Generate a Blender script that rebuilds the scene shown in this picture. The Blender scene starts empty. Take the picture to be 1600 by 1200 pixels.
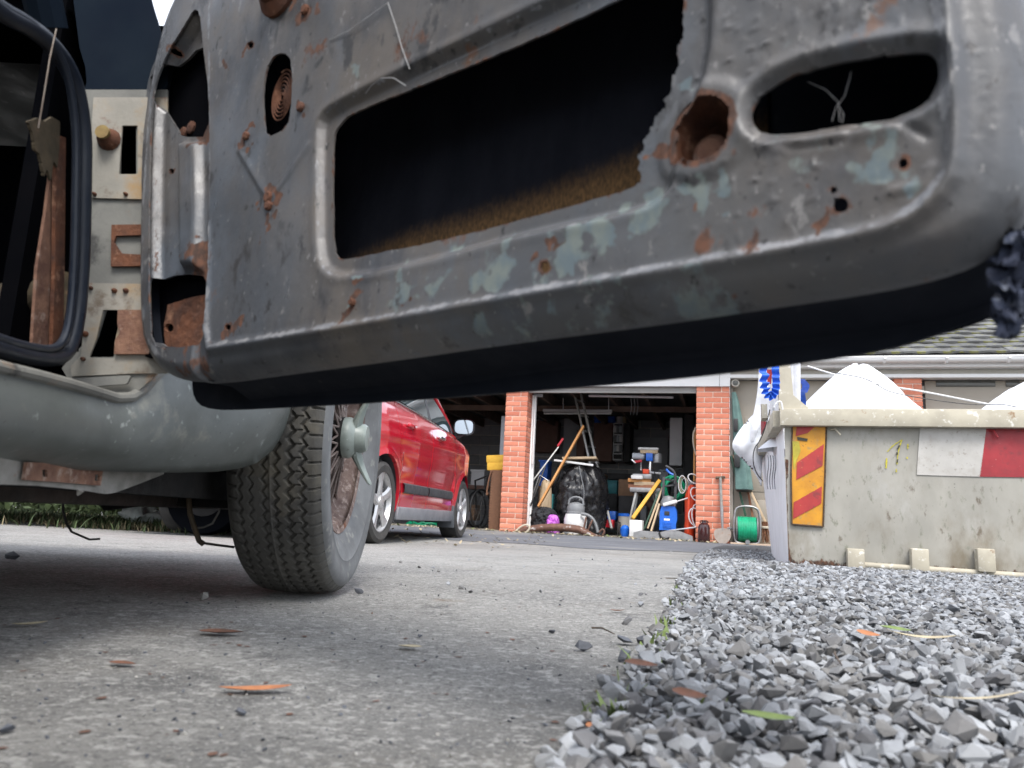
import bpy, bmesh, math, random
import numpy as np
from mathutils import Vector, Matrix, Euler

random.seed(7); rng = np.random.default_rng(11)
S = bpy.context.scene
COL = S.collection

# ------------------------------------------------------------------ camera
FPX, PITCH, ROLL, CAMH = 1187.0, math.radians(10.15), math.radians(2.9), 0.165
CF = np.array([0, math.cos(PITCH), math.sin(PITCH)])
_u = np.array([0, -math.sin(PITCH), math.cos(PITCH)]); _x = np.array([1.0, 0, 0])
CX = math.cos(ROLL) * _x + math.sin(ROLL) * _u
CU = -math.sin(ROLL) * _x + math.cos(ROLL) * _u
CO = np.array([0, 0, CAMH])
cam_d = bpy.data.cameras.new('camera'); cam = bpy.data.objects.new('camera', cam_d)
COL.objects.link(cam); S.camera = cam
cam_d.sensor_width = 36; cam_d.lens = FPX / 1600 * 36
cam_d.clip_start = 0.02; cam_d.clip_end = 500
m = Matrix.Identity(4)
for i in range(3):
    m[i][0] = CX[i]; m[i][1] = CU[i]; m[i][2] = -CF[i]; m[i][3] = CO[i]
cam.matrix_world = m
cam_d.dof.use_dof = True; cam_d.dof.focus_distance = 2.6; cam_d.dof.aperture_fstop = 10.0

# ------------------------------------------------------------------ sky, sun, exposure
SUN_EL, SUN_AZ = math.radians(54), math.radians(172)      # azimuth clockwise from +Y (behind the camera, a little to the right)
w = bpy.data.worlds.new('World'); S.world = w; w.use_nodes = True
nt = w.node_tree; nt.nodes.clear()
o_ = nt.nodes.new('ShaderNodeOutputWorld'); b_ = nt.nodes.new('ShaderNodeBackground')
sk = nt.nodes.new('ShaderNodeTexSky'); sk.sky_type = 'NISHITA'; sk.sun_disc = False
sk.sun_elevation = SUN_EL; sk.sun_rotation = SUN_AZ; sk.dust_density = 3.0; sk.air_density = 1.0
mx = nt.nodes.new('ShaderNodeMix'); mx.data_type = 'RGBA'; mx.inputs[0].default_value = 0.62
mx.inputs[7].default_value = (7.0, 7.3, 7.9, 1)           # even cloud deck veiling the blue
nt.links.new(sk.outputs[0], mx.inputs[6]); nt.links.new(mx.outputs[2], b_.inputs[0])
b_.inputs[1].default_value = 0.14
nt.links.new(b_.outputs[0], o_.inputs[0])
sun_d = bpy.data.lights.new('sun', 'SUN'); sun_d.energy = 1.5; sun_d.angle = math.radians(22); sun_d.color = (1, .975, .94)
sun = bpy.data.objects.new('sun', sun_d); COL.objects.link(sun)
sdir = Vector((math.sin(SUN_AZ) * math.cos(SUN_EL), math.cos(SUN_AZ) * math.cos(SUN_EL), math.sin(SUN_EL)))
sun.rotation_euler = sdir.to_track_quat('Z', 'Y').to_euler(); sun.location = (0, -4, 12)
S.view_settings.view_transform = 'Standard'; S.view_settings.look = 'None'
S.view_settings.exposure = 1.25; S.view_settings.gamma = 1

# ------------------------------------------------------------------ pixel -> place helpers
def ray(px, py):
    d = CF * FPX + CX * (px - 800) + CU * (600 - py)
    return d / d[1]
def at(px, py, d): return CO + ray(px, py) * d
def on_plane(px, py, P0, n):
    r = ray(px, py); return CO + r * (np.dot(P0 - CO, n) / np.dot(r, n))

# garage facade frame: origin FO, FT along the wall (to the right), FN into the garage
FTH = math.radians(15.88)
FT = np.array([math.cos(FTH), -math.sin(FTH), 0]); FN = np.array([math.sin(FTH), math.cos(FTH), 0])
FO = np.array([0, 11.236, 0]); FZ = 0.010            # garage floor height
def FP(s, q, z): return FO + FT * s + FN * q + np.array([0, 0, z])
def fpx(px, py, q=0.0):
    P = on_plane(px, py, FO + FN * q, FN); d = P - FO
    return float(np.dot(d, FT)), float(P[2])

_gy = np.array([-50, 1.6, 3.0, 4.9, 6.3, 8.8, 60]); _gz = np.array([0, 0, -.012, -.042, -.078, -.061, -.05])
_yy = np.linspace(-12, 40, 1041); _zz = np.interp(_yy, _gy, _gz)
_k = np.hanning(41); _k /= _k.sum(); _zz = np.convolve(np.pad(_zz, 20, mode='edge'), _k, 'valid')
def gz(x, y):
    x = np.asarray(x, float); y = np.asarray(y, float)
    z = np.interp(y, _yy, _zz)
    q = FN[0] * x + FN[1] * (y - FO[1])
    t = np.clip((q + 2.4) / 2.2, 0, 1); t = t * t * (3 - 2 * t)
    return z * (1 - t) + (FZ - .012) * t
def ground(px, py):
    r = ray(px, py); z = 0.0
    for _ in range(60):
        P = CO + r * ((z - CO[2]) / r[2]); z = .5 * z + .5 * float(gz(P[0], P[1]))
    return CO + r * ((z - CO[2]) / r[2])

# ------------------------------------------------------------------ materials
def lin(h):
    h = h.lstrip('#'); c = [int(h[i:i+2], 16) / 255 for i in (0, 2, 4)]
    return tuple((v / 12.92 if v <= .04045 else ((v + .055) / 1.055) ** 2.4) for v in c) + (1,)
def c4(c):
    if isinstance(c, str): return lin(c)
    return tuple(c) + (1,) if len(c) == 3 else tuple(c)
MATS = {}
def mat(name, cols, sc=12.0, rough=.6, metal=0.0, bump=0.0, bsc=120.0, layers=(), attrs=(), coat=0.0, spread=.2, stretch=(1, 1, 1), alpha=1.0,
        trans=0.0, spec=.5, ior=1.45, rvar=.12, bdist=.004):
    """cols: two colours mixed by noise; layers: (colour, scale, threshold, softness, roughness) noise patches;
    attrs: (attribute, channel, colour, noise scale, noise amount, roughness) patches with a place of their own"""
    mt = bpy.data.materials.new(name); mt.use_nodes = True; MATS[name] = mt
    N = mt.node_tree; L = N.links; P = N.nodes['Principled BSDF']
    def nd(t, **k):
        n = N.nodes.new(t)
        for a, b in k.items(): setattr(n, a, b)
        return n
    tc = nd('ShaderNodeTexCoord'); mp = nd('ShaderNodeMapping'); mp.inputs['Scale'].default_value = stretch
    L.new(tc.outputs['Object'], mp.inputs['Vector'])
    def noise(scale, det=6, rg=.6, off=0):
        n = nd('ShaderNodeTexNoise'); n.inputs['Scale'].default_value = scale; n.inputs['Detail'].default_value = det
        n.inputs['Roughness'].default_value = rg
        if off:
            m2 = nd('ShaderNodeMapping'); m2.inputs['Location'].default_value = (off, off * .7, -off)
            L.new(mp.outputs[0], m2.inputs[0]); L.new(m2.outputs[0], n.inputs['Vector'])
        else: L.new(mp.outputs[0], n.inputs['Vector'])
        return n.outputs[0]
    def smooth(src, a, b):
        r = nd('ShaderNodeMapRange'); r.interpolation_type = 'SMOOTHSTEP'
        r.inputs[1].default_value = a; r.inputs[2].default_value = b; L.new(src, r.inputs[0]); return r.outputs[0]
    def mixc(f, a, b):
        m_ = nd('ShaderNodeMix', data_type='RGBA')
        L.new(f, m_.inputs[0])
        for s_, v in ((6, a), (7, b)):
            if isinstance(v, (tuple, list)): m_.inputs[s_].default_value = v
            else: L.new(v, m_.inputs[s_])
        return m_.outputs[2]
    def mixf(f, a, b):
        m_ = nd('ShaderNodeMix', data_type='FLOAT'); L.new(f, m_.inputs[0])
        for s_, v in ((2, a), (3, b)):
            if isinstance(v, (int, float)): m_.inputs[s_].default_value = v
            else: L.new(v, m_.inputs[s_])
        return m_.outputs[0]
    base = mixc(smooth(noise(sc), .5 - spread, .5 + spread), c4(cols[0]), c4(cols[-1]))
    rn = smooth(noise(sc * 2.3, off=3), .25, .75); rgh = mixf(rn, max(.03, rough - rvar), min(1, rough + rvar))
    k = 5
    for col, s_, th, so, *rr in layers:
        f = smooth(noise(s_, 7, .65, off=k), th - so, th + so); k += 3.7
        base = mixc(f, base, c4(col))
        if rr: rgh = mixf(f, rgh, rr[0])
    for an, ch, col, s_, amt, *rr in attrs:
        so_f = rr[1] if len(rr) > 1 else .07
        a = nd('ShaderNodeAttribute', attribute_name=an)
        sp = nd('ShaderNodeSeparateColor'); L.new(a.outputs['Color'], sp.inputs[0])
        ad = nd('ShaderNodeMath', operation='MULTIPLY_ADD'); L.new(noise(s_, 8, .7, off=k), ad.inputs[0]); k += 2.9
        ad.inputs[1].default_value = amt; L.new(sp.outputs[ch], ad.inputs[2])
        f = smooth(ad.outputs[0], .5 + amt * .5 - so_f, .5 + amt * .5 + so_f)
        if isinstance(col[0], (tuple, list, str)) and not isinstance(col, str):
            colr = mixc(smooth(noise(s_ * 2.2, off=k), .35, .65), c4(col[0]), c4(col[1]))
        else: colr = c4(col)
        base = mixc(f, base, colr)
        if rr: rgh = mixf(f, rgh, rr[0])
    L.new(base, P.inputs['Base Color']); L.new(rgh, P.inputs['Roughness'])
    P.inputs['Metallic'].default_value = metal; P.inputs['IOR'].default_value = ior
    P.inputs['Specular IOR Level'].default_value = spec
    if coat: P.inputs['Coat Weight'].default_value = coat; P.inputs['Coat Roughness'].default_value = .06
    if trans: P.inputs['Transmission Weight'].default_value = trans
    if alpha < 1: P.inputs['Alpha'].default_value = alpha
    if bump:
        bn = nd('ShaderNodeBump'); bn.inputs['Strength'].default_value = bump; bn.inputs['Distance'].default_value = bdist
        L.new(noise(bsc, 8, .7, off=1.3), bn.inputs['Height']); L.new(bn.outputs[0], P.inputs['Normal'])
    return mt

# ------------------------------------------------------------------ mesh helpers
ROOTM = {}
def thing(name, label, cat, loc=(0, 0, 0), rz=0.0, group=None):
    o = bpy.data.objects.new(name, None); COL.objects.link(o)
    o.empty_display_size = .05
    o.location = [float(v) for v in loc]; o.rotation_euler = (0, 0, rz)
    ROOTM[o] = Matrix.Translation(Vector([float(v) for v in loc])) @ Matrix.Rotation(rz, 4, 'Z')
    o['label'] = label; o['category'] = cat
    if group: o['group'] = group
    return o
def tag(o, label, cat, group=None):
    o['label'] = label; o['category'] = cat
    if group: o['group'] = group
    return o

class MB:
    def __init__(s): s.v = []; s.f = []; s.n = 0
    def add(s, v, f):
        s.v.extend([tuple(float(c) for c in p) for p in v]); s.f.extend([tuple(i + s.n for i in q) for q in f]); s.n = len(s.v); return s
    def box(s, c, d, rot=None, bev=0.0):
        bm = bmesh.new(); bmesh.ops.create_cube(bm, size=1)
        for v in bm.verts: v.co = Vector((v.co.x * d[0], v.co.y * d[1], v.co.z * d[2]))
        if bev: bmesh.ops.bevel(bm, geom=bm.edges[:], offset=bev, segments=2, affect='EDGES', profile=.5)
        R_ = Euler(rot).to_matrix() if rot is not None and not isinstance(rot, Matrix) else (rot or Matrix.Identity(3))
        cc = Vector([float(x) for x in c])
        bm.verts.ensure_lookup_table()
        s.add([R_ @ v.co + cc for v in bm.verts], [[v.index for v in f.verts] for f in bm.faces]); bm.free(); return s
    def beam(s, a, b, w, h, up=(0, 0, 1), bev=0.0):
        a = Vector([float(x) for x in a]); b = Vector([float(x) for x in b]); d = (b - a); L = d.length; d.normalize()
        x = d.cross(Vector(up)); x = x.normalized() if x.length > 1e-5 else Vector((1, 0, 0)); z = x.cross(d)
        R_ = Matrix((x, d, z)).transposed()
        return s.box((a + b) / 2, (w, L, h), R_, bev)
    def tube(s, pts, r, n=8, cap=True, closed=False):
        P = [np.array([float(c) for c in p]) for p in pts]; m_ = len(P)
        rr = r if hasattr(r, '__len__') else [r] * m_
        T = []
        for i in range(m_):
            a = P[(i - 1) % m_] if (i > 0 or closed) else P[0]; b = P[(i + 1) % m_] if (i < m_ - 1 or closed) else P[-1]
            t = b - a; T.append(t / (np.linalg.norm(t) + 1e-12))
        up = np.array([0, 0, 1.0]) if abs(T[0][2]) < .9 else np.array([1.0, 0, 0])
        x = np.cross(T[0], up); x /= np.linalg.norm(x); vs = []
        for i in range(m_):
            x = x - T[i] * np.dot(x, T[i]); x /= (np.linalg.norm(x) + 1e-12); y = np.cross(T[i], x)
            for k in range(n):
                a = 2 * math.pi * k / n; vs.append(P[i] + rr[i] * (math.cos(a) * x + math.sin(a) * y))
        fs = []
        for i in range(m_ if closed else m_ - 1):
            j = (i + 1) % m_
            for k in range(n): fs.append((i * n + k, i * n + (k + 1) % n, j * n + (k + 1) % n, j * n + k))
        if cap and not closed: fs.append(tuple(range(n - 1, -1, -1))); fs.append(tuple((m_ - 1) * n + k for k in range(n)))
        return s.add(vs, fs)
    def lathe(s, prof, n=24, c=(0, 0, 0), axis='Z', rot=None, cap=True):
        vs = []; m_ = len(prof)
        for r, h in prof:
            for k in range(n):
                a = 2 * math.pi * k / n; p = (r * math.cos(a), r * math.sin(a), h)
                if axis == 'X': p = (h, p[0], p[1])
                elif axis == 'Y': p = (p[1], h, p[0])
                vs.append(p)
        if rot is not None:
            R_ = Euler(rot).to_matrix(); vs = [R_ @ Vector(p) for p in vs]
        vs = [tuple(p[i] + float(c[i]) for i in range(3)) for p in vs]
        fs = [(i * n + k, i * n + (k + 1) % n, (i + 1) * n + (k + 1) % n, (i + 1) * n + k) for i in range(m_ - 1) for k in range(n)]
        if cap:
            if prof[0][0] > 1e-6: fs.append(tuple(range(n - 1, -1, -1)))
            if prof[-1][0] > 1e-6: fs.append(tuple((m_ - 1) * n + k for k in range(n)))
        return s.add(vs, fs)
    def prism(s, poly, f0, f1):
        """poly: list of 2-D points; f0/f1 map a 2-D point to the two end faces"""
        n = len(poly); vs = [f0(*p) for p in poly] + [f1(*p) for p in poly]
        fs = [(i, (i + 1) % n, n + (i + 1) % n, n + i) for i in range(n)] + [tuple(range(n - 1, -1, -1)), tuple(range(n, 2 * n))]
        return s.add(vs, fs)
    def gridf(s, A, closed_u=False):
        A = np.asarray(A); a, b = A.shape[:2]
        fs = [(i * b + j, i * b + j + 1, ((i + 1) % a) * b + j + 1, ((i + 1) % a) * b + j) for i in range(a if closed_u else a - 1) for j in range(b - 1)]
        return s.add(A.reshape(-1, 3), fs)
    def build(s, name, material, parent=None, world=False, smooth=True, ang=35, root=None):
        me = bpy.data.meshes.new(name)
        vs = s.v
        if world and parent is not None:
            rt = parent if parent in ROOTM else parent.parent
            Mi = ROOTM[rt].inverted(); vs = [Mi @ Vector(p) for p in vs]
        me.from_pydata([tuple(p) for p in vs], [], s.f); me.validate()
        bm = bmesh.new(); bm.from_mesh(me); bmesh.ops.recalc_face_normals(bm, faces=bm.faces[:]); bm.to_mesh(me); bm.free()
        if smooth:
            me.shade_smooth(); me.set_sharp_from_angle(angle=math.radians(ang))
        o = bpy.data.objects.new(name, me); COL.objects.link(o)
        me.materials.append(MATS[material] if isinstance(material, str) else material)
        if parent is not None: o.parent = parent
        return o

def link_copy(o, parent, loc=None, rot=None, scale=None):
    c = o.copy(); COL.objects.link(c); c.parent = parent
    if loc is not None: c.location = loc
    if rot is not None: c.rotation_euler = rot
    if scale is not None: c.scale = scale
    return c

def smooth_poly(P, it=2, closed=True):
    P = [np.array(p, float) for p in P]
    for _ in range(it):
        Q = []
        n = len(P)
        for i in range(n if closed else n - 1):
            a, b = P[i], P[(i + 1) % n]; Q += [a * .75 + b * .25, a * .25 + b * .75]
        if not closed: Q = [P[0]] + Q + [P[-1]]
        P = Q
    return P
def polysdf(P, X, Y):
    """positive inside"""
    P = np.asarray(P, float); d2 = np.full(X.shape, 1e9); ins = np.zeros(X.shape, bool); n = len(P)
    for i in range(n):
        a, b = P[i], P[(i + 1) % n]; e = b - a; L = max(np.dot(e, e), 1e-14)
        wx, wy = X - a[0], Y - a[1]; t = np.clip((wx * e[0] + wy * e[1]) / L, 0, 1)
        d2 = np.minimum(d2, (wx - t * e[0]) ** 2 + (wy - t * e[1]) ** 2)
        c = (a[1] > Y) != (b[1] > Y)
        if abs(e[1]) > 1e-14: ins ^= c & (X < (e[0] * (Y - a[1]) / e[1] + a[0]))
    d = np.sqrt(d2); return np.where(ins, d, -d)
def linesdist(P, X, Y):
    d2 = np.full(X.shape, 1e9)
    for a, b in zip(P[:-1], P[1:]):
        a = np.array(a, float); b = np.array(b, float); e = b - a; L = max(np.dot(e, e), 1e-14)
        wx, wy = X - a[0], Y - a[1]; t = np.clip((wx * e[0] + wy * e[1]) / L, 0, 1)
        d2 = np.minimum(d2, (wx - t * e[0]) ** 2 + (wy - t * e[1]) ** 2)
    return np.sqrt(d2)
def sstep(a, b, x):
    t = np.clip((x - a) / (b - a), 0, 1); return t * t * (3 - 2 * t)
def vnoise(X, Y, sc, seed=0):
    r = np.random.default_rng(seed); T = r.random((64, 64)); x = X * sc; y = Y * sc
    i = np.floor(x).astype(int); j = np.floor(y).astype(int); fx = x - i; fy = y - j; fx = fx * fx * (3 - 2 * fx); fy = fy * fy * (3 - 2 * fy)
    g = lambda a, b: T[a % 64, b % 64]
    return (g(i, j) * (1 - fx) + g(i + 1, j) * fx) * (1 - fy) + (g(i, j + 1) * (1 - fx) + g(i + 1, j + 1) * fx) * fy

def sheet(name, outline, holes, cell, to3, wfun, material, parent, thick=.0015, jag=None, color=None, smooth=True, ang=50, bbox=None, world=True, edge_rows=None):
    """a pressed sheet with cut-outs: grid in (u, v), kept where sdf > 0, border points snapped to the cut line, edges given thickness.
    edge_rows: list of (outward offset, w offset) rows swept from the OUTER border only"""
    O_ = np.array(outline); u0, v0 = O_.min(0) - cell; u1, v1 = O_.max(0) + cell
    us = np.arange(u0, u1 + cell, cell); vs = np.arange(v0, v1 + cell, cell)
    U, V = np.meshgrid(us, vs, indexing='ij')
    so = polysdf(outline, U, V); sd = so.copy()
    for h in holes:
        sh = -polysdf(h, U, V)
        if jag is not None: sh = sh + jag(U, V)
        sd = np.minimum(sd, sh)
    gu, gv = np.gradient(sd, cell); gl = np.sqrt(gu ** 2 + gv ** 2) + 1e-9
    sn = np.abs(sd) < .62 * cell
    U2 = np.where(sn, U - sd * gu / gl, U); V2 = np.where(sn, V - sd * gv / gl, V)
    ok = sd > -.62 * cell
    a, b = U.shape
    fk = ok[:-1, :-1] & ok[1:, :-1] & ok[1:, 1:] & ok[:-1, 1:]
    idx = np.arange(a * b).reshape(a, b)
    F = np.stack([idx[:-1, :-1][fk], idx[1:, :-1][fk], idx[1:, 1:][fk], idx[:-1, 1:][fk]], 1)
    used = np.unique(F); remap = -np.ones(a * b, int); remap[used] = np.arange(len(used)); F = remap[F]
    uu = U2.ravel()[used]; vv = V2.ravel()[used]; so_ = so.ravel()[used]
    ww = wfun(uu, vv) if callable(wfun) else np.full(uu.shape, float(wfun))
    # border edges
    E = np.concatenate([F[:, [0, 1]], F[:, [1, 2]], F[:, [2, 3]], F[:, [3, 0]]])
    key = np.sort(E, 1); _, inv, cnt = np.unique(key, axis=0, return_inverse=True, return_counts=True); inv = inv.ravel()
    BE = E[cnt[inv] == 1]
    nV = len(uu); bv = np.unique(BE)
    outer = so_ < .7 * cell
    allu, allv, allw = [uu], [vv], [ww]; FF = [F]; n = nV
    cen = O_.mean(0)
    ogu, ogv = np.gradient(so, cell); ogl = np.sqrt(ogu ** 2 + ogv ** 2) + 1e-9
    ogu = (ogu / ogl).ravel()[used]; ogv = (ogv / ogl).ravel()[used]
    def sweep(edges, rows):
        nonlocal n
        vsel = np.unique(edges); mp = -np.ones(nV, int); mp[vsel] = np.arange(len(vsel)); prev = vsel.copy(); prevmap = lambda q: q
        prev_ids = vsel
        for off, dw in rows:
            allu.append(uu[vsel] - ogu[vsel] * off); allv.append(vv[vsel] - ogv[vsel] * off); allw.append(ww[vsel] + dw)
            new = np.arange(n, n + len(vsel)); n += len(vsel)
            A = mp[edges[:, 0]]; B = mp[edges[:, 1]]
            FF.append(np.stack([prev_ids[B], prev_ids[A], new[A], new[B]], 1)); prev_ids = new
    if edge_rows is not None:
        oe = outer[BE[:, 0]] & outer[BE[:, 1]]
        if oe.any(): sweep(BE[oe], edge_rows)
        if (~oe).any() and thick: sweep(BE[~oe], [(0, -thick)])
    elif thick: sweep(BE, [(0, -thick)])
    uu = np.concatenate(allu); vv = np.concatenate(allv); ww = np.concatenate(allw); F = np.concatenate(FF)
    Pw = np.asarray(to3(uu, vv, ww), float)
    if world and parent is not None:
        rt = parent if parent in ROOTM else parent.parent
        Mi = np.array(ROOTM[rt].inverted()); Pw = Pw @ Mi[:3, :3].T + Mi[:3, 3]
    me = bpy.data.meshes.new(name); me.from_pydata(Pw.tolist(), [], F.tolist())
    if smooth: me.shade_smooth(); me.set_sharp_from_angle(angle=math.radians(ang))
    if color is not None:
        ca = me.color_attributes.new('wear_light', 'FLOAT_COLOR', 'POINT')
        C = color(uu, vv); C4 = np.concatenate([C, np.ones((len(C), 1))], 1).astype(np.float32)
        ca.data.foreach_set('color', C4.ravel())
    o = bpy.data.objects.new(name, me); COL.objects.link(o)
    me.materials.append(MATS[material] if isinstance(material, str) else material)
    if parent is not None: o.parent = parent
    return o
# ------------------------------------------------------------------ materials of the setting and the old car
mat('concrete', [(.295, .287, .264), (.225, .22, .204)], sc=3, rough=.9, bump=1.0, bsc=120, bdist=.009, stretch=(1, 1.15, 1), spread=.3,
    layers=[((.165, .162, .153), 1.1, .55, .12), ((.12, .118, .112), 9, .60, .08), ((.19, .18, .16), 3.1, .60, .1), ((.40, .39, .365), 75, .565, .06), ((.13, .127, .12), 95, .575, .05), ((.46, .45, .425), 230, .60, .04), ((.08, .078, .075), 200, .61, .04), ((.04, .04, .039), 30, .685, .02), ((.17, .135, .10), 5, .68, .05)])
mat('tarmac', [(.14, .147, .16), (.095, .10, .112)], sc=1.8, rough=.8, bump=.5, bsc=130, stretch=(.6, 1.4, 1),
    layers=[((.26, .265, .28), 70, .62, .05), ((.06, .06, .065), 45, .64, .05), ((.25, .24, .21), 1.1, .63, .1)])
mat('gravel_bed', [(.075, .078, .085), (.035, .036, .04)], sc=60, rough=.95, bump=.8, bsc=70)
mat('pale_dust', [(.36, .35, .315), (.28, .27, .245)], sc=40, rough=.95, layers=[((.22, .215, .2), 30, .5, .1)])

mat('door_grey', [(.080, .080, .081), (.049, .056, .067)], sc=5, rough=.42, bump=.16, bsc=80, rvar=.16, stretch=(1, 1, .6), spec=.6,
    layers=[((.105, .091, .078), 3.0, .58, .1), ((.04, .042, .048), 7, .60, .09), ((.085, .10, .12), 4.4, .58, .09), ((.035, .034, .034), 26, .62, .04), ((.17, .165, .16), 48, .655, .035), ((.11, .058, .036), 17, .685, .03), ((.025, .024, .024), 110, .645, .03), ((.19, .185, .18), 190, .665, .03)],
    attrs=[('wear_light', 1, ((.145, .168, .152), (.10, .13, .142)), 34, 1.1, .4), ('wear_light', 2, ((.20, .20, .205), (.12, .125, .135)), 60, 1.3, .35),  # last entry: pale edge wear with the bead highlight painted in
           ('wear_light', 0, ((.125, .055, .032), (.048, .027, .02)), 70, 1.2, .9)])
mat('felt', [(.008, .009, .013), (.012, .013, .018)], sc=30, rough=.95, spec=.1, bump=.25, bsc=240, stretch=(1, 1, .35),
    attrs=[('wear_light', 0, ((.12, .07, .032), (.055, .036, .02)), 260, .5, .95, .32)])  # brown felt, near-black where the door's inner shade is painted in
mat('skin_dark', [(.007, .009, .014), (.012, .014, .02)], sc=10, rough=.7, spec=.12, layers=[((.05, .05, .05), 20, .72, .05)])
mat('skin_coating', [(.11, .068, .032), (.06, .04, .022)], sc=60, rough=.95, bump=.6, bsc=90, stretch=(1, 1, .35), layers=[((.02, .018, .016), 30, .66, .04)])
mat('rust', [(.16, .062, .03), (.075, .035, .024)], sc=30, rough=.92, bump=.8, bsc=140, layers=[((.25, .13, .08), 55, .62, .06), ((.03, .02, .018), 40, .66, .05)])
mat('rust_pale', [(.26, .14, .09), (.14, .07, .05)], sc=45, rough=.92, bump=.7, bsc=160, layers=[((.36, .27, .22), 60, .62, .08)])
mat('brass', [(.36, .27, .10), (.2, .13, .06)], sc=30, rough=.5, metal=.4)
mat('primer', [(.30, .28, .24), (.22, .21, .18)], sc=14, rough=.7, bump=.2, layers=[((.30, .19, .08), 9, .575, .09), ((.15, .12, .09), 22, .60, .06), ((.15, .065, .035), 16, .645, .05), ((.05, .045, .04), 60, .69, .03)])
mat('pillar_grey', [(.20, .198, .178), (.13, .13, .12)], sc=12, rough=.7, bump=.2, layers=[((.05, .05, .048), 18, .64, .06), ((.28, .16, .08), 14, .68, .06)])
mat('scuttle', [(.006, .010, .018), (.010, .016, .024)], sc=6, rough=.8, spec=.05, layers=[((.12, .12, .11), 60, .76, .03)])
mat('wing_paint', [(.150, .162, .155), (.105, .115, .11)], sc=4.5, rough=.42, bump=.05, bsc=40, rvar=.15,
    layers=[((.075, .083, .075), 3, .56, .14), ((.23, .25, .235), 55, .64, .04), ((.06, .065, .06), 90, .68, .03), ((.20, .20, .17), 11, .64, .06), ((.15, .15, .10), 6, .68, .08), ((.38, .4, .39), 120, .76, .02)])
mat('rubber_seal', [(.012, .017, .028), (.02, .025, .035)], sc=20, rough=.38, layers=[((.07, .075, .08), 50, .72, .04)])
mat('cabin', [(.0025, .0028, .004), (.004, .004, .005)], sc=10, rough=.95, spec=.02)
mat('underbody', [(.006, .006, .006), (.012, .010, .009)], sc=14, rough=.9, bump=.5, bsc=60)
mat('chassis', [(.06, .045, .038), (.03, .025, .022)], sc=20, rough=.9, bump=.5, bsc=80)
mat('flange', [(.28, .27, .25), (.17, .165, .15)], sc=28, rough=.85, bump=.4, bsc=120, layers=[((.02, .02, .02), 11, .68, .05), ((.2, .1, .06), 30, .66, .05)])
mat('tread', [(.092, .088, .078), (.06, .058, .053)], sc=9, rough=.85, bump=.25, bsc=300, layers=[((.13, .115, .085), 6, .6, .1), ((.02, .02, .02), 70, .7, .05)])
mat('sidewall', [(.15, .155, .156), (.10, .102, .103)], sc=12, rough=.7, bump=.08, layers=[((.22, .22, .20), 30, .62, .07)])
mat('wheel_rust', [(.17, .12, .10), (.10, .065, .055)], sc=40, rough=.85, bump=.6, bsc=200, layers=[((.30, .24, .21), 70, .58, .08), ((.12, .045, .02), 18, .64, .06)])
mat('spoke', [(.19, .155, .14), (.11, .08, .07)], sc=60, rough=.75, layers=[((.28, .25, .23), 90, .6, .06)])
mat('spinner', [(.25, .285, .262), (.16, .19, .172)], sc=25, rough=.4, layers=[((.5, .55, .52), 60, .68, .04), ((.12, .13, .11), 40, .68, .05)])
mat('wire', [(.05, .045, .04), (.02, .02, .02)], sc=30, rough=.6)
mat('hose_brown', [(.12, .085, .05), (.05, .04, .03)], sc=25, rough=.7)
mat('thread', [(.3, .26, .22), (.2, .15, .12)], sc=90, rough=.9)
mat('fluff', [(.035, .045, .075), (.018, .022, .04)], sc=60, rough=.95, layers=[((.14, .155, .19), 90, .64, .06)])
mat('web', [(.3, .3, .3), (.22, .22, .22)], sc=60, rough=.9)
mat('tan_trim', [(.10, .075, .045), (.05, .04, .025)], sc=40, rough=.9, bump=.3, layers=[((.2, .12, .07), 20, .62, .06)])

# ------------------------------------------------------------------ ground
def graded(a, b, fine0, fine1, df, grow=1.18):
    xs = list(np.arange(fine0, fine1 + 1e-6, df)); s = df
    while xs[-1] < b: s *= grow; xs.append(min(b, xs[-1] + s))
    s = df
    while xs[0] > a: s *= grow; xs.insert(0, max(a, xs[0] - s))
    return np.array(xs)
gx = graded(-120, 120, -4, 6, .2); gy_ = graded(-60, 160, -1, 12, .2)
GX, GY = np.meshgrid(gx, gy_, indexing='ij'); A = np.stack([GX, GY, gz(GX, GY)], 2)
g = MB().gridf(A).build('concrete_ground', 'concrete'); g['kind'] = 'structure'
# bluish tarmac apron in front of the garages
aX = np.linspace(-3.2, 9.5, 90); aQ = np.linspace(-3.0, -.06, 30)
A = np.zeros((90, 30, 3))
for i, s_ in enumerate(aX):
    for j, q_ in enumerate(aQ):
        q2 = q_ - (.35 * math.sin(s_ * 1.3) + .18 * math.sin(s_ * 4.1)) * (1 - j / 29)
        p = FP(s_, q2, 0); A[i, j] = (p[0], p[1], float(gz(p[0], p[1])) + .004)
g = MB().gridf(A).build('tarmac_apron', 'tarmac'); g['kind'] = 'structure'

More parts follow.
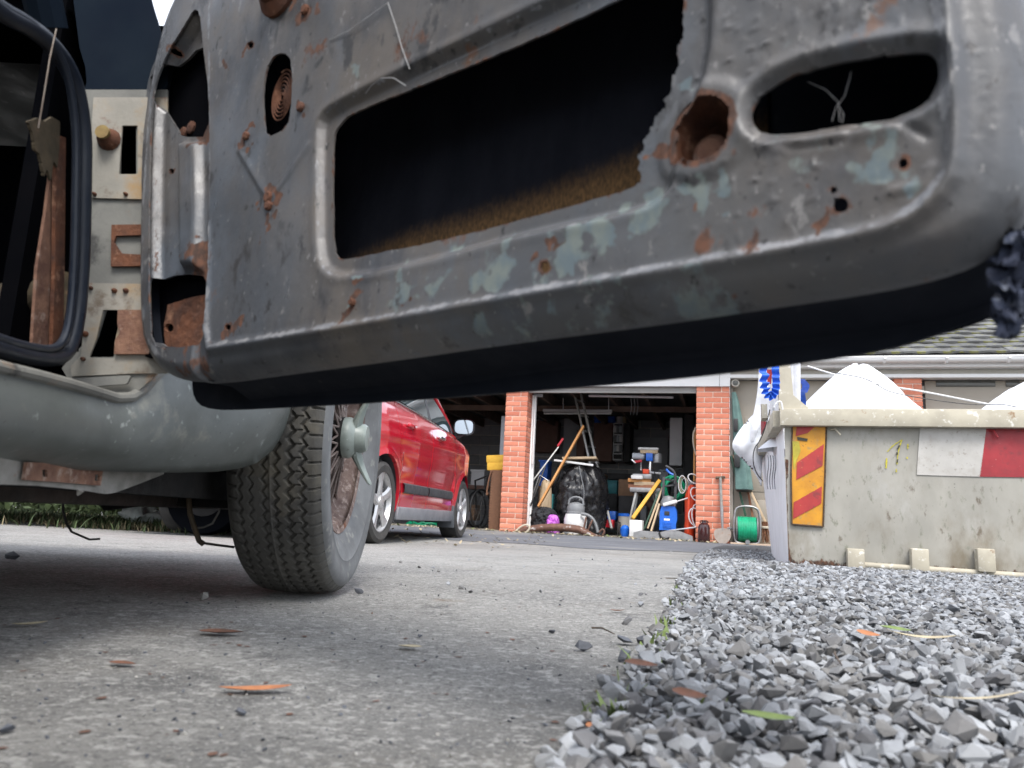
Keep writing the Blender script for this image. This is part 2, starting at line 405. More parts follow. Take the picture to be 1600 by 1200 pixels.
# gravel: bed + stones
GL = [ground(1090, 868), ground(1075, 890), ground(1050, 955), ground(1005, 1045), ground(965, 1085), ground(925, 1138), ground(884, 1200)]
e_ = GL[-1] - GL[-2]; GL.append(GL[-1] + e_ / np.linalg.norm(e_) * 1.6)
gl_y = np.array([p[1] for p in GL][::-1]); gl_x = np.array([p[0] for p in GL][::-1])
YFAR = float(GL[0][1])
def gleft(y): return np.interp(y, gl_y, gl_x)
def ghump(x, y):
    return (vnoise(x, y, 2.2, 3) - .5) * .03 + (vnoise(x, y, 6, 4) - .5) * .016
ys = graded(-1.5, YFAR + 2.4, 0, 1.6, .04, 1.06); A = np.zeros((len(ys), 60, 3))
for i, y in enumerate(ys):
    x0 = float(gleft(min(y, YFAR))) + max(0, y - YFAR) * .35
    for j in range(60):
        x = x0 + (9 - x0) * (j / 59) ** 2.2
        A[i, j] = (x, y, float(gz(x, y)) + .004 + max(0.0, float(ghump(np.array(x), np.array(y)))) * min(1, (x - x0) * 4))
g = MB().gridf(A).build('gravel_bed', 'gravel_bed'); g['kind'] = 'structure'

def stone_shapes(n, seed):
    r = np.random.default_rng(seed); out = []
    for k in range(n):
        bm = bmesh.new(); P = r.normal(size=(13, 3)); P /= np.linalg.norm(P, axis=1)[:, None]
        P *= np.array([1, r.uniform(.6, .95), r.uniform(.32, .62)]) * r.uniform(.8, 1.05, (13, 1))
        for p in P: bm.verts.new(p)
        res = bmesh.ops.convex_hull(bm, input=bm.verts[:])
        for v in [v for v in bm.verts if not v.link_faces]: bm.verts.remove(v)
        bmesh.ops.triangulate(bm, faces=bm.faces[:]); bm.verts.index_update()
        out.append((np.array([v.co[:] for v in bm.verts]), np.array([[v.index for v in f.verts] for f in bm.faces]))); bm.free()
    return out
SHAPES = stone_shapes(24, 5)
def stones_mesh(name, px, py, pz, size, material, seed, flat=.5):
    r = np.random.default_rng(seed); V = []; F = []; C = []; n = 0
    for x, y, z, s_ in zip(px, py, pz, size):
        v, f = SHAPES[r.integers(len(SHAPES))]
        e = Euler((r.normal(0, flat), r.normal(0, flat), r.uniform(0, 6.28))).to_matrix()
        v = v @ np.array(e).T * s_ + np.array([x, y, z]); V.append(v); F.append(f + n); n += len(v)
        C.append(np.full((len(v), 1), r.random()) * np.ones((1, 4)))
    me = bpy.data.meshes.new(name); V = np.concatenate(V); F = np.concatenate(F); me.from_pydata(V.tolist(), [], F.tolist())
    ca = me.color_attributes.new('tone', 'FLOAT_COLOR', 'POINT'); ca.data.foreach_set('color', np.concatenate(C).astype(np.float32).ravel())
    o = bpy.data.objects.new(name, me); COL.objects.link(o); me.materials.append(MATS[material]); return o
mt = mat('gravel_stone', [(.255, .263, .275), (.178, .183, .191)], sc=25, rough=.8, bump=.25, bsc=220, layers=[((.30, .31, .32), 90, .66, .06)])
N_ = mt.node_tree; bs = N_.nodes['Principled BSDF']; lk = bs.inputs['Base Color'].links[0].from_socket
at_ = N_.nodes.new('ShaderNodeAttribute'); at_.attribute_name = 'tone'
rp = N_.nodes.new('ShaderNodeValToRGB'); rp.color_ramp.elements[0].color = (.42, .41, .42, 1); rp.color_ramp.elements[1].color = (1.35, 1.35, 1.35, 1)
e2 = rp.color_ramp.elements.new(.5); e2.color = (.85, .865, .88, 1); e3 = rp.color_ramp.elements.new(.9); e3.color = (1.3, 1.3, 1.28, 1); e4 = rp.color_ramp.elements.new(.3); e4.color = (.72, .68, .62, 1)
ml = N_.nodes.new('ShaderNodeMix'); ml.data_type = 'RGBA'; ml.blend_type = 'MULTIPLY'; ml.inputs[0].default_value = 1
N_.links.new(at_.outputs['Fac'], rp.inputs[0]); N_.links.new(lk, ml.inputs[6]); N_.links.new(rp.outputs[0], ml.inputs[7]); N_.links.new(ml.outputs[2], bs.inputs['Base Color'])
def in_view_x(y, m_): return -.72 * y - m_, .72 * y + m_
PX, PY, PZ, SZ = [], [], [], []
r_ = np.random.default_rng(21)
for (ya, yb, step, lo, hi, lay) in ((.2, 1.1, .0118, .0058, .0128, 3), (1.1, 2.2, .0155, .0072, .014, 2), (2.2, 3.6, .024, .010, .019, 1), (3.6, 8.6, .036, .014, .027, 1)):
    for l_ in range(lay):
        yy = np.arange(ya, yb, step)
        for y in yy:
            x0 = float(gleft(min(y, YFAR))) + max(0, y - YFAR) * .35; x1 = .76 * y + .45
            if x1 < x0: continue
            xx = np.arange(x0 - .012, x1, step)
            xx = xx + r_.uniform(-.5, .5, len(xx)) * step; yj = y + r_.uniform(-.5, .5, len(xx)) * step
            if l_: keep = r_.random(len(xx)) < (.5, .5, .3)[l_]; keep &= xx > x0 + .01
            else: keep = xx > x0 - .02 * r_.random(len(xx)) ** 2
            xx = xx[keep]; yj = yj[keep]
            s_ = r_.uniform(lo, hi, len(xx)) * np.where(r_.random(len(xx)) < .08, 1.35, 1)
            inset = np.clip((xx - x0) * 4, 0, 1)
            z = gz(xx, yj) + .004 + np.maximum(0, ghump(xx, yj)) * inset + s_ * (.2 + .5 * l_)
            PX += xx.tolist(); PY += yj.tolist(); PZ += z.tolist(); SZ += s_.tolist()
print('stones', len(PX))
g = stones_mesh('gravel', PX, PY, PZ, SZ, 'gravel_stone', 3)
g['kind'] = 'stuff'; g['label'] = 'loose grey crushed stone gravel beside the concrete drive'; g['category'] = 'gravel'

# ------------------------------------------------------------------ the old car
car = thing('vintage_car', 'stripped grey vintage car with wire wheel and its rusty door hanging open', 'car', (-1.0, .5, 0))
BY = [-1.9, -.6, .3, .685, .86, 1.03, 1.2, 1.35, 1.6, 2.1, 2.35, 2.5]
BX = [-.62, -.50, -.47, -.462, -.449, -.41, -.352, -.33, -.33, -.37, -.45, -.62]
def xs(y): return np.interp(y, BY, BX)
YS = np.linspace(.15, 1.6, 1200)
def side_hit(px, py, b=0.0):
    r = ray(px, py); f = r[0] * YS - (xs(YS) + b); k = np.argmax(f < 0)
    t = f[k - 1] / (f[k - 1] - f[k]); y = YS[k - 1] + t * (YS[k] - YS[k - 1]); return CO + r * y
Tx = [-420, 0, 60, 110, 150, 180, 205, 225, 243, 262, 300, 380, 456]; Ty = [462, 574, 588, 601, 613, 622, 621, 608, 588, 570, 556, 556, 562]
Bx = [-420, 0, 100, 200, 280, 340, 375, 400, 425, 442, 452, 456]; By_ = [712, 727, 733, 738, 738.5, 737, 732, 724, 705, 680, 655, 636]
cols = np.concatenate([np.linspace(-420, 0, 16)[:-1], np.linspace(0, 456, 76)])
rows = np.linspace(0, 1, 15); A = np.zeros((len(cols), len(rows) + 3, 3))
for i, px in enumerate(cols):
    t_, b__ = np.interp(px, Tx, Ty), np.interp(px, Bx, By_)
    for j, v in enumerate(rows):
        bl = .010 * math.sin(math.pi * min(1, v * 1.15)) - .045 * max(0, (v - .62) / .38) ** 2
        A[i, j] = side_hit(px, t_ + (b__ - t_) * v, bl)
    e = A[i, len(rows) - 1]
    for k in range(3): A[i, len(rows) + k] = e + np.array([-.02 * (k + 1), .012 * (k + 1), .006 * (k + 1)])
body = MB().gridf(A).build('body', 'wing_paint', car, world=True, ang=60)
# rolled lip along the door sill
MB().tube([side_hit(px, np.interp(px, Tx, Ty), .0) for px in np.concatenate([np.linspace(-300, 150, 20), np.linspace(155, 262, 30)])], .0065, 10).build('sill_lip', 'pillar_grey', car, world=True)
# inner side of the sill, running in towards the seal
def W2(u, v, w_): return np.stack([xs(u) - w_, u, v], 1)
# upper wing with wheel arch (most of it behind the open door)
arch = [(1.585 + .372 * math.cos(a), .30 + .372 * math.sin(a)) for a in np.linspace(0, 2 * math.pi, 48, endpoint=False)]
wing = [(.905, .285), (1.10, .29), (1.20, .36), (1.26, .40), (1.6, .3), (1.97, .2), (2.46, .24), (2.48, .5), (2.3, .66), (1.7, .74), (1.0, .77), (.905, .77)]
sheet('front_wing', wing, [arch], .02, lambda u, v, w_: np.stack([xs(u) - .005 - .10 * np.clip((v - .55) / .22, 0, 1) ** 2 + w_, u, v], 1), 0.0, 'wing_paint', car, thick=.03)
# bonnet, roof, tail: simple shell that closes the car
def loft(secs, name, m_):
    A = np.array(secs); return MB().gridf(A).build(name, m_, car, world=True, ang=60)
def arcsec(y, x0, x1, z0, h, n=14):
    return [(x0 + (x1 - x0) * k / n, y, z0 + h * math.sin(math.pi * k / n) ** .7) for k in range(n + 1)]
loft([arcsec(y, float(xs(y)) - .1, -2.0 + abs(float(xs(y)) + .45), z, h) for y, z, h in ((.905, .77, .12), (1.3, .765, .13), (1.8, .72, .12), (2.3, .64, .08), (2.48, .5, .03), (2.5, .25, .0))], 'bonnet', 'wing_paint')
loft([arcsec(y, -.62, -1.83, z, h) for y, z, h in ((.78, .86, .05), (.5, 1.22, .06), (0, 1.3, .07), (-.6, 1.3, .07), (-1.1, 1.05, .08), (-1.7, .8, .08), (-2.0, .5, .02))], 'roof', 'wing_paint')
MB().gridf([[(-2.0, y, .2), (-2.03, y, .5), (-1.95, y, .8)] for y in np.linspace(-1.9, 2.4, 10)]).build('far_side', 'wing_paint', car, world=True)
q_ = MB(); q_.gridf([[(float(xs(y)), y, .22), (float(xs(y)) + .01, y, .5), (float(xs(y)) - .08, y, .8)] for y in np.linspace(-1.9, -.35, 8)])
q_.build('rear_wing', 'wing_paint', car, world=True)
# cabin: floor, bulkhead, tunnel, far trim
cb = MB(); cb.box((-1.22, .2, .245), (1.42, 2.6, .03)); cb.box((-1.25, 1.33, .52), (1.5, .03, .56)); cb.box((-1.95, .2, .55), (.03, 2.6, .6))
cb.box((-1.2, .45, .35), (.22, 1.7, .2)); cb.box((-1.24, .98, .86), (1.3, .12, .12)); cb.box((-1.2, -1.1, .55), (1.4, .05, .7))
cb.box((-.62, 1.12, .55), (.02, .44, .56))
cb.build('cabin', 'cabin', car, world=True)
# underside
ub = MB(); ub.box((-1.22, .3, .20), (1.4, 2.6, .05)); ub.box((-.95, 1.75, .235), (.75, .75, .11)); ub.box((-1.2, 1.55, .20), (1.5, .16, .08)); ub.box((-.75, 1.45, .25), (.4, .08, .1)); ub.box((-1.5, 1.9, .24), (.5, .5, .1))
ub.tube([(-.78, 1.5, .17), (-.62, 1.52, .2), (-.5, 1.55, .28)], .028, 10)
ub.build('underbody', 'underbody', car, world=True)
# wheel arch liner
MB().gridf([[(-.36, 1.585 + .385 * math.cos(a), .31 + .385 * math.sin(a)), (-.62, 1.585 + .4 * math.cos(a), .31 + .4 * math.sin(a)), (-.66, 1.585 + .25 * math.cos(a), .33 + .25 * math.sin(a))] for a in np.linspace(.0, math.pi - .12, 26)]).build('wheel_arch', 'underbody', car, world=True)
for xr in (-.66, -1.6): MB().beam((xr, -1.2, .188), (xr, 2.2, .192), .07, .07, bev=.006).build('chassis_rail', 'chassis', car, world=True)
# sill flange and the rusty jacking plate
def pl_sheet(name, px, holes, P0, n, material, parent, cell=.002, thick=.002, w=0.0, sm=0, color=None, jag=None):
    n = np.array(n, float); n /= np.linalg.norm(n); eu = np.cross(np.array([0, 0, 1.0]), n); eu /= np.linalg.norm(eu); ev = np.cross(n, eu); P0 = np.array(P0, float)
    def cv(L_):
        o = []
        for p in L_:
            d = on_plane(p[0], p[1], P0, n) - P0; o.append((np.dot(d, eu), np.dot(d, ev)))
        return smooth_poly(o, sm) if sm else o
    return sheet(name, cv(px), [cv(h) for h in holes], cell, lambda u, v, w_: P0 + np.outer(u, eu) + np.outer(v, ev) + np.outer(w_, n), w, material, parent, thick=thick, color=color, jag=jag)
SN = (1, .07, 0)
pl_sheet('sill_flange', [(-200, 700), (262, 722), (256, 741), (215, 757), (180, 770), (165, 772), (130, 766), (60, 759), (0, 757), (-200, 752)], [], (-.492, .8, .2), SN, 'flange', car, cell=.004, thick=.006)
pl_sheet('jacking_plate', [(42, 722), (162, 727), (158, 759), (100, 754), (38, 750)], [[(66, 734), (74, 734), (75, 745), (67, 745)], [(149, 741), (157, 742), (155, 752), (148, 751)]], (-.486, .8, .2), SN, 'rust_pale', car, cell=.0016, thick=.003)
MB().tube([at(126, 766, .83), at(121, 774, .83)], [.004, .001], 6).build('flange_drip', 'flange', car, world=True)

# ---- hinge pillar (faces rearward)
PN = (.06, -1, 0); PP = (-.45, .885, .5)
pl_sheet('hinge_pillar', [(128, 140), (262, 140), (262, 556), (243, 586), (215, 612), (180, 616), (110, 598), (96, 575), (128, 540), (132, 470)], [[(187, 195), (213, 195), (213, 272), (187, 272)], [(165, 483), (184, 483), (184, 530), (178, 558), (138, 558), (152, 525)]], PP, PN, 'pillar_grey', car, cell=.003, thick=.004)
pl_sheet('scuttle_panel', [(96, -200), (215, -200), (222, -60), (236, 0), (250, 45), (262, 90), (262, 152), (128, 152), (138, 120), (120, 60)], [], (-.45, .89, .5), PN, 'scuttle', car, cell=.006, thick=.004, sm=1)
pl_sheet('hinge_plate', [(146, 152), (262, 152), (262, 312), (143, 309), (143, 200)], [[(191, 196), (215, 196), (215, 272), (186, 272)]], (-.45, .8815, .5), PN, 'primer', car, cell=.0016, thick=.0025)
pl_sheet('hinge_plate', [(137, 442), (262, 444), (262, 583), (200, 584), (112, 588), (110, 572), (126, 556), (132, 500)], [[(161, 484), (184, 484), (184, 514), (179, 535), (179, 560), (139, 559), (150, 530)]], (-.45, .8815, .5), PN, 'primer', car, cell=.0016, thick=.0025)
pl_sheet('hinge_boss', [(184, 484), (262, 484), (262, 553), (178, 553), (180, 530), (187, 520), (183, 505)], [], (-.45, .876, .5), PN, 'rust_pale', car, cell=.002, thick=.006)
pl_sheet('rust_plate', [(174, 351), (262, 350), (262, 415), (173, 416)], [[(181, 368), (262, 366), (262, 400), (190, 396), (178, 378)]], (-.45, .879, .5), PN, 'rust', car, cell=.0016, thick=.004)
pl_sheet('sill_end', [(100, 592), (205, 586), (198, 600), (110, 606)], [], (-.45, .872, .5), PN, 'pillar_grey', car, cell=.003, thick=.004)
for (px, py, r) in ((146, 302, 4), (195, 302, 4), (140, 449, 4), (177, 453, 5), (195, 453, 5), (131, 521, 6), (128, 560, 4)):
    c = on_plane(px, py, np.array((-.45, .878, .5)), np.array(PN)); MB().lathe([(0, -.003), (r * .0004, -.0012), (r * .0006, 0.0012), (r * .00065, .004)], 10, c, 'Y').build('rivet', 'rust', car, world=True)
c = on_plane(166, 214, np.array((-.45, .874, .5)), np.array(PN)); rb = MB().lathe([(0, -.009), (.006, -.009), (.010, -.004), (.0125, 0.001), (.0145, .007)], 14, c, 'Y').build('buffer', 'rust', car, world=True)
c = on_plane(161, 207, np.array((-.45, .865, .5)), np.array(PN)); MB().lathe([(.0022, -.003), (.0085, -.003), (.0085, .001), (.003, .004)], 16, c, 'Y').build('washer', 'brass', rb, world=True)

# ---- door aperture seal, trim strip, thread
SP0 = np.array((-.492, .88, .5)); SNn = np.array((1, .06, 0.0))
def seal_pt(px, py, off=0.0): return on_plane(px, py, SP0 - SNn * off, SNn)
o1 = [(-60, -40), (0, 20), (55, 45), (95, 85), (118, 130), (131, 200), (130, 300), (128, 400), (123, 480), (114, 530), (98, 560), (60, 560), (0, 546), (-120, 500), (-260, 440)]
MB().tube([seal_pt(*p) for p in smooth_poly(o1, 3, closed=False)], .0088, 12).build('door_seal', 'rubber_seal', car, world=True)
o2 = [(-60, -52), (0, 8), (52, 34), (88, 74), (108, 122), (119, 200), (118, 300), (116, 400), (111, 480), (103, 526), (86, 547), (45, 542), (0, 529), (-120, 484), (-260, 425)]
MB().tube([seal_pt(*p, off=-.004) for p in smooth_poly(o2, 3, closed=False)], .0042, 10).build('seal_lip', 'rubber_seal', car, world=True)
pl_sheet('trim_strip', [(48, 190), (92, 200), (90, 300), (86, 420), (95, 548), (50, 546), (58, 420), (72, 330), (78, 280), (66, 240)], [], (-.512, .88, .5), SNn, 'rust_pale', car, cell=.003, thick=.003,
         jag=None)
pl_sheet('trim_edge', [(88, 210), (103, 215), (101, 420), (99, 540), (82, 540), (86, 420)], [], (-.506, .88, .5), SNn, 'rust', car, cell=.002, thick=.004)
pl_sheet('torn_lining', [(44, 190), (60, 184), (70, 190), (82, 183), (94, 190), (93, 230), (90, 262), (84, 250), (80, 284), (74, 262), (69, 276), (62, 240), (55, 235), (52, 210)], [], (-.504, .88, .5), SNn, 'tan_trim', car, cell=.002, thick=.003)
lm = MB(); 
lm.tube(smooth_poly([(-.565, .925, .414), (-.66, .99, .418), (-.85, 1.12, .435), (-1.12, 1.27, .47)], 2, False), .031, 14).build('carpet_roll', 'tan_trim', car, world=True)
lp = [seal_pt(88, 45, -.02), seal_pt(78, 90, -.02), seal_pt(70, 140, -.018), seal_pt(60, 200, -.012)]
th = MB().tube(lp, .0007, 5).build('loose_thread', 'thread', car, world=True)
# sill and windscreen posts carried on behind the photograph's edge
MB().gridf([[(float(xs(y)) + dx, y, z) for dx, z in ((-.06, .300), (0, .298), (.008, .27), (.004, .235), (-.05, .205), (-.12, .20))] for y in np.linspace(-.6, .50, 9)]).build('sill', 'wing_paint', car, world=True)
for x0, x1 in ((-.60, -.66), (-1.86, -1.8)): MB().tube([(x0, .86, .74), (x0 - .01, .74, .92), (x1, .48, 1.24)], .022, 10).build('windscreen_post', 'scuttle', car, world=True)
# ---- hanging wires
MB().tube([at(98, 780, 1.5), at(99, 800, 1.5), at(104, 818, 1.5), at(112, 831, 1.5), at(128, 838, 1.5), at(140, 843, 1.5), at(156, 842, 1.5)], .0022, 6).build('hanging_wire', 'wire', car, world=True)
MB().tube([at(294, 770, 1.45), at(297, 803, 1.45), at(304, 825, 1.45), at(311, 845, 1.45), at(318, 850, 1.45)], .0052, 8).build('hanging_pipe', 'hose_brown', car, world=True)
MB().tube([at(314, 848, 1.45), at(335, 851, 1.45), at(366, 855, 1.45)], .0026, 6).build('hanging_wire', 'wire', car, world=True)
MB().tube([at(345, 780, 1.5), at(342, 800, 1.5), at(332, 818, 1.5), at(318, 824, 1.5), at(300, 826, 1.5)], .002, 6).build('hanging_wire', 'flange', car, world=True)
MB().prism([(276, 735), (290, 733), (330, 742), (333, 752), (325, 764), (312, 756), (300, 742)], lambda a, b: at(a, b, 1.62), lambda a, b: at(a, b, 1.66)).build('grey_bracket', 'flange', car, world=True)

# ---- front wheel
WC = np.array((-.403, 1.60, .319)); WA = math.radians(.8)
wr = Matrix.Translation(Vector(WC)) @ Matrix.Rotation(WA, 4, 'Z')
def wt(P): return [wr @ Vector(p) for p in P]
rim_prof = [(.190, .058), (.199, .062), (.203, .058), (.196, .050), (.186, .046), (.180, .030), (.168, .022), (.165, -.01), (.17, -.035), (.186, -.05), (.203, -.06), (.199, -.064)]
mb = MB().lathe([(r, x) for r, x in rim_prof], 72, axis='X', cap=False); mb.v = wt(mb.v)
wheel = mb.build('wheel', 'wheel_rust', car, world=True, ang=50)
NT = 1344; tri = lambda a: 2 * np.abs((a / (2 * np.pi)) % 1 - .5) * 2 - 1
th_ = np.arange(NT) / NT * 2 * np.pi; xt = np.linspace(-.080, .080, 90)
TH, XT = np.meshgrid(th_, xt, indexing='ij')
R0 = .319 - .006 * (np.abs(XT) / .070) ** 2.4; R0 -= np.clip((np.abs(XT) - .065) / .015, 0, 1) ** 2 * .0085
D = np.zeros_like(R0)
zig = tri(TH * 84)
for c, a, wd, dp in ((-.056, .0035, .0022, .0055), (-.037, .004, .0016, .004), (-.014, .0045, .0022, .006), (.006, .0045, .0028, .007), (.029, .005, .0034, .008), (.051, .0045, .0026, .007)):
    D = np.maximum(D, dp * sstep(wd + .0012, wd - .0006, np.abs(XT - c - a * zig)))
# sipes and shoulder slots
sl = np.abs(((TH * 84 / (2 * np.pi)) + .25) % 1 - .5) * (2 * np.pi * .319 / 84)
D = np.maximum(D, .006 * sstep(.0022, .0010, sl) * sstep(.057, .061, XT))
D = np.maximum(D, .006 * sstep(.0022, .0010, sl) * sstep(-.060, -.064, XT))
sl2 = np.abs(((TH * 84 / (2 * np.pi)) + .6) % 1 - .5) * (2 * np.pi * .319 / 84)
D = np.maximum(D, .004 * sstep(.0016, .0008, sl2) * sstep(.034, .036, XT) * sstep(.049, .046, XT))
D -= .0022 * sstep(.0016, .0004, np.abs(XT + .0035 + 0 * TH))
RR = R0 - D * .8 + (vnoise(TH * 40, XT * 400, 1, 9) - .5) * .0008
A = np.stack([XT, RR * np.cos(TH), RR * np.sin(TH)], 2)
me = bpy.data.meshes.new('tyre'); a_, b_n = NT, len(xt); idx = np.arange(a_ * b_n).reshape(a_, b_n); nx = np.roll(idx, -1, 0)
F = np.stack([idx[:, :-1], nx[:, :-1], nx[:, 1:], idx[:, 1:]], 2).reshape(-1, 4)[:, ::-1]
Mw = np.array(ROOTM[car].inverted() @ wr); P_ = A.reshape(-1, 3) @ Mw[:3, :3].T + Mw[:3, 3]
me.from_pydata(P_.tolist(), [], F.tolist()); me.shade_smooth(); me.set_sharp_from_angle(angle=math.radians(40)); me.materials.append(MATS['tread'])
ty = bpy.data.objects.new('tyre', me); COL.objects.link(ty); ty.parent = wheel
for sg in (1, -1):
    pr = [(.3022, .0798), (.298, .0842), (.291, .0866), (.282, .0870), (.27, .0860), (.256, .0838), (.253, .0844), (.250, .0826), (.235, .078), (.22, .0718), (.207, .065), (.199, .060), (.196, .056)]
    mb = MB().lathe([(r, sg * x) for r, x in pr], 120, axis='X', cap=False); mb.v = wt(mb.v); mb.build('sidewall', 'sidewall' if sg > 0 else 'tread', wheel, world=True)
mb = MB().lathe([(.03, -.07), (.045, -.07), (.045, -.06), (.036, -.05), (.034, .02), (.037, .042), (.043, .046), (.043, .054), (.03, .06)], 28, axis='X'); mb.v = wt(mb.v); mb.build('hub', 'underbody', wheel, world=True)
mb = MB().lathe([(.02, -.075), (.14, -.072), (.14, -.03), (.13, -.026), (.02, -.03)], 32, axis='X'); mb.v = wt(mb.v); mb.build('brake_drum', 'underbody', wheel, world=True)
def spoke(a0, a1, x0, x1, r0, r1):
    mb = MB().tube([(x0, r0 * math.cos(a0), r0 * math.sin(a0)), (x1, r1 * math.cos(a1), r1 * math.sin(a1))], .0026, 6); mb.v = wt(mb.v); mb.build('spoke', 'spoke', wheel, world=True)
    mb = None
for k in range(14):
    a = 2 * math.pi * k / 14
    for sgn in (1, -1): spoke(a, a + sgn * .36, .050, .018 - .006 * sgn, .040, .169)
for k in range(9):
    a = 2 * math.pi * (k + .5) / 9
    for sgn in (1, -1): spoke(a, a + sgn * .45, -.055, -.006 - .006 * sgn, .040, .166)
for k in range(14):
    for sgn in (1, -1):
        a = 2 * math.pi * k / 14 + sgn * .36; nip = MB().lathe([(.0042, 0), (.0042, .012), (.0028, .02)], 6, (.018 - .006 * sgn, 0, 0), 'Z')
        nip.v = wt([(x, (.178 - z) * math.cos(a) - y * math.sin(a), (.178 - z) * math.sin(a) + y * math.cos(a)) for x, y, z in nip.v]); nip.build('spoke_nipple', 'wheel_rust', wheel, world=True)
# knock-off spinner
sp = MB().lathe([(.043, .056), (.044, .066), (.040, .076), (.032, .082), (.030, .098), (.026, .104), (0, .106)], 24, axis='X')
tilt = .30
def ear(sg):
    prof = [(0, .020, .012), (.018, .019, .011), (.038, .014, .008), (.058, .011, .006), (.070, .010, .005), (.0745, .006, .003)]
    A = []
    for d_, wd, tk in prof:
        rr = .024 + d_; xo = .080 + .030 * (d_ / .07) ** 1.4; ring = []
        for k in range(10):
            a = 2 * math.pi * k / 10; ring.append((xo + tk * math.cos(a), wd * math.sin(a), sg * rr))
        A.append(ring + [ring[0]])
    s_ = len(sp.v); sp.gridf(A); n = len(sp.v); sp.add([(.11, 0, sg * (.024 + .0755))], [])
    b = n - 11
    sp.f += [(b + k, b + k + 1, n) for k in range(10)]
    for i in range(s_, n + 1):
        x, y, z = sp.v[i]; sp.v[i] = (x, y * math.cos(tilt) - z * math.sin(tilt), y * math.sin(tilt) + z * math.cos(tilt))
ear(1); ear(-1)
sp.v = wt(sp.v); sp.build('spinner', 'spinner', wheel, world=True)
# ------------------------------------------------------------------ the open door of the old car
Z1 = .1565                                   # lower bead of the inner panel above camera height
A1 = CO + ray(400, 528) * (Z1 / ray(400, 528)[2]); A2 = CO + ray(1250, 382) * (Z1 / ray(1250, 382)[2])
DU = (A2 - A1); DU[2] = 0; DU /= np.linalg.norm(DU); DV = np.array([0, 0, 1.0]); DW = np.cross(DU, DV)
if np.dot(DW, CO - A1) < 0: DW = -DW
D0 = on_plane(212, 400, A1, DW); D0[2] = 0
print('door', D0, DU, A1, A2)
def duv(px, py, w_=0.0):
    d = on_plane(px, py, D0 + DW * w_, DW) - D0; return (float(np.dot(d, DU)), float(d[2]))
def dpoly(L_, w_=0.0, sm=2):
    P = [duv(a, b, w_) for a, b in L_]; return smooth_poly(P, sm) if sm else P
def d3(u, v, w_): return D0 + np.outer(u, DU) + np.outer(v, DV) + np.outer(w_, DW)
def dp(px, py, w_=0.0): return on_plane(px, py, D0 + DW * w_, DW)
outl = dpoly([(262, 2), (243, 55), (228, 130), (218, 220), (212, 330), (210, 430), (211, 505), (219, 550), (243, 582), (300, 592), (425, 573), (600, 548), (762, 522), (1000, 489), (1187, 459), (1375, 429), (1487, 399), (1560, 356), (1600, 300), (1618, 230), (1612, 120), (1596, 0), (1570, -160), (1545, -330),
              (1500, -520), (700, -330), (420, -200), (300, -70)], sm=2)
face = dpoly([(326, -40), (326, 200), (326, 420), (325, 541), (345, 538), (537, 507), (800, 459), (1000, 424), (1187, 390), (1375, 354), (1425, 328), (1466, 288), (1481, 240), (1478, 112), (1465, 0), (1435, -200), (1400, -420), (1300, -440), (600, -240), (360, -130)], sm=1)
H1 = dpoly([(519, 300), (520, 215), (528, 196), (550, 176), (712, 112), (862, 49), (956, 4), (1040, -34), (1068, -30), (1069, 20), (1063, 75), (1050, 124), (1035, 165), (1014, 193), (1007, 222), (994, 251), (1004, 270), (1002, 288), (960, 303), (825, 341), (694, 375), (562, 401), (532, 407), (520, 390)], -.008, 1)
REC = dpoly([(493, 300), (494, 205), (500, 180), (520, 163), (637, 105), (825, 15), (960, -48), (1060, -80), (1110, -60), (1112, 40), (1098, 130), (1072, 200), (1058, 262), (1040, 305), (1000, 328), (825, 363), (637, 414), (540, 432), (506, 425), (494, 396)], 0, 1)
H2 = dpoly([(444, 82), (428, 86), (416, 106), (410, 141), (411, 175), (415, 216), (450, 200), (456, 156), (456, 109), (453, 90)], 0, 1)
H3 = dpoly([(1187, 142), (1225, 116), (1300, 94), (1375, 81), (1440, 73), (1465, 84), (1465, 127), (1442, 161), (1394, 180), (1319, 191), (1244, 204), (1190, 207), (1172, 190), (1172, 165)], 0, 2)
H4 = dpoly([(1086, 152), (1124, 152), (1142, 169), (1145, 199), (1133, 232), (1110, 252), (1052, 256), (1046, 228), (1058, 178)], 0, 2)
def circ(px, py, r, n=14): return [duv(px + r * math.cos(2 * math.pi * k / n), py + r * math.sin(2 * math.pi * k / n)) for k in range(n)]
SMALL = [circ(1411, 255, 8), circ(1314, 320, 13), circ(1303, 297, 6), circ(391, 70, 5), circ(356, 511, 5), circ(852, 417, 8), circ(264, 76, 4), circ(248, 259, 4)]
CH = dpoly([(237, 160), (232, 300), (232, 515), (246, 549), (322, 536), (327, 420), (327, 300), (327, 150), (318, 80), (312, 18), (302, 14), (288, 40), (262, 80), (244, 125)], 0, 1)
PK1 = dpoly([(289, 97), (250, 122), (247, 150), (262, 178), (278, 202), (280, 216), (326, 216), (327, 81), (312, 72)], -.02, 0)
PK2 = dpoly([(240, 440), (281, 425), (327, 431), (326, 540), (262, 546), (242, 530)], -.02, 0)
BLK = dpoly([(279, 218), (313, 218), (315, 300), (313, 424), (281, 422)], -.01, 0)
RUSTP = [(1095, 205, 55, .75), (1314, 320, 26, .8), (1303, 297, 16, .7), (852, 417, 18, .8), (421, 312, 20, .8), (386, 213, 14, .8), (471, 168, 14, .8), (391, 70, 10, .7), (480, 20, 16, .7), (551, 470, 16, .85), (356, 515, 26, .75),
         (300, 405, 34, .8), (300, 200, 26, .75), (490, 85, 40, .55), (640, 60, 60, .5), (1010, 240, 28, .72), (1150, 385, 90, .5), (350, 110, 14, .6), (627, 462, 9, .7), (1345, 312, 14, .5), (290, 575, 60, .5), (415, 350, 16, .6), (1110, 320, 26, .5), (455, 6, 26, .7)]
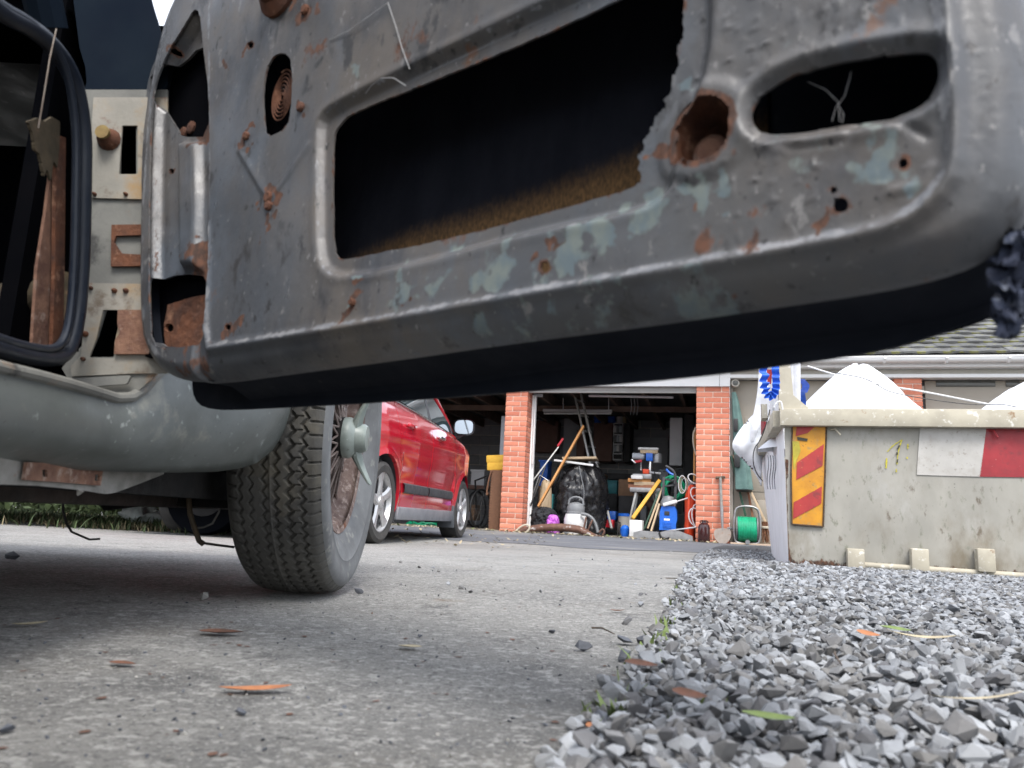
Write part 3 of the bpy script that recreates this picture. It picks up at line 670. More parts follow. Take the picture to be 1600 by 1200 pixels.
TEALP = [(630, 438, 38, .62), (700, 428, 36, .62), (552, 455, 16, .6), (790, 404, 62, .62), (880, 390, 66, .62), (960, 365, 60, .64), (1030, 330, 60, .6), (1090, 290, 40, .6), (1400, 270, 80, .66), (1210, 215, 50, .55), (1060, 110, 26, .6), (545, 115, 40, .55), (1360, 210, 60, .55), (700, 360, 24, .55), (1240, 30, 60, .4), (780, 490, 70, .45), (950, 455, 80, .45), (600, 520, 60, .4), (620, 470, 40, .5), (1120, 300, 60, .6), (1280, 250, 60, .55), (860, 470, 80, .5), (1080, 440, 90, .5), (1180, 425, 60, .45)]
def dwear_light(u, v):
    C = np.zeros((len(u), 3)); u0, v0 = u, v
    u = u0 + (vnoise(u0, v0, 48, 41) - .5) * .034 + (vnoise(u0, v0, 130, 42) - .5) * .016 + (vnoise(u0, v0, 330, 45) - .5) * .006
    v = v0 + (vnoise(u0, v0, 48, 43) - .5) * .034 + (vnoise(u0, v0, 130, 44) - .5) * .016 + (vnoise(u0, v0, 330, 46) - .5) * .006
    for ch, L_ in ((0, RUSTP), (1, TEALP)):
        for px, py, r, a in L_:
            c = duv(px, py); e = duv(px + r, py); f_ = duv(px, py - r); ru = abs(e[0] - c[0]); rv = abs(f_[1] - c[1])
            d = np.sqrt(((u - c[0]) / ru) ** 2 + ((v - c[1]) / rv) ** 2); C[:, ch] = np.maximum(C[:, ch], a * np.clip(1.25 - d, 0, 1))
    u, v = u0, v0
    sf = np.abs(polysdf(face, u, v)); C[:, 2] = np.maximum(C[:, 2], .55 * np.clip(1.2 - sf / .006, 0, 1))  # pale lines on the pressed edges: wear plus a painted highlight
    sr = np.abs(polysdf(REC, u, v)); C[:, 2] = np.maximum(C[:, 2], .42 * np.clip(1.2 - sr / .004, 0, 1))
    so = polysdf(outl, u, v); C[:, 2] = np.maximum(C[:, 2], .5 * np.clip(1.2 - np.abs(so - .016) / .008, 0, 1) * (u < .12))
    C[:, 0] = np.maximum(C[:, 0], .45 * np.clip(1.2 - np.abs(polysdf(H1, u, v)) / .005, 0, 1))
    for h_, k_, r_2 in [(H4, .62, .009), (H2, .42, .004), (H3, .40, .004), (CH, .42, .004)] + [(q_h, .6, .005) for q_h in SMALL]: C[:, 0] = np.maximum(C[:, 0], k_ * np.clip(1.2 - np.abs(polysdf(h_, u, v)) / r_2, 0, 1))
    return C
def dw_(u, v):
    so = polysdf(outl, u, v); sf = polysdf(face, u, v); lf = sstep(0, .004, u - duv(331, 300)[0]); w_ = lf * (.0046 * np.exp(-((sf + .004) / .0045) ** 2) - .24 * np.clip(-sf - .002, 0, .05))
    R_ = .016; d = np.clip(so, 0, R_); w_ = w_ - .012 * (1 - d / R_) ** 2.0
    sr_ = polysdf(REC, u, v); w_ = w_ - .008 * sstep(-.003, .007, sr_) + .0005 * np.exp(-((sr_ + .004) / .0045) ** 2)
    # raised lip round the oval hole, dents, ridges
    s3 = polysdf(H3, u, v); w_ += .0022 * np.exp(-((s3 + .007) / .006) ** 2) - .005 * sstep(-.008, .002, s3)
    s4 = polysdf(H4, u, v); w_ += .003 * sstep(-.016, -.006, s4)
    for L_, hgt, wd in (([(375, 235), (400, 278), (421, 312)], .0016, .004), ([(421, 312), (450, 275), (482, 228)], .0014, .004), ([(1180, 215), (1240, 232), (1320, 222), (1338, 190)], -.0012, .002), ([(1338, 196), (1390, 182), (1450, 214)], -.0015, .0022), ([(1390, 300), (1440, 290), (1455, 262)], .0012, .003)):
        w_ += hgt * np.exp(-(linesdist([duv(*p) for p in L_], u, v) / wd) ** 2)
    n_ = vnoise(u, v, 28, 1) - .5; n2 = vnoise(u, v, 120, 2) - .5; n3 = vnoise(u, v, 260, 6)
    bl = duv(1200, 160); blist = np.exp(-(((u - bl[0]) / .10) ** 2 + ((v - bl[1]) / .10) ** 2))
    return w_ + n_ * .0002 + n2 * (.00005 + .0007 * blist) + .0012 * blist * sstep(.80, .93, n3)
JAG = lambda U, V: (vnoise(U, V, 160, 12) - .5) * .0009 + np.where((U > duv(985, 250)[0]) & (U < duv(1075, 250)[0]), (vnoise(U, V, 200, 13) - .5) * .0055, 0)
THK = .070
door = sheet('door', outl, [H1, H2, H3, H4, CH] + SMALL[:-2], .0017, d3, dw_, 'door_grey', car, thick=.0022, jag=JAG, color=dwear_light, ang=42,
             edge_rows=[(.0012, -.003), (.0022, -.007)])
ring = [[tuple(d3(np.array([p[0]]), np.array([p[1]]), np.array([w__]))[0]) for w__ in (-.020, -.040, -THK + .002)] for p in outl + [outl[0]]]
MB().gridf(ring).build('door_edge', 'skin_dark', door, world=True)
def chw(u, v):
    p1 = sstep(-.004, .008, polysdf(PK1, u, v)); p2 = sstep(-.003, .008, polysdf(PK2, u, v)); bk = sstep(-.002, .010, polysdf(BLK, u, v)); s_ = polysdf(CH, u, v)
    return -.016 + .012 * bk + .012 * sstep(.006, -.004, s_) * (u < duv(262, 300)[0]) + (vnoise(u, v, 60, 3) - .5) * .001
CHO = dpoly([(233, 160), (228, 300), (228, 515), (243, 553), (328, 541), (335, 420), (335, 300), (335, 150), (326, 80), (318, 8), (302, 4), (282, 36), (258, 76), (240, 122)], -.01, 1)
PKH = dpoly([(289, 97), (250, 122), (247, 150), (262, 178), (278, 202), (282, 214), (330, 214), (332, 81), (312, 72)], -.016, 1)
PKH2 = dpoly([(241, 442), (281, 427), (330, 432), (330, 536), (264, 545), (244, 530)], -.016, 1)
sheet('pocket_shade', dpoly([(228, 40), (345, 40), (345, 560), (222, 560)], -.03, 0), [], .02, d3, -.030, 'cabin', door, thick=.001)  # flat black backing, its colour stands in for shade in the deep pockets
sheet('hinge_channel', CHO, SMALL[-2:] + [PKH, PKH2], .0021, d3, chw, 'door_grey', door, thick=.003, color=dwear_light, ang=55)
# outer skin (seen from inside and below its folded edge)
skin = dpoly([(302, 300), (300, 600), (304, 624), (318, 637), (350, 641), (500, 634), (750, 617), (1000, 597), (1140, 582), (1250, 567), (1380, 548), (1450, 528), (1520, 502), (1565, 482), (1605, 450), (1640, 390), (1650, 250), (1618, -160), (1530, -440), (1490, -470), (700, -262), (430, -150), (325, -20)], -THK, 1)
def skw(u, v):
    so = polysdf(skin, u, v); return -THK - .012 * np.sin(np.clip(so / .25, 0, 1) * 1.57) + (vnoise(u, v, 9, 8) - .5) * .004
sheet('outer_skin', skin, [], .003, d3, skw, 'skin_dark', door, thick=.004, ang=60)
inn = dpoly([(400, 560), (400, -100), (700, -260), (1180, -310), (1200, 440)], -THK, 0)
def felt_shade(u, v):  # soft shadow edge inside the door, put into the felt colour
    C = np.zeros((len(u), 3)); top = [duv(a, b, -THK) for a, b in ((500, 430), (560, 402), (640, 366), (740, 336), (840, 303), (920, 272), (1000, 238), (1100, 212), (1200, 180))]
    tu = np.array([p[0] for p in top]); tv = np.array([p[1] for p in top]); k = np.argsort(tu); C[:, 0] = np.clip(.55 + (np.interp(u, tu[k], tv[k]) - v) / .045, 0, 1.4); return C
sheet('sound_deadening', inn, [], .004, d3, lambda u, v: skw(u, v) + .003, 'felt', door, thick=.002, color=felt_shade)
# closing strips so that the door is a box
def strip(pts, w0, w1, name, m_): MB().gridf([[dp(a, b, w0) + 0 * DV, dp(a, b, w0) + DW * (w1 - w0)] for a, b in pts]).build(name, m_, door, world=True)
# lower closing flange between inner panel and outer skin
A = []
for p in smooth_poly([(300, 590), (425, 571), (600, 546), (762, 520), (1000, 487), (1187, 457), (1375, 427), (1487, 397), (1556, 356), (1596, 300)], 2, False):
    a = dp(p[0], p[1], 0); A.append([a - DW * .020, a - DW * .046 + DV * -.002, a - DW * (THK - .001) - DV * .012, a - DW * (THK + .002) - DV * .020])
MB().gridf(A).build('door_bottom', 'skin_dark', door, world=True)
# rusty hinge plate in the lower pocket, bolts, winder spring, winder boss
pts = [(262, 476), (300, 464), (322, 460), (325, 500), (320, 538), (280, 544), (258, 542), (256, 508)]
P2 = [duv(a, b, -.026) for a, b in pts]
sheet('hinge_leaf', P2, [[duv(264 + 7 * math.cos(t), 512 + 7 * math.sin(t), -.026) for t in np.linspace(0, 6.1, 10)]], .002, d3, lambda u, v: -.026 + (vnoise(u, v, 150, 3) - .5) * .0012, 'rust', door, thick=.006)
def bolt(px, py, r, w_=0.0, h=.004, m_='rust'):
    r *= .85
    c = dp(px, py, w_); mb = MB()
    prof = [(0, h), (r * .7, h), (r, h * .6), (r, -.002)]
    for i in range(len(prof)):
        pass
    vs = []; n = 8
    for rr, hh in prof:
        for k in range(n):
            a = 2 * math.pi * k / n; vs.append(c + DU * rr * math.cos(a) + DV * rr * math.sin(a) + DW * hh)
    fs = [(i * n + k, i * n + (k + 1) % n, (i + 1) * n + (k + 1) % n, (i + 1) * n + k) for i in range(3) for k in range(n)]
    mb.add(vs, fs).build('bolt', m_, door, world=True)
for a, b, r in ((386, 213, .0055), (471, 168, .006), (478, 16, .0065), (421, 309, .0075), (421, 322, .006), (552, 473, .004), (318, 405, .008), (300, 200, .010), (288, 208, .009)):
    bolt(a, b, r, -.02 if a in (318,) else (-.03 if a in (300, 288) else 0))
c = duv(441, 150, -.012); P = []
for k in range(170):
    t = k / 169 * 2 * math.pi * 6.3; r = .0025 + .027 * k / 169; P.append(D0 + DU * (c[0] + r * .62 * math.cos(t)) + DV * (c[1] + r * math.sin(t)) + DW * -.012)
MB().tube(P, .0009, 6).build('winder_spring', 'rust', door, world=True)
mb = MB()
A = [[dp(412, -14, .0), dp(470, -30, .0)]]
boss = dp(437, 2, 0)
vs = []; n = 20; prof = [(.030, -.004), (.030, .004), (.024, .010), (.020, .012), (.018, .026), (.010, .030), (0, .031)]
for rr, hh in prof:
    for k in range(n):
        a = 2 * math.pi * k / n; vs.append(boss + DU * rr * math.cos(a) + DV * (rr * math.sin(a) + .012) + DW * hh)
MB().add(vs, [(i * n + k, i * n + (k + 1) % n, (i + 1) * n + (k + 1) % n, (i + 1) * n + k) for i in range(len(prof) - 1) for k in range(n)]).build('winder_boss', 'rust', door, world=True)
# rusty cup behind the round hole
cc = np.array(H4).mean(0); A = []
for k, (sc_, dw2) in enumerate(((1.12, -.004), (1.05, -.018), (.9, -.034), (.5, -.042), (.02, -.044))):
    A.append([d3(np.array([cc[0] + (p[0] - cc[0]) * sc_]), np.array([cc[1] + (p[1] - cc[1]) * sc_]), np.array([dw2]))[0] for p in H4 + [H4[0]]])
cup = MB().gridf(A).build('handle_cup', 'rust', door, world=True)
q = dp(1112, 240, -.024); mb = MB(); vs = []
for rr, hh in ((.012, -.014), (.012, .002), (.008, .005), (0, .005)):
    for k in range(12): vs.append(q + DU * rr * math.cos(k * math.pi / 6) + DV * rr * math.sin(k * math.pi / 6) + DW * hh)
mb.add(vs, [(i * 12 + k, i * 12 + (k + 1) % 12, i * 12 + 12 + (k + 1) % 12, i * 12 + 12 + k) for i in range(3) for k in range(12)]).build('bolt', 'rust_pale', door, world=True)
# torn seal hanging at the free end: a crumpled ribbon
r_ = np.random.default_rng(4); A = []
P = smooth_poly([(1600, 375), (1592, 395), (1586, 420), (1588, 445), (1580, 470), (1578, 495), (1575, 520)], 3, False)
for k, p in enumerate(P):
    t = k / (len(P) - 1); wd = .017 * (1 - .65 * t) * (1 + .25 * math.sin(k * .9)); c = dp(p[0], p[1], -.03); ring = []
    for j in range(17):
        a_ = 2 * math.pi * j / 16; rr = wd * (.55 + .25 * math.sin(3 * a_ + k * .5) + .18 * math.sin(5 * a_ - k * .8) + .12 * math.sin(9 * a_ + k)); ring.append(c + DU * rr * math.cos(a_) + DW * rr * .7 * math.sin(a_) + DV * .004 * math.sin(4 * a_ + k))
    A.append(ring)
mb = MB().gridf(A)
mb.build('torn_seal', 'fluff', door, world=True)
# a curl of cobweb thread on the recess edge and in the oval hole
MB().tube([dp(571, 146, .003), dp(580, 134, .006), (dp(596, 122, .008)), dp(615, 122, .008), dp(634, 134, .003)], .0005, 5).build('cobweb', 'web', door, world=True)
for L_ in ([(1262, 128), (1290, 140), (1310, 160), (1312, 190)], [(1330, 112), (1320, 150), (1306, 168), (1300, 190)], [(1310, 165), (1318, 178), (1316, 192)]):
    MB().tube([dp(a, b, -.012) for a, b in L_], .00018, 4).build('cobweb', 'web', door, world=True)
MB().tube([dp(606, 4, .002), dp(618, 40, .003), dp(628, 75, .002), dp(640, 108, .001)], .0005, 5).build('cobweb', 'web', door, world=True)
MB().tube([dp(604, 6, .002), dp(570, 30, .003), dp(545, 48, .002), dp(515, 62, .001)], .0004, 5).build('cobweb', 'web', door, world=True)
# ------------------------------------------------------------------ skip
mat('skip_grey', [(.31, .297, .258), (.245, .236, .205)], sc=4, rough=.7, bump=.12, bsc=60, stretch=(1, 1, .5),
    layers=[((.32, .31, .28), 7, .62, .1), ((.12, .10, .075), 13, .66, .06), ((.05, .045, .04), 50, .70, .03), ((.16, .135, .095), 3, .6, .14), ((.17, .17, .13), 26, .64, .07)],
    attrs=[('wear_light', 0, ((.10, .045, .025), (.03, .02, .016)), 26, .8, .9)])
mat('skip_rim', [(.42, .385, .30), (.33, .30, .235)], sc=6, rough=.65, bump=.15, bsc=70, layers=[((.22, .14, .075), 9, .69, .05), ((.62, .6, .54), 20, .62, .06), ((.09, .06, .04), 45, .73, .03)])
mat('skip_side', [(.76, .77, .79), (.68, .69, .70)], sc=5, rough=.65, bump=.08, layers=[((.25, .25, .25), 40, .72, .04)])
mat('skip_white', [(.43, .415, .385), (.37, .355, .325)], sc=8, rough=.65, layers=[((.34, .32, .285), 14, .6, .08), ((.2, .18, .15), 60, .68, .03), ((.27, .25, .22), 30, .64, .05)])
mat('skip_red', [(.30, .020, .026), (.23, .016, .022)], sc=8, rough=.5, layers=[((.40, .2, .18), 60, .69, .03), ((.17, .02, .024), 12, .6, .08)])
mat('hazard_yellow', [(.56, .26, .015), (.42, .18, .015)], sc=9, rough=.5, layers=[((.2, .1, .03), 40, .66, .04), ((.33, .2, .06), 13, .6, .07), ((.05, .03, .02), 70, .69, .03)])
mat('hazard_red', [(.37, .035, .03), (.28, .025, .025)], sc=9, rough=.5, layers=[((.42, .2, .09), 50, .67, .04), ((.2, .03, .03), 14, .6, .07)])
mat('hazard_olive', [(.42, .36, .03), (.3, .25, .03)], sc=20, rough=.6, layers=[((.05, .04, .02), 30, .66, .05)])
mat('tarnish', [(.10, .06, .035), (.04, .03, .02)], sc=40, rough=.9, bump=.4)
mat('mark_yellow', [(.5, .45, .04), (.3, .26, .03)], sc=120, rough=.7)
mat('mark_black', [(.03, .03, .02), (.05, .045, .03)], sc=90, rough=.7)
mat('mark_grey', [(.16, .17, .19), (.2, .2, .22)], sc=90, rough=.8)
mat('bag_white', [(.70, .71, .73), (.60, .61, .64)], sc=6, rough=.75, bump=.3, bsc=200, bdist=.002)
mat('bag_grey', [(.58, .59, .62), (.46, .47, .5)], sc=12, rough=.75, bump=.4, bsc=180)
mat('strap_blue', [(.02, .12, .62), (.012, .07, .42)], sc=30, rough=.5)
mat('plain_black', [(.012, .012, .013), (.02, .02, .02)], sc=20, rough=.5)
mat('cable_white', [(.7, .7, .7), (.6, .6, .6)], sc=20, rough=.5)

SKW = math.radians(18.0); ST = np.array([math.cos(SKW), -math.sin(SKW), 0]); SNv = np.array([math.sin(SKW), math.cos(SKW), 0])
SO = ground(1233, 885); SO = np.array([SO[0], SO[1], SO[2]])
skip = thing('skip', 'big grey steel waste skip with hazard stripes standing on the gravel', 'skip', SO, -SKW)
def sk_(px, py, q=0.0):
    P = on_plane(px, py, SO + SNv * q, SNv) - SO; return (float(np.dot(P, ST)), float(P[2]))
ztop = sk_(1230, 667)[1]; zrim = sk_(1230, 641)[1]; SW, SL = 1.72, 2.85
print('skip', SO, ztop, zrim)
TOPO = .0     # the near end is upright
def skcol(u, v):
    C = np.zeros((len(u), 3)); C[:, 0] = .62 * np.clip(1.3 - v / .10, 0, 1) + .6 * np.clip(1.0 - u / .02, 0, 1) * (v < .75); return C
sheet('end_panel', [(0, -.04), (SW, -.04), (SW + .03, ztop + .02), (-.02, ztop + .02)], [], .02, lambda u, v, w_: np.stack([u, w_, v], 1), lambda u, v: (vnoise(u, v, 3, 5) - .5) * .018, 'skip_grey', skip, thick=-.01, color=skcol, world=False)
# long side (left), leaning outwards, far end, right side, floor
A = [[(-.002, .004, -.04), (-.025, .004, ztop)], [(-.05, SL * .5, -.04), (-.10, SL * .5, ztop)], [(-.06, SL, .0), (-.16, SL + .1, ztop)]]
MB().gridf(A).build('side_panel', 'skip_side', skip)
MB().gridf([[(SW, .004, -.04), (SW + .03, .004, ztop)], [(SW + .1, SL, 0), (SW + .2, SL + .1, ztop)]]).build('side_panel', 'skip_side', skip)
MB().gridf([[(-.06, SL, .0), (-.16, SL + .1, ztop)], [(SW + .1, SL, 0), (SW + .2, SL + .1, ztop)]]).build('far_end_panel', 'skip_grey', skip)
MB().box((SW / 2, SL / 2, .05), (SW, SL - .02, .02)).build('floor_panel', 'skip_grey', skip)
# rim beams
hr = zrim - ztop
MB().box(((SW + .0) / 2, -.035, ztop + hr / 2), (SW + .1, .10, hr), bev=.004).build('rim', 'skip_rim', skip)
MB().beam((-.055, .016, ztop + hr / 2), (-.19, SL + .1, ztop + hr / 2), .085, hr, bev=.006).build('rim', 'skip_rim', skip)
MB().beam((SW + .04, .016, ztop + hr / 2), (SW + .2, SL + .1, ztop + hr / 2), .085, hr, bev=.006).build('rim', 'skip_rim', skip)
MB().box((SW / 2, SL + .1, ztop + hr / 2), (SW + .3, .08, hr), bev=.005).build('rim', 'skip_rim', skip)
# corner post and gusset, raised side board
x0, _ = sk_(1216, 600); x1, _ = sk_(1232, 600); xg, _ = sk_(1262, 640); zt = sk_(1220, 540)[1]
MB().prism([(x0, zrim + .002), (x0 + .012, zt), (x1, zt), (x1 + .03, zrim + .10), (xg, zrim + .012), (xg, zrim + .002)], lambda a, b: (a, -.06, b), lambda a, b: (a, -.02, b)).build('corner_post', 'skip_rim', skip)
MB().gridf([[(-.055, .02, zrim + .002), (-.075, .02, zt)], [(-.09, .95, zrim + .002), (-.12, .95, zt)]]).build('raised_board', 'skip_side', skip)
MB().prism([(.1, zrim + .0), (.16, zrim + .12), (.3, zrim + .14), (.3, zrim)], lambda a, b: (-.16 - a * .05, a + .3, b), lambda a, b: (-.12 - a * .05, a + .3, b)).build('side_lug', 'skip_rim', skip)
MB().prism([(0, -.12), (.5, -.12), (.5, .06), (.0, .06)], lambda a, b: (-.147 - a * .045, a + 1.0, zrim + b + .12), lambda a, b: (-.13 - a * .045, a + 1.0, zrim + b + .12)).build('red_board', 'skip_red', skip)
# painted squares on the end panel
def patch(name, px, mt_, w_=-.0065, th=.002):
    return sheet(name, [sk_(a, b) for a, b in px], [], .005, lambda u, v, w__: np.stack([u, w__, v], 1), lambda u, v: (vnoise(u, v, 3, 5) - .5) * .018 + w_, mt_, skip, thick=0, jag=None, world=False)
patch('white_square', [(1437, 666), (1541, 666), (1531, 745), (1432, 742)], 'skip_white')
patch('red_square', [(1541, 666), (1660, 666), (1660, 747), (1530, 745)], 'skip_red')
# hazard plate: backing and stripes
hz = patch('hazard_plate', [(1238, 664), (1291, 664), (1286, 823), (1237, 820)], 'hazard_yellow', -.012)
def stripe(px, m_, w_=-.0165): 
    o = patch('hazard_stripe', px, m_, w_); o.parent = hz; return o
stripe([(1245, 664), (1276, 664), (1262, 677), (1243, 682)], 'hazard_red'); stripe([(1245, 723), (1287, 694), (1285, 728), (1244, 750)], 'hazard_red'); stripe([(1240, 785), (1284, 760), (1283, 787), (1239, 811)], 'hazard_red')
stripe([(1238, 690), (1248, 690), (1251, 705), (1244, 720), (1240, 735)], 'hazard_olive')
for L_ in ([(1291, 664), (1289, 740), (1286, 823)], [(1286, 823), (1262, 821), (1237, 819)], [(1237, 819), (1236, 740), (1238, 668)]):
    MB().tube([(sk_(*p)[0], -.014, sk_(*p)[1]) for p in L_], .006, 5).build('plate_edge', 'tarnish', skip)
stripe([(1245, 683), (1262, 686), (1261, 690), (1246, 688)], 'mark_black', -.018)
# hooks near the rim
for (a, b), (c, d), m_ in (((1297, 672), (1312, 681), 'skip_rim'), ((1545, 674), (1556, 685), 'skip_red')):
    p, q = sk_(a, b), sk_(c, d); MB().tube([(p[0], -.004, p[1]), ((p[0] + q[0]) / 2, -.03, p[1] + .004), (q[0], -.045, q[1])], .007, 8).build('hook', m_, skip)
# sprayed marks: an arrow-like scrawl on the end, tall strokes on the side
def stroke(L_, w_, m_, q=-.0075):
    P = smooth_poly([sk_(*p) for p in L_], 2, closed=False); vs = []
    for i, p in enumerate(P):
        k = w_ * (.5 + random.random()); n0 = (vnoise(np.array([p[0]]), np.array([p[1]]), 3, 5)[0] - .5) * .018
        vs += [(p[0] - k, q + n0, p[1]), (p[0] + k, q + n0, p[1])]
    MB().add(vs, [(2 * i, 2 * i + 1, 2 * i + 3, 2 * i + 2) for i in range(len(P) - 1)]).build('sprayed_mark', m_, skip)
for L_ in ([(1409, 687), (1405, 698), (1402, 712), (1401, 726)], [(1408, 688), (1395, 696), (1386, 706)], [(1418, 694), (1418, 702)], [(1417, 714), (1417, 717)], [(1385, 716), (1384, 732)], [(1400, 733), (1400, 738)]): stroke(L_, .0045, 'mark_yellow')
for L_ in ([(1405, 696), (1402, 702)], [(1401, 707), (1401, 711)], [(1402, 718), (1401, 724)], [(1417, 697), (1419, 698)]): stroke(L_, .0055, 'mark_black', -.009)
def sd(px, py):
    P = on_plane(px, py, SO - ST * .06, ST * 1.0 + SNv * .035); d = P - SO; return (float(np.dot(d, ST)) - .004, float(np.dot(d, SNv)), float(d[2]))
for x in (1200.5, 1204.5, 1208.5, 1212.0):
    P = [(x + (k - 5) * .0 + (1.2 * math.sin(k * .63)), 712 + k * 5.2) for k in range(11)]
    MB().tube([sd(*p) for p in P], .004, 5).build('sprayed_mark', 'mark_grey', skip)
# lugs and tube along the bottom
lug = None
for px in (1337, 1437, 1540):
    u0, v0 = sk_(px - 13, 893, -.07); u1, v1 = sk_(px + 13, 858, -.07)
    MB().box(((u0 + u1) / 2, -.055, (v0 + v1) / 2), (u1 - u0, .09, v1 - v0), bev=.008).build('lug', 'skip_rim', skip)
u0, v0 = sk_(1350, 883, -.05); MB().tube([(u0, -.05, v0), (SW - .05, -.05, v0 - .01)], .021, 12).build('bottom_bar', 'skip_rim', skip)

# ---- bulk bags in and on the skip
def blob(fn, nu=40, nv=24): return np.array([[fn(a, b) for b in np.linspace(0, 1, nv)] for a in np.linspace(0, 1, nu)])
def heap(name, label, cu, cv, ru, rv, h, seed, z0=None, tip=.3, group=None):
    z0 = ztop - .12 if z0 is None else z0
    r = np.random.default_rng(seed); base = SO + ST * cu + SNv * cv + np.array([0, 0, z0])
    A = np.zeros((48, 20, 3)); ph = r.uniform(0, 6, 6)
    for i, a in enumerate(np.linspace(0, 2 * math.pi, 49)[:-1]):
        for j, t in enumerate(np.linspace(0, 1, 20)):
            fold = 1 + .07 * math.sin(5 * a + ph[0]) * t + .05 * math.sin(9 * a + ph[1] + 4 * t) * t + .03 * math.sin(17 * a + ph[2]) * t
            z = h * (1 - t ** 1.25) * (1 + .05 * math.sin(3 * a + ph[4] + 5 * t)) + .012 * math.sin(11 * a + 7 * t + ph[3]) + .06 * (.5 - abs(vnoise(np.array([math.cos(a) * 2 * t + 5]), np.array([math.sin(a) * 2 * t + 5]), 2.6, seed)[0] - .5)) * min(1, t * 4)
            A[i, j] = base + ST * (ru * t * fold * math.cos(a)) + SNv * (rv * t * fold * math.sin(a)) + np.array([0, 0, z - .03 * math.exp(-(t / .05) ** 2)])
    root = thing(name, label, 'bag', base, -SKW, group)
    MB().gridf(A, True).build('sack', 'bag_white', root, world=True, ang=80)
    return root, base
u_, v_ = sk_(1322, 572, .9); ul, _ = sk_(1262, 640, .9); ur, _ = sk_(1418, 640, .9)
bg1, _ = heap('bulk_bag', 'full white bulk bag heaped to a peak inside the skip beside blue strap', (ul + ur) / 2 + .02, .9, (ur - ul) / 2 + .36, .7, v_ - (ztop - .12), 1)
u_, v_ = sk_(1640, 590, .8); ul, _ = sk_(1500, 640, .8)
bg2, _ = heap('bulk_bag', 'full white bulk bag under the cable ends inside the skip', u_, .8, u_ - ul + .3, .7, v_ - (ztop - .12), 2)
# blue strap ends of the first bag
for L_ in ([(1252, 592), (1262, 598), (1258, 606)], [(1252, 612), (1256, 628), (1252, 634)]):
    MB().gridf([[tuple(SO + ST * (sk_(a + o, b, .3)[0]) + SNv * (.3 + .02 * k) + np.array([0, 0, sk_(a + o, b, .3)[1]])) for o in (-6, -2, 2, 6)] for k, (a, b) in enumerate(smooth_poly(L_, 2, False))]).build('lifting_strap', 'strap_blue', bg1, world=True)
MB().gridf([[tuple(SO + ST * (sk_(a, b, .25)[0]) + SNv * (.25 + .01 * math.sin(a)) + np.array([0, 0, sk_(a, b, .25)[1]])) for a in np.linspace(1233, 1251, 6)] for b in np.linspace(560, 645, 8)]).build('bag_flap', 'bag_grey', bg1, world=True)
# bag slung over the left side
drap = thing('bulk_bag', 'empty white bulk bag slung over the side of the skip beside the brick pier', 'bag', SO - ST * .3 + SNv * 1.2 + np.array([0, 0, .35]), -SKW)
def puff(name, px, d, thick, m_, root, seed, cell=.02):
    P0 = np.array([0, d, 0.0]); O_ = smooth_poly([(on_plane(a, b, P0, np.array([0, 1.0, 0]))[0], on_plane(a, b, P0, np.array([0, 1.0, 0]))[2]) for a, b in px], 2)
    for sg in (1, -1):
        def wf(u, v):
            sd_ = np.clip(polysdf(O_, u, v), 0, None); r1 = 1 - np.abs(2 * vnoise(u + v * .5, v * .55, 5.5, seed) - 1); r2 = 1 - np.abs(2 * vnoise(u - v * .4, v * .5, 13, seed + 1) - 1)
            return thick * np.sqrt(np.clip(sd_ / .16, 0, 1)) * (.75 + .35 * r1) + .035 * (r1 - .5) * np.clip(sd_ / .05, 0, 1) + .014 * (r2 - .5) * np.clip(sd_ / .03, 0, 1)
        sheet(name, O_, [], cell, lambda u, v, w_: np.stack([u, d - sg * w_, v], 1), wf, m_, root, thick=0, ang=75)
puff('sack', [(1190, 640), (1178, 646), (1163, 662), (1150, 680), (1143, 694), (1147, 706), (1160, 718), (1174, 732), (1186, 750), (1190, 764), (1190, 745), (1191, 715), (1196, 690), (1202, 660), (1202, 642)], 7.6, .12, 'bag_white', drap, 3)
puff('film', [(1186, 560), (1185, 600), (1180, 635), (1174, 660), (1171, 688), (1176, 694), (1182, 680), (1190, 664), (1200, 648), (1208, 630), (1214, 600), (1216, 560)], 7.35, .07, 'bag_grey', drap, 8)
# ruffled blue lifting strap hanging down in a loop
P = smooth_poly([(1194, 560), (1194, 590), (1195, 606), (1199, 617), (1205, 620), (1211, 614), (1213, 602), (1212, 585), (1211, 560)], 4, False)
A = []
for k, p in enumerate(P):
    c = at(p[0], p[1], 5.15); s_ = math.sin(k * .62) * .013; t = P[min(k + 1, len(P) - 1)] - P[max(k - 1, 0)]; t = t / np.linalg.norm(t); nrm = np.array([t[1], 0, t[0]])
    A.append([c + nrm * o + np.array([s_ * .5 * nrm[0], -s_, s_ * .3]) for o in (-.026, -.012, 0, .012, .026)])
MB().gridf(A).build('lifting_strap', 'strap_blue', drap, world=True, ang=80)
MB().prism([(1198, 577), (1207, 577), (1205, 600), (1199, 600)], lambda a, b: at(a, b, 5.5), lambda a, b: at(a, b, 5.55)).build('red_tag', 'skip_red', drap, world=True)
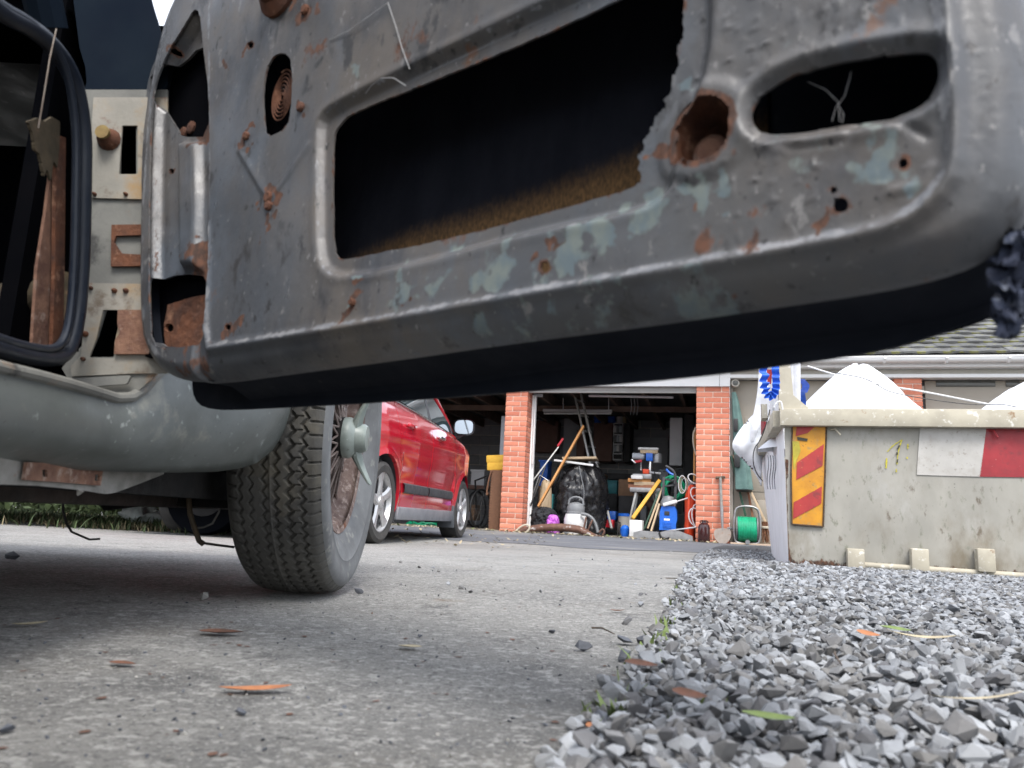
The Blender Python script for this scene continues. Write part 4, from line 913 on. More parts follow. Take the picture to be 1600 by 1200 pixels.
# cables lying over the bags
def cable(name, label, pts, r, m_, root=None):
    o = MB().tube(smooth_poly(pts, 2, False), r, 6).build(name, m_); return tag(o, label, 'cable')
def atq(px, py, q): 
    u, v = sk_(px, py, q); return SO + ST * u + SNv * q + np.array([0, 0, v])
cable('cable', 'thick white cable drooping over the bags in the skip', [atq(1262, 572, .45), atq(1300, 584, .42), atq(1330, 592, .38), atq(1385, 603, .36), atq(1440, 611, .36), atq(1500, 623, .36), atq(1548, 632, .4)], .006, 'cable_white')
cable('cable', 'thin black wire drooping over the bags in the skip', [atq(1290, 580, .45), atq(1320, 585, .4), atq(1352, 591, .38), atq(1372, 602, .36), atq(1390, 613, .36), atq(1450, 624, .35), atq(1520, 633, .35), atq(1565, 631, .38), atq(1588, 636, .4)], .0035, 'plain_black')
cable('cable', 'thin dark cord hanging from the bag slung over the skip side', [at(1203, 640, 5.9), at(1196, 668, 5.9), at(1187, 690, 5.9), at(1178, 700, 5.9), at(1176, 722, 5.9), at(1182, 740, 5.9), at(1192, 752, 5.9)], .004, 'plain_black')
cable('strap_hook', 'curled white plastic hook end on the skip corner', [at(1209, 637, 5.2), at(1212, 630, 5.2), at(1217, 627, 5.2), at(1221, 628, 5.2), at(1223, 640, 5.2)], .006, 'cable_white')
# ------------------------------------------------------------------ garage block
def vary(mt_, lo, hi, mid=None):
    """a little tone variation from piece to piece"""
    N = mt_.node_tree; b = N.nodes['Principled BSDF']; src = b.inputs['Base Color'].links[0].from_socket
    oi = N.nodes.new('ShaderNodeObjectInfo'); r = N.nodes.new('ShaderNodeValToRGB')
    r.color_ramp.elements[0].color = c4(lo); r.color_ramp.elements[1].color = c4(hi)
    if mid: r.color_ramp.elements.new(.5).color = c4(mid)
    m_ = N.nodes.new('ShaderNodeMix'); m_.data_type = 'RGBA'; m_.blend_type = 'MULTIPLY'; m_.inputs[0].default_value = 1
    N.links.new(oi.outputs['Random'], r.inputs[0]); N.links.new(src, m_.inputs[6]); N.links.new(r.outputs[0], m_.inputs[7]); N.links.new(m_.outputs[2], b.inputs['Base Color'])
vary(mat('brick', [(.58, .22, .14), (.50, .175, .11)], sc=14, rough=.85, bump=.3, bsc=160, layers=[((.56, .25, .16), 30, .66, .06)]), (.78, .70, .68), (1.15, 1.2, 1.2), (1.0, .97, .95))
mat('mortar', [(.70, .60, .50), (.60, .52, .44)], sc=30, rough=.95, bump=.3)
mat('white_upvc', [(.80, .80, .79), (.76, .76, .75)], sc=3, rough=.35)
mat('cream', [(.42, .40, .35), (.38, .36, .315)], sc=3, rough=.55)
mat('door_beige', [(.30, .265, .215), (.27, .24, .195)], sc=3, rough=.5)
mat('header_grey', [(.30, .29, .275), (.26, .25, .235)], sc=6, rough=.6)
mat('glass_dark', [(.06, .06, .055), (.09, .09, .08)], sc=5, rough=.12)
mat('gap_dark', [(.03, .03, .03), (.04, .04, .04)], sc=5, rough=.8)
vary(mat('roof_tile', [(.12, .12, .115), (.08, .08, .078)], sc=8, rough=.9, bump=.4, bsc=70, layers=[((.20, .20, .19), 14, .62, .07), ((.15, .145, .045), 6.5, .66, .05), ((.09, .09, .035), 15, .67, .04)]), (.75, .75, .75), (1.25, 1.25, 1.25))
vary(mat('block', [(.30, .31, .325), (.24, .25, .26)], sc=6, rough=.95, bump=.3, bsc=60), (.8, .8, .8), (1.15, 1.15, 1.15))
mat('inner_wall', [(.34, .35, .37), (.28, .29, .31)], sc=2, rough=.9)
mat('joist', [(.16, .11, .085), (.10, .07, .055)], sc=5, rough=.85)
mat('ceiling_dark', [(.10, .095, .095), (.07, .07, .07)], sc=3, rough=.95)
mat('floor_slab', [(.25, .225, .19), (.18, .165, .14)], sc=3, rough=.9, bump=.3)
mat('threshold', [(.50, .38, .28), (.42, .32, .24)], sc=6, rough=.85, bump=.2)

gar = thing('garage_block', 'red brick garage block with open doors, white fascia and mossy tiled roof', 'garage', FO, -FTH)
ZL = 2.055; ZB = 2.140; ZBR = fpx(1419, 591)[1]
GQ = 5.6
def gbox(name, s0, s1, q0, q1, z0, z1, m_, bev=0.0, parent=None): return MB().box(((s0 + s1) / 2, (q0 + q1) / 2, (z0 + z1) / 2), (s1 - s0, q1 - q0, z1 - z0), bev=bev).build(name, m_, parent or gar)
# brick piers
BM = {}
def brick_mesh(L_, D_):
    k = (round(L_, 3), round(D_, 3))
    if k not in BM:
        o = MB().box((0, 0, 0), (L_, D_, .065), bev=.0035).build('brick', 'brick'); BM[k] = o.data; bpy.data.objects.remove(o)
    return BM[k]
def put_brick(par, s0, s1, q0, q1, z):
    o = bpy.data.objects.new('brick', brick_mesh(s1 - s0, q1 - q0)); COL.objects.link(o); o.parent = par
    o.location = ((s0 + s1) / 2 + random.uniform(-.0012, .0012), (q0 + q1) / 2 + random.uniform(-.002, .002), z); o.rotation_euler = (0, 0, random.uniform(-.004, .004))
def pier(s0, s1, z1, dep, z0=FZ - .03, sides=True):
    p = gbox('brick_pier', s0 + .008, s1 - .008, .008, dep, z0, z1, 'mortar'); J = .010; w_ = s1 - s0; n = int((z1 - z0) / .075 + .999); st = .2155; hd = .1025
    for k in range(n):
        z = z1 - .037 - .075 * k
        if z < z0: break
        cuts = []
        if w_ > .4: cuts = [(0, w_ / 2 - J / 2), (w_ / 2 + J / 2, w_)] if k % 2 else [(0, hd), (hd + J, w_ - hd - J), (w_ - hd, w_)]
        else: cuts = [(0, hd), (hd + J, w_)] if k % 2 == 0 else [(0, w_ - hd - J), (w_ - hd, w_)]
        for i, (a, b) in enumerate(cuts):
            put_brick(p, s0 + a, s0 + b, 0.0, hd if (b - a) > .15 or True else st, z)
        # return faces
        if sides:
            for a, b in ((s0, s0 + hd), (s1 - hd, s1)):
                q0 = hd + J + (0 if k % 2 else .0); put_brick(p, a, b, q0, dep, z)
    return p
pier(-.08, .254, ZB, .30); pier(2.696, 3.143, ZB, .30)
pier(-3.05, -2.62, ZB, .30)
s3a, s3b = fpx(1397, 610)[0], fpx(1441, 610)[0]; pier(s3a, s3b, ZBR, .30)
s4a = s3b + 2.35; pier(s4a, s4a + .34, ZBR, .30)
# fascia of the open pair of garages
gbox('fascia', -3.3, 3.005, -.035, .02, ZB, 2.46, 'white_upvc', .003); gbox('fascia', 3.009, 3.15, -.037, .02, ZB, 2.46, 'white_upvc', .003)
for a, b in ((-2.62, -.08), (.254, 2.696)):
    gbox('door_header', a, b, .045, .20, ZL + .03, ZB + .05, 'header_grey'); gbox('header_trim', a, b, .04, .09, ZL, ZL + .026, 'header_grey', .002)
    gbox('wall_above_opening', a, b, .03, .30, ZB + .052, 2.5, 'inner_wall')
    gbox('door_track', a + .03, a + .055, .31, .36, FZ, ZL, 'white_upvc')
gbox('frame_post', .256, .285, .27, .31, FZ, ZL, 'white_upvc', .003)
gbox('tied_pipe', .295, .318, .26, .285, 1.0, 1.85, 'white_upvc', .004)
# closed doors to the right
def panel_door(s0, s1, z1, win):
    d = gbox('garage_door', s0, s1, .14, .18, FZ + .01, z1, 'door_beige', .003)
    n = 4; w_ = (s1 - s0 - .10) / 2
    for c in range(2):
        a = s0 + .05 + c * (w_ + .0) + .10; b = a + w_ - .2
        for r in range(3):
            za = FZ + .12 + r * .57; MB().box(((a + b) / 2, .137, za + .24), (b - a, .012, .46), bev=.005).build('panel', 'door_beige', d)
    return d
gbox('door_frame', 3.146, 3.19, .10, .2, FZ, ZBR, 'cream', .003)
panel_door(3.195, s3a - .01, ZBR - .005, False)
d4 = panel_door(s3b + .065, s4a - .01, ZBR - .005, True)
for (xa, xb) in ((1463, 1555), (1572, 1593), (1620, 1700)):
    a, za = fpx(xa, 604, .13); b, zb = fpx(xb, 594, .13); MB().box(((a + b) / 2, .134, (za + zb) / 2), (b - a, .014, zb - za), bev=.002).build('pane', 'glass_dark', d4)
gbox('door_gap', s3b + .004, s3b + .06, .15, .2, FZ, ZBR - .005, 'gap_dark')
for yy in ((594, 603), (615, 637)): pass
gbox('door_frame', s3b + .002, s3b + .05, .10, .148, fpx(1444, 615, .1)[1], fpx(1444, 603, .1)[1], 'door_beige')
# eaves on the right: trim board, recessed board, fascia, gutter
zz = lambda y, q: fpx(1500, y, q)[1]
sE0, sE1 = 3.153, 12.0
gbox('eaves_trim', sE0, sE1, -.05, .13, ZBR, zz(584, -.05), 'white_upvc', .004)
gbox('eaves_board', sE0, sE1, .0, .14, zz(584, -.05), zz(571, 0) + .03, 'cream', .002)
gbox('fascia', sE0 - .1, sE1, -.16, .0, zz(573, -.16), zz(562, -.16), 'white_upvc', .006)
zg = zz(560, -.26)
A = [[(s_, -.26 - .062 * math.cos(a), zg + .012 - .062 * math.sin(a)) for a in np.linspace(-.05, math.pi + .05, 14)] for s_ in np.linspace(-3.3, sE1, 24)]
MB().gridf(A).build('gutter', 'white_upvc', gar)
MB().beam((-3.3, -.323, zg + .016), (sE1, -.323, zg + .016), .014, .022, bev=.004).build('gutter_lip', 'white_upvc', gar)
gbox('fascia', -3.3, sE1, -.19, -.165, zg - .05, zg + .07, 'white_upvc')
gbox('soffit', -3.3, sE1, -.185, .3, zz(562, -.16) + .002, zz(562, -.16) + .02, 'white_upvc')
for px in (1382, 1479, 1577, 1674):
    s_ = fpx(px, 560, -.3)[0]; MB().prism([(-.197, zg - .055), (-.28, zg - .06), (-.336, zg - .01), (-.336, zg + .026), (-.325, zg + .026), (-.325, zg - .004), (-.275, zg - .048), (-.197, zg - .045)], lambda a, b: (s_ - .014, a, b), lambda a, b: (s_ + .014, a, b)).build('gutter_bracket', 'white_upvc', gar)
# roof: single tiles where they show, the rest joined
RP = math.radians(27); TW, TL = .30, .26
def tile_geo():
    A = []
    for i in range(9):
        x = -TW / 2 + TW * i / 8; w_ = .006 * math.sin(2 * math.pi * i / 8) + .006
        A.append([(x, 0, w_), (x, .0, w_ + .028), (x, TL + .08, w_ + .020)])
    return A
to = MB().gridf(tile_geo()).build('roof_tile', 'roof_tile'); tmesh = to.data; bpy.data.objects.remove(to)
roof = MB(); zr = zg + .06
def rp(s_, up): return (s_, -.27 + up * math.cos(RP), zr + up * math.sin(RP))
roof.gridf([[tuple(np.array(rp(s_, u)) - np.array([0, 0, .012])) for u in (0, 3.6)] for s_ in (-3.4, sE1)])
rf = roof.build('roof', 'ceiling_dark', gar)
TS0 = np.array(tile_geo()).reshape(-1, 3); big = MB(); cR, sR = math.cos(RP - .07), math.sin(RP - .07)
for r in range(13):
    for c in range(int((sE1 + 3.4) / TW)):
        s_ = -3.4 + TW * (c + .5 + .5 * (r % 2)); o_ = rp(s_, r * TL)
        if 3.9 < s_ < 9.0 and r < 9:
            o = bpy.data.objects.new('roof_tile', tmesh); COL.objects.link(o); o.parent = rf; o.location = o_; o.rotation_euler = (RP - .07 + random.uniform(-.02, .02), random.uniform(-.02, .02), random.uniform(-.012, .012))
        else:
            V = [(p[0] + o_[0], p[1] * cR - p[2] * sR + o_[1], p[1] * sR + p[2] * cR + o_[2]) for p in TS0]
            big.add(V, [(i * 3 + j, i * 3 + j + 1, i * 3 + j + 4, i * 3 + j + 3) for i in range(8) for j in range(2)])
b_o = big.build('roof_tiles', 'roof_tile', rf); b_o['kind'] = 'stuff'
# moss clumps on the tiles
mat('moss', [(.16, .155, .04), (.09, .09, .03)], sc=40, rough=.95, bump=.6)
r_ = np.random.default_rng(8); ms = MB()
for k in range(900):
    s_ = r_.uniform(4.4, 8.6); u = TL * r_.integers(0, 9) + r_.normal(.0, .05); p = rp(s_, u); R0_ = r_.uniform(.008, .03)
    if vnoise(np.array([s_]), np.array([u]), 3.2, 5)[0] < .74: continue
    A = [[(p[0] + R0_ * 1.5 * math.cos(a) * math.sin(b), p[1] + R0_ * math.sin(a) * math.sin(b), p[2] + .026 + .6 * R0_ * math.cos(b)) for b in (.05, .8, 1.5)] for a in np.linspace(0, 6.28, 7)[:-1]]
    ms.gridf(A, True)
mo = ms.build('moss', 'moss', rf); mo['kind'] = 'stuff'
# inside
gbox('floor_slab', -3.0, 3.1, .0, GQ, FZ - .10, FZ, 'floor_slab')
gbox('threshold', 3.15, sE1, -.16, .14, FZ - .06, FZ + .012, 'threshold', .004)
gbox('side_wall', -3.05, -2.9, .31, GQ, FZ, 2.7, 'inner_wall'); gbox('side_wall', 3.0, 3.13, .31, GQ, FZ, 2.7, 'inner_wall')
gbox('right_rooms', 3.2, sE1, .3, GQ + .2, FZ, 2.5, 'inner_wall'); 
bw = gbox('back_wall', -3.05, 3.13, GQ + .01, GQ + .2, FZ, 2.75, 'mortar')
bo = MB().box((0, 0, 0), (.44, .03, .215), bev=.004).build('block', 'block'); bmesh_ = bo.data; bpy.data.objects.remove(bo)
for r in range(12):
    for c in range(14):
        s_ = -2.95 + .45 * c + (.225 if r % 2 else 0)
        if s_ > 2.95: continue
        o = bpy.data.objects.new('block', bmesh_); COL.objects.link(o); o.parent = bw; o.location = (s_, GQ + random.uniform(0, .004), FZ + .11 + .225 * r)
for k in range(11):
    s_ = -2.8 + .58 * k; gbox('joist', s_ - .025, s_ + .025, .31, GQ, 2.22, 2.40, 'joist')
gbox('ceiling', -3.05, 3.13, .30, GQ, 2.42, 2.45, 'ceiling_dark')
gbox('purlin', -2.9, 3.0, 2.3, 2.38, 2.12, 2.21, 'joist')
# ------------------------------------------------------------------ red car
mat('red_paint', [(.50, .010, .028), (.44, .009, .024)], sc=3, rough=.16, coat=1.0, spec=.6, rvar=.05, layers=[((.42, .05, .05), 2.5, .62, .2)])
mat('car_glass', [(.025, .04, .045), (.03, .05, .055)], sc=2, rough=.03, spec=.9, rvar=.01)
mat('chrome', [(.62, .62, .62), (.55, .55, .55)], sc=5, rough=.2, metal=1)
mat('alloy', [(.55, .55, .55), (.45, .45, .45)], sc=10, rough=.35, metal=.6)
mat('car_tyre', [(.035, .034, .033), (.06, .057, .052)], sc=10, rough=.85, bump=.3, bsc=100)
mat('trim_black', [(.035, .037, .04), (.05, .05, .055)], sc=10, rough=.6)
mat('sill_silver', [(.30, .31, .33), (.22, .23, .25)], sc=6, rough=.4, metal=.3)
mat('mirror', [(.75, .8, .85), (.75, .8, .85)], sc=2, rough=.04, metal=1, rvar=.01)
mat('flap_grey', [(.10, .11, .12), (.07, .075, .085)], sc=10, rough=.7)
mat('lamp_red', [(.25, .01, .01), (.3, .01, .01)], sc=5, rough=.15, coat=1)
RC = ground(592, 850); RH = math.radians(10.5)
rxv = np.array([math.cos(RH), -math.sin(RH), 0]); ryv = np.array([math.sin(RH), math.cos(RH), 0])
RO = RC - rxv * .875; RO[2] = -.070
rcar = thing('hatchback', 'red hatchback parked nose-in before the left garage opening', 'car', RO, -RH)
WB, WR, HW = 2.66, .325, .90
def bodyx(y, z):
    """half width of the body at length y, height z"""
    y = np.asarray(y, float); z = np.asarray(z, float)
    b = np.interp(z, [.2, .28, .42, .6, .78, .9, 1.0, 1.08, 1.14], [.835, .862, .885, .895, .905, .908, .897, .872, .84])
    f = np.interp(y, [-.95, -.8, -.5, 0, .8, 1.8, 2.6, 2.95, 3.2, 3.38, 3.5], [.60, .78, .91, .975, 1.0, 1.0, .985, .94, .84, .70, .45])
    ln = np.exp(-((z - (.86 + .03 * y)) / .03) ** 2) * .008                 # shoulder line
    wa = 0
    for yc in (0, WB):
        r = np.sqrt((y - yc) ** 2 + (z - WR) ** 2); wa = wa + .020 * np.exp(-((r - .375) / .045) ** 2)
    return b * f + ln + wa - .018 * np.exp(-((z - .55) / .12) ** 2) * ((y > .4) & (y < 2.2))
def arch_c(yc): return [(yc + .365 * math.cos(a), WR + .02 + .365 * math.sin(a)) for a in np.linspace(0, 2 * math.pi, 40, endpoint=False)]
def beltz(y): return np.interp(y, [-.9, -.3, .5, 1.5, 2.1, 2.5, 3.0, 3.3, 3.5], [1.20, 1.19, 1.165, 1.125, 1.09, 1.05, .97, .86, .70])
seamR = [(.46, .24), (.47, .45), (.40, .62), (.30, .78), (.26, .95), (.25, 1.2)]
seamB = [(1.22, .24), (1.23, .7), (1.21, 1.2)]
seamF = [(2.19, .24), (2.20, .5), (2.16, .75), (2.10, .95), (2.06, 1.2)]
def belt_line(y0, y1, n=12): return [(y, float(beltz(y))) for y in np.linspace(y0, y1, n)]
def off(L_, d): return [(a + d, b) for a, b in L_]
g_ = .0045
polys = {'rear_quarter': [(-.95, .42), (-.93, .30), (-.8, .25)] + [(p[0], p[1]) for p in off(seamR, -g_)][:-1] + belt_line(.25 - g_, -.95),
         'rear_door': off(seamR, g_)[:-1] + belt_line(.25 + g_, 1.21 - g_) + off(seamB, -g_)[::-1][1:],
         'front_door': off(seamB, g_)[:-1] + belt_line(1.21 + g_, 2.06 - g_) + off(seamF, -g_)[::-1][1:],
         'front_wing': off(seamF, g_)[:-1] + belt_line(2.06 + g_, 3.48) + [(3.49, .5), (3.45, .3), (3.2, .24)]}
cpart = {}
for sg in (1, -1):
    for nm, pl in polys.items():
        cell = .022 if sg > 0 else .06
        cpart[(nm, sg)] = sheet(nm, pl, [arch_c(0), arch_c(WB)], cell, lambda u, v, w_, sg=sg: np.stack([sg * (bodyx(u, v) + w_), u, v], 1), 0.0, 'red_paint', rcar, thick=.03, ang=60, world=False)
# inner dark shell so that nothing shows through the gaps
sh = MB()
for sg in (1, -1): sh.gridf([[(sg * .84 * float(np.interp(y, [-.9, -.5, 2.9, 3.4], [.7, .93, .93, .6])), y, z) for z in (.26, .6, 1.05)] for y in np.linspace(-.85, 3.35, 14)])
sh.box((0, 1.3, .26), (1.62, 4.1, .1)); sh.build('inner_shell', 'trim_black', rcar)
ar = MB()
for yc in (0, WB):
    ar.gridf([[(.87, yc + .37 * math.cos(a), WR + .02 + .37 * math.sin(a)), (.55, yc + .37 * math.cos(a), WR + .02 + .37 * math.sin(a))] for a in np.linspace(-.5, math.pi + .5, 24)])
ar.build('arch_liner', 'trim_black', rcar)
# bonnet, glass house, roof, tail, nose
def cs(y, z, n=12, k=1.0, crown=.05): 
    hw = float(bodyx(y, min(z, 1.14))) * k; return [(hw * math.sin(t), y, z + crown * math.cos(t) ** 2) for t in np.linspace(-math.pi / 2, math.pi / 2, n)]
MB().gridf([cs(y, float(beltz(y)) - .002) for y in np.linspace(2.08, 3.5, 16)]).build('bonnet', 'red_paint', rcar, ang=60)
MB().gridf([[(x * float(bodyx(3.47, z)) / .45 * .45, 3.47 + .10 * (1 - (x) ** 2), z) for x in np.linspace(-1, 1, 14)] for z in (.22, .4, .6, .72)]).build('nose', 'red_paint', rcar, ang=60)
def gh(y, z): return float(np.interp(z, [1.05, 1.2, 1.45, 1.62], [.87, .835, .745, .66]))
rl = [(-.78, 1.30), (-.6, 1.52), (-.2, 1.61), (.5, 1.645), (1.1, 1.62), (1.45, 1.55)]
MB().gridf([[(gh(y, z) * math.sin(t), y, z + .04 * math.cos(t) ** 2) for t in np.linspace(-math.pi / 2, math.pi / 2, 11)] for y, z in rl]).build('roof', 'red_paint', rcar, ang=60)
MB().gridf([[(.80 * x, 2.42 - .08 * x * x, 1.04) for x in np.linspace(-1, 1, 9)], [(.68 * x, 1.47, 1.56) for x in np.linspace(-1, 1, 9)]]).build('windscreen', 'car_glass', rcar)
MB().gridf([[(.80 * x, -.86, 1.16) for x in np.linspace(-1, 1, 9)], [(.66 * x, -.66, 1.50) for x in np.linspace(-1, 1, 9)]]).build('rear_window', 'car_glass', rcar)
MB().gridf([[(.58 * x, -.95 - .05 * (1 - x * x), z) for x in np.linspace(-1, 1, 11)] for z in (.28, .5, .8, 1.19)]).build('tailgate', 'red_paint', rcar, ang=60)
roofz = lambda y: float(np.interp(y, [p[0] for p in rl] + [2.4], [p[1] for p in rl] + [1.05]))
def win(y0, y1, nm, sg, lead=0.0):
    A = []
    for y in np.linspace(y0, y1, 8):
        zb = float(beltz(y)) + .012; zt = max(zb + .01, roofz(y) - .07); A.append([(sg * (gh(y, zb + (zt - zb) * t) + .012), y, zb + (zt - zb) * t) for t in np.linspace(0, 1, 5)])
    return MB().gridf(A).build(nm, 'car_glass', rcar)
for sg in (1, -1):
    for a, b in ((-.62, .20), (.26, 1.17), (1.25, 2.0), (2.06, 2.30)): win(a, b, 'side_window', sg)
    for a, b in ((.20, .26), (1.17, 1.25), (2.0, 2.06)):
        A = [[(sg * (gh(y, z) + .014), y, z) for z in np.linspace(float(beltz(y)) + .01, roofz(y) - .06, 4)] for y in (a, b)]; MB().gridf(A).build('window_post', 'trim_black', rcar)
    MB().tube([(sg * (float(bodyx(y, 1.13)) + .002), y, float(beltz(y)) + .006) for y in np.linspace(-.6, 2.3, 24)], .010, 6).build('window_trim', 'chrome', rcar)
    MB().tube([(sg * .80, 2.44, 1.06), (sg * .77, 2.1, 1.27), (sg * .72, 1.75, 1.46), (sg * .68, 1.4, 1.57), (sg * .66, .6, 1.64)], .03, 8).build('windscreen_pillar', 'red_paint', rcar)
    MB().box((sg * .855, 1.33, .245), (.05, 1.86, .11), rot=(0, sg * .12, 0), bev=.012).build('sill', 'sill_silver', rcar)
# handles, rubbing strips (right side)
for nm, y in (('rear_door', .43), ('front_door', 1.40)):
    d = cpart[(nm, 1)]; x = float(bodyx(y + .1, .985))
    MB().box((x + .018, y + .1, 1.0), (.028, .20, .034), bev=.010).build('handle', 'red_paint' if nm == 'rear_door' else 'chrome', d)
    A = [[(x - .004 + .012 * rr * 0, y + .1 + .085 * rr * math.cos(a), 1.0 - .01 + .05 * rr * math.sin(a)) for rr in (0, 1)] for a in np.linspace(0, 6.28, 20)]
for y0, y1 in ((.50, 1.205), (1.235, 2.15)):
    A = [[(float(bodyx(y, .46)) + dx, y, z) for dx, z in ((0, .415), (.018, .425), (.022, .46), (.018, .495), (0, .505))] for y in np.linspace(y0, y1, 12)]
    MB().gridf(A).build('rubbing_strip', 'trim_black', cpart[('rear_door' if y0 < 1 else 'front_door', 1)])
# mirror and aerial-like strip
mh = MB(); mp_ = (.99, 2.06, 1.19)
A = []
for t in np.linspace(0, 1, 8):
    rr = math.sqrt(max(.02, 1 - (t * .9) ** 2)); A.append([(mp_[0] + .115 * rr * sgn_pow, mp_[1] + .10 * t, mp_[2] + .088 * rr * sz) for sgn_pow, sz in [(np.sign(math.cos(a)) * abs(math.cos(a)) ** .6, np.sign(math.sin(a)) * abs(math.sin(a)) ** .6) for a in np.linspace(0, 2 * math.pi, 25)]])
mh.gridf(A); mh.tube([(.98, 2.1, 1.13), (.90, 2.12, 1.09)], .03, 8)
mo_ = mh.build('door_mirror', 'trim_black', rcar, ang=50)
gl = [(mp_[0] + .10 * np.sign(math.cos(a)) * abs(math.cos(a)) ** .6, mp_[1] - .004, mp_[2] + .074 * np.sign(math.sin(a)) * abs(math.sin(a)) ** .6) for a in np.linspace(0, 2 * math.pi, 25)[:-1]]
MB().add(gl, [tuple(range(24))]).build('mirror_glass', 'mirror', mo_)
# wheels
def road_wheel(y, sg, detailed=True):
    x = sg * .885; mb = MB().lathe([(.235, -.20), (.29, -.21), (.318, -.195), (.325, -.16), (.325, -.05), (.318, -.015), (.29, .0), (.235, -.008)], 56, (0, 0, 0), 'X', cap=False)
    mb.v = [(x + sg * p[0], y + p[1], WR + p[2]) for p in mb.v]
    rm = MB().lathe([(.215, -.2), (.222, -.06), (.236, -.012), (.226, -.012), (.21, -.05)], 48, (0, 0, 0), 'X', cap=False); rm.v = [(x + sg * p[0], y + p[1], WR + p[2]) for p in rm.v]
    w_ = rm.build('wheel', 'alloy', rcar)
    mb.build('tyre', 'car_tyre', w_)
    dk = MB().lathe([(.0, -.10), (.16, -.10), (.16, -.08), (0, -.08)], 28, (0, 0, 0), 'X', cap=False); dk.v = [(x + sg * p[0], y + p[1], WR + p[2]) for p in dk.v]; dk.build('brake_disc', 'trim_black', w_)
    for k in range(5):
        a = 2 * math.pi * k / 5 + .4; c, s_ = math.cos(a), math.sin(a); ps = []
        for r, hw in ((.0, .03), (.06, .05), (.12, .036), (.18, .042), (.228, .062)):
            for t in (-1, -.55, .55, 1): ps.append((r, hw * t, -.014 - (.016 if abs(t) == 1 else 0) - .012 * (1 - r / .23)))
        vs = [(x + sg * h, y + r * c - t * s_, WR + r * s_ + t * c) for r, t, h in ps]
        MB().add(vs, [(i * 4 + j, i * 4 + j + 1, i * 4 + j + 5, i * 4 + j + 4) for i in range(4) for j in range(3)]).build('wheel_spoke', 'alloy', w_)
    cp = MB().lathe([(.055, -.03), (.05, -.012), (.03, -.006), (0, -.006)], 20, (0, 0, 0), 'X'); cp.v = [(x + sg * p[0], y + p[1], WR + p[2]) for p in cp.v]; cp.build('hub_cap', 'alloy', w_)
for y in (0, WB):
    for sg in (1, -1): road_wheel(y, sg)
MB().box((.79, -.42, .30), (.17, .02, .26), rot=(.12, 0, 0), bev=.008).build('mud_flap', 'flap_grey', rcar)
MB().box((.80, WB - .41, .24), (.19, .02, .24), rot=(.2, 0, 0), bev=.008).build('mud_flap', 'flap_grey', rcar)
for sg in (1, -1): MB().box((sg * .72, -.93, .98), (.22, .08, .3), bev=.03).build('tail_lamp', 'lamp_red', rcar)
MB().box((0, -.95, .45), (1.5, .14, .36), bev=.05).build('rear_bumper', 'red_paint', rcar)

# ------------------------------------------------------------------ dark vehicle far behind the old car
mat('far_dark', [(.005, .006, .009), (.008, .009, .012)], sc=4, rough=.8, spec=.04)
fw = ground(318, 836)
fc = thing('far_car', 'dark car standing beyond the grass, seen under the vintage car', 'car', (fw[0] - .7, fw[1] + .25, fw[2]), 0)
o0 = np.array((fw[0] - .7, fw[1] + .25, fw[2]))
b = MB()
secs = [(-.95, .5, .30), (-1.0, .75, .2), (-.98, .78, .9), (-.7, .74, 1.05)]
A = []
for x, zt in ((-3.2, .7), (-3.1, .95), (-2.4, 1.0), (-1.8, 1.42), (-.6, 1.46), (.1, 1.05), (.9, .95), (1.05, .6)):
    A.append([(x, -.25, .22), (x, -.3, .5), (x, -.28, min(zt, .95)), (x, .0, zt), (x, 1.0, zt), (x, 1.35, min(zt, .9)), (x, 1.3, .22)])
MB().gridf(A).build('body', 'far_dark', fc, ang=40)
for x in (.70, -2.0):
    t_ = MB().lathe([(.17, -.09), (.29, -.09), (.305, -.06), (.305, .06), (.29, .09), (.17, .09)], 36, (x, -.24, .305), 'Y').build('wheel', 'far_dark', fc)
    MB().lathe([(.0, -.095), (.06, -.096), (.16, -.086), (.17, -.07)], 24, (x, -.245, .305), 'Y').build('rim', 'trim_black', t_)
# ------------------------------------------------------------------ things in and around the garages
mat('wood_orange', [(.55, .27, .09), (.44, .2, .06)], sc=12, rough=.6, stretch=(1, 1, .2))
mat('wood_pale', [(.50, .38, .25), (.40, .30, .19)], sc=12, rough=.7, stretch=(1, 1, .2))
mat('wood_yellow', [(.68, .38, .04), (.55, .30, .035)], sc=10, rough=.6)
mat('wood_red', [(.30, .13, .07), (.22, .09, .05)], sc=12, rough=.7)
mat('wicker', [(.20, .10, .055), (.12, .06, .035)], sc=60, rough=.85, bump=.5)
mat('foam', [(.75, .45, .06), (.66, .38, .05)], sc=20, rough=.9)
mat('polythene', [(.010, .010, .011), (.016, .016, .018)], sc=8, rough=.28, rvar=.1, bump=.25, bsc=25, bdist=.02)
mat('grey_plastic', [(.20, .21, .22), (.15, .155, .16)], sc=10, rough=.5)
mat('white_plastic', [(.68, .68, .67), (.58, .58, .57)], sc=10, rough=.5)
mat('blue_plastic', [(.015, .14, .62), (.012, .11, .5)], sc=6, rough=.35)
mat('green_hose', [(.01, .34, .17), (.008, .25, .12)], sc=20, rough=.35)
mat('orange_red', [(.72, .075, .02), (.6, .06, .018)], sc=8, rough=.5)
mat('brown_glass', [(.045, .012, .012), (.03, .01, .01)], sc=8, rough=.1, spec=.8)
mat('steel_grey', [(.34, .34, .34), (.24, .24, .24)], sc=14, rough=.4, metal=.5)
mat('aluminium', [(.46, .46, .44), (.36, .36, .34)], sc=14, rough=.45, metal=.4)
mat('spade_steel', [(.36, .31, .27), (.28, .24, .21)], sc=14, rough=.75, layers=[((.3, .2, .15), 20, .62, .06)])
mat('canvas_green', [(.11, .19, .17), (.075, .13, .12)], sc=10, rough=.8, bump=.2)
mat('dark_green', [(.02, .06, .035), (.03, .08, .05)], sc=20, rough=.6)
mat('purple', [(.35, .03, .42), (.55, .2, .6)], sc=14, rough=.5)
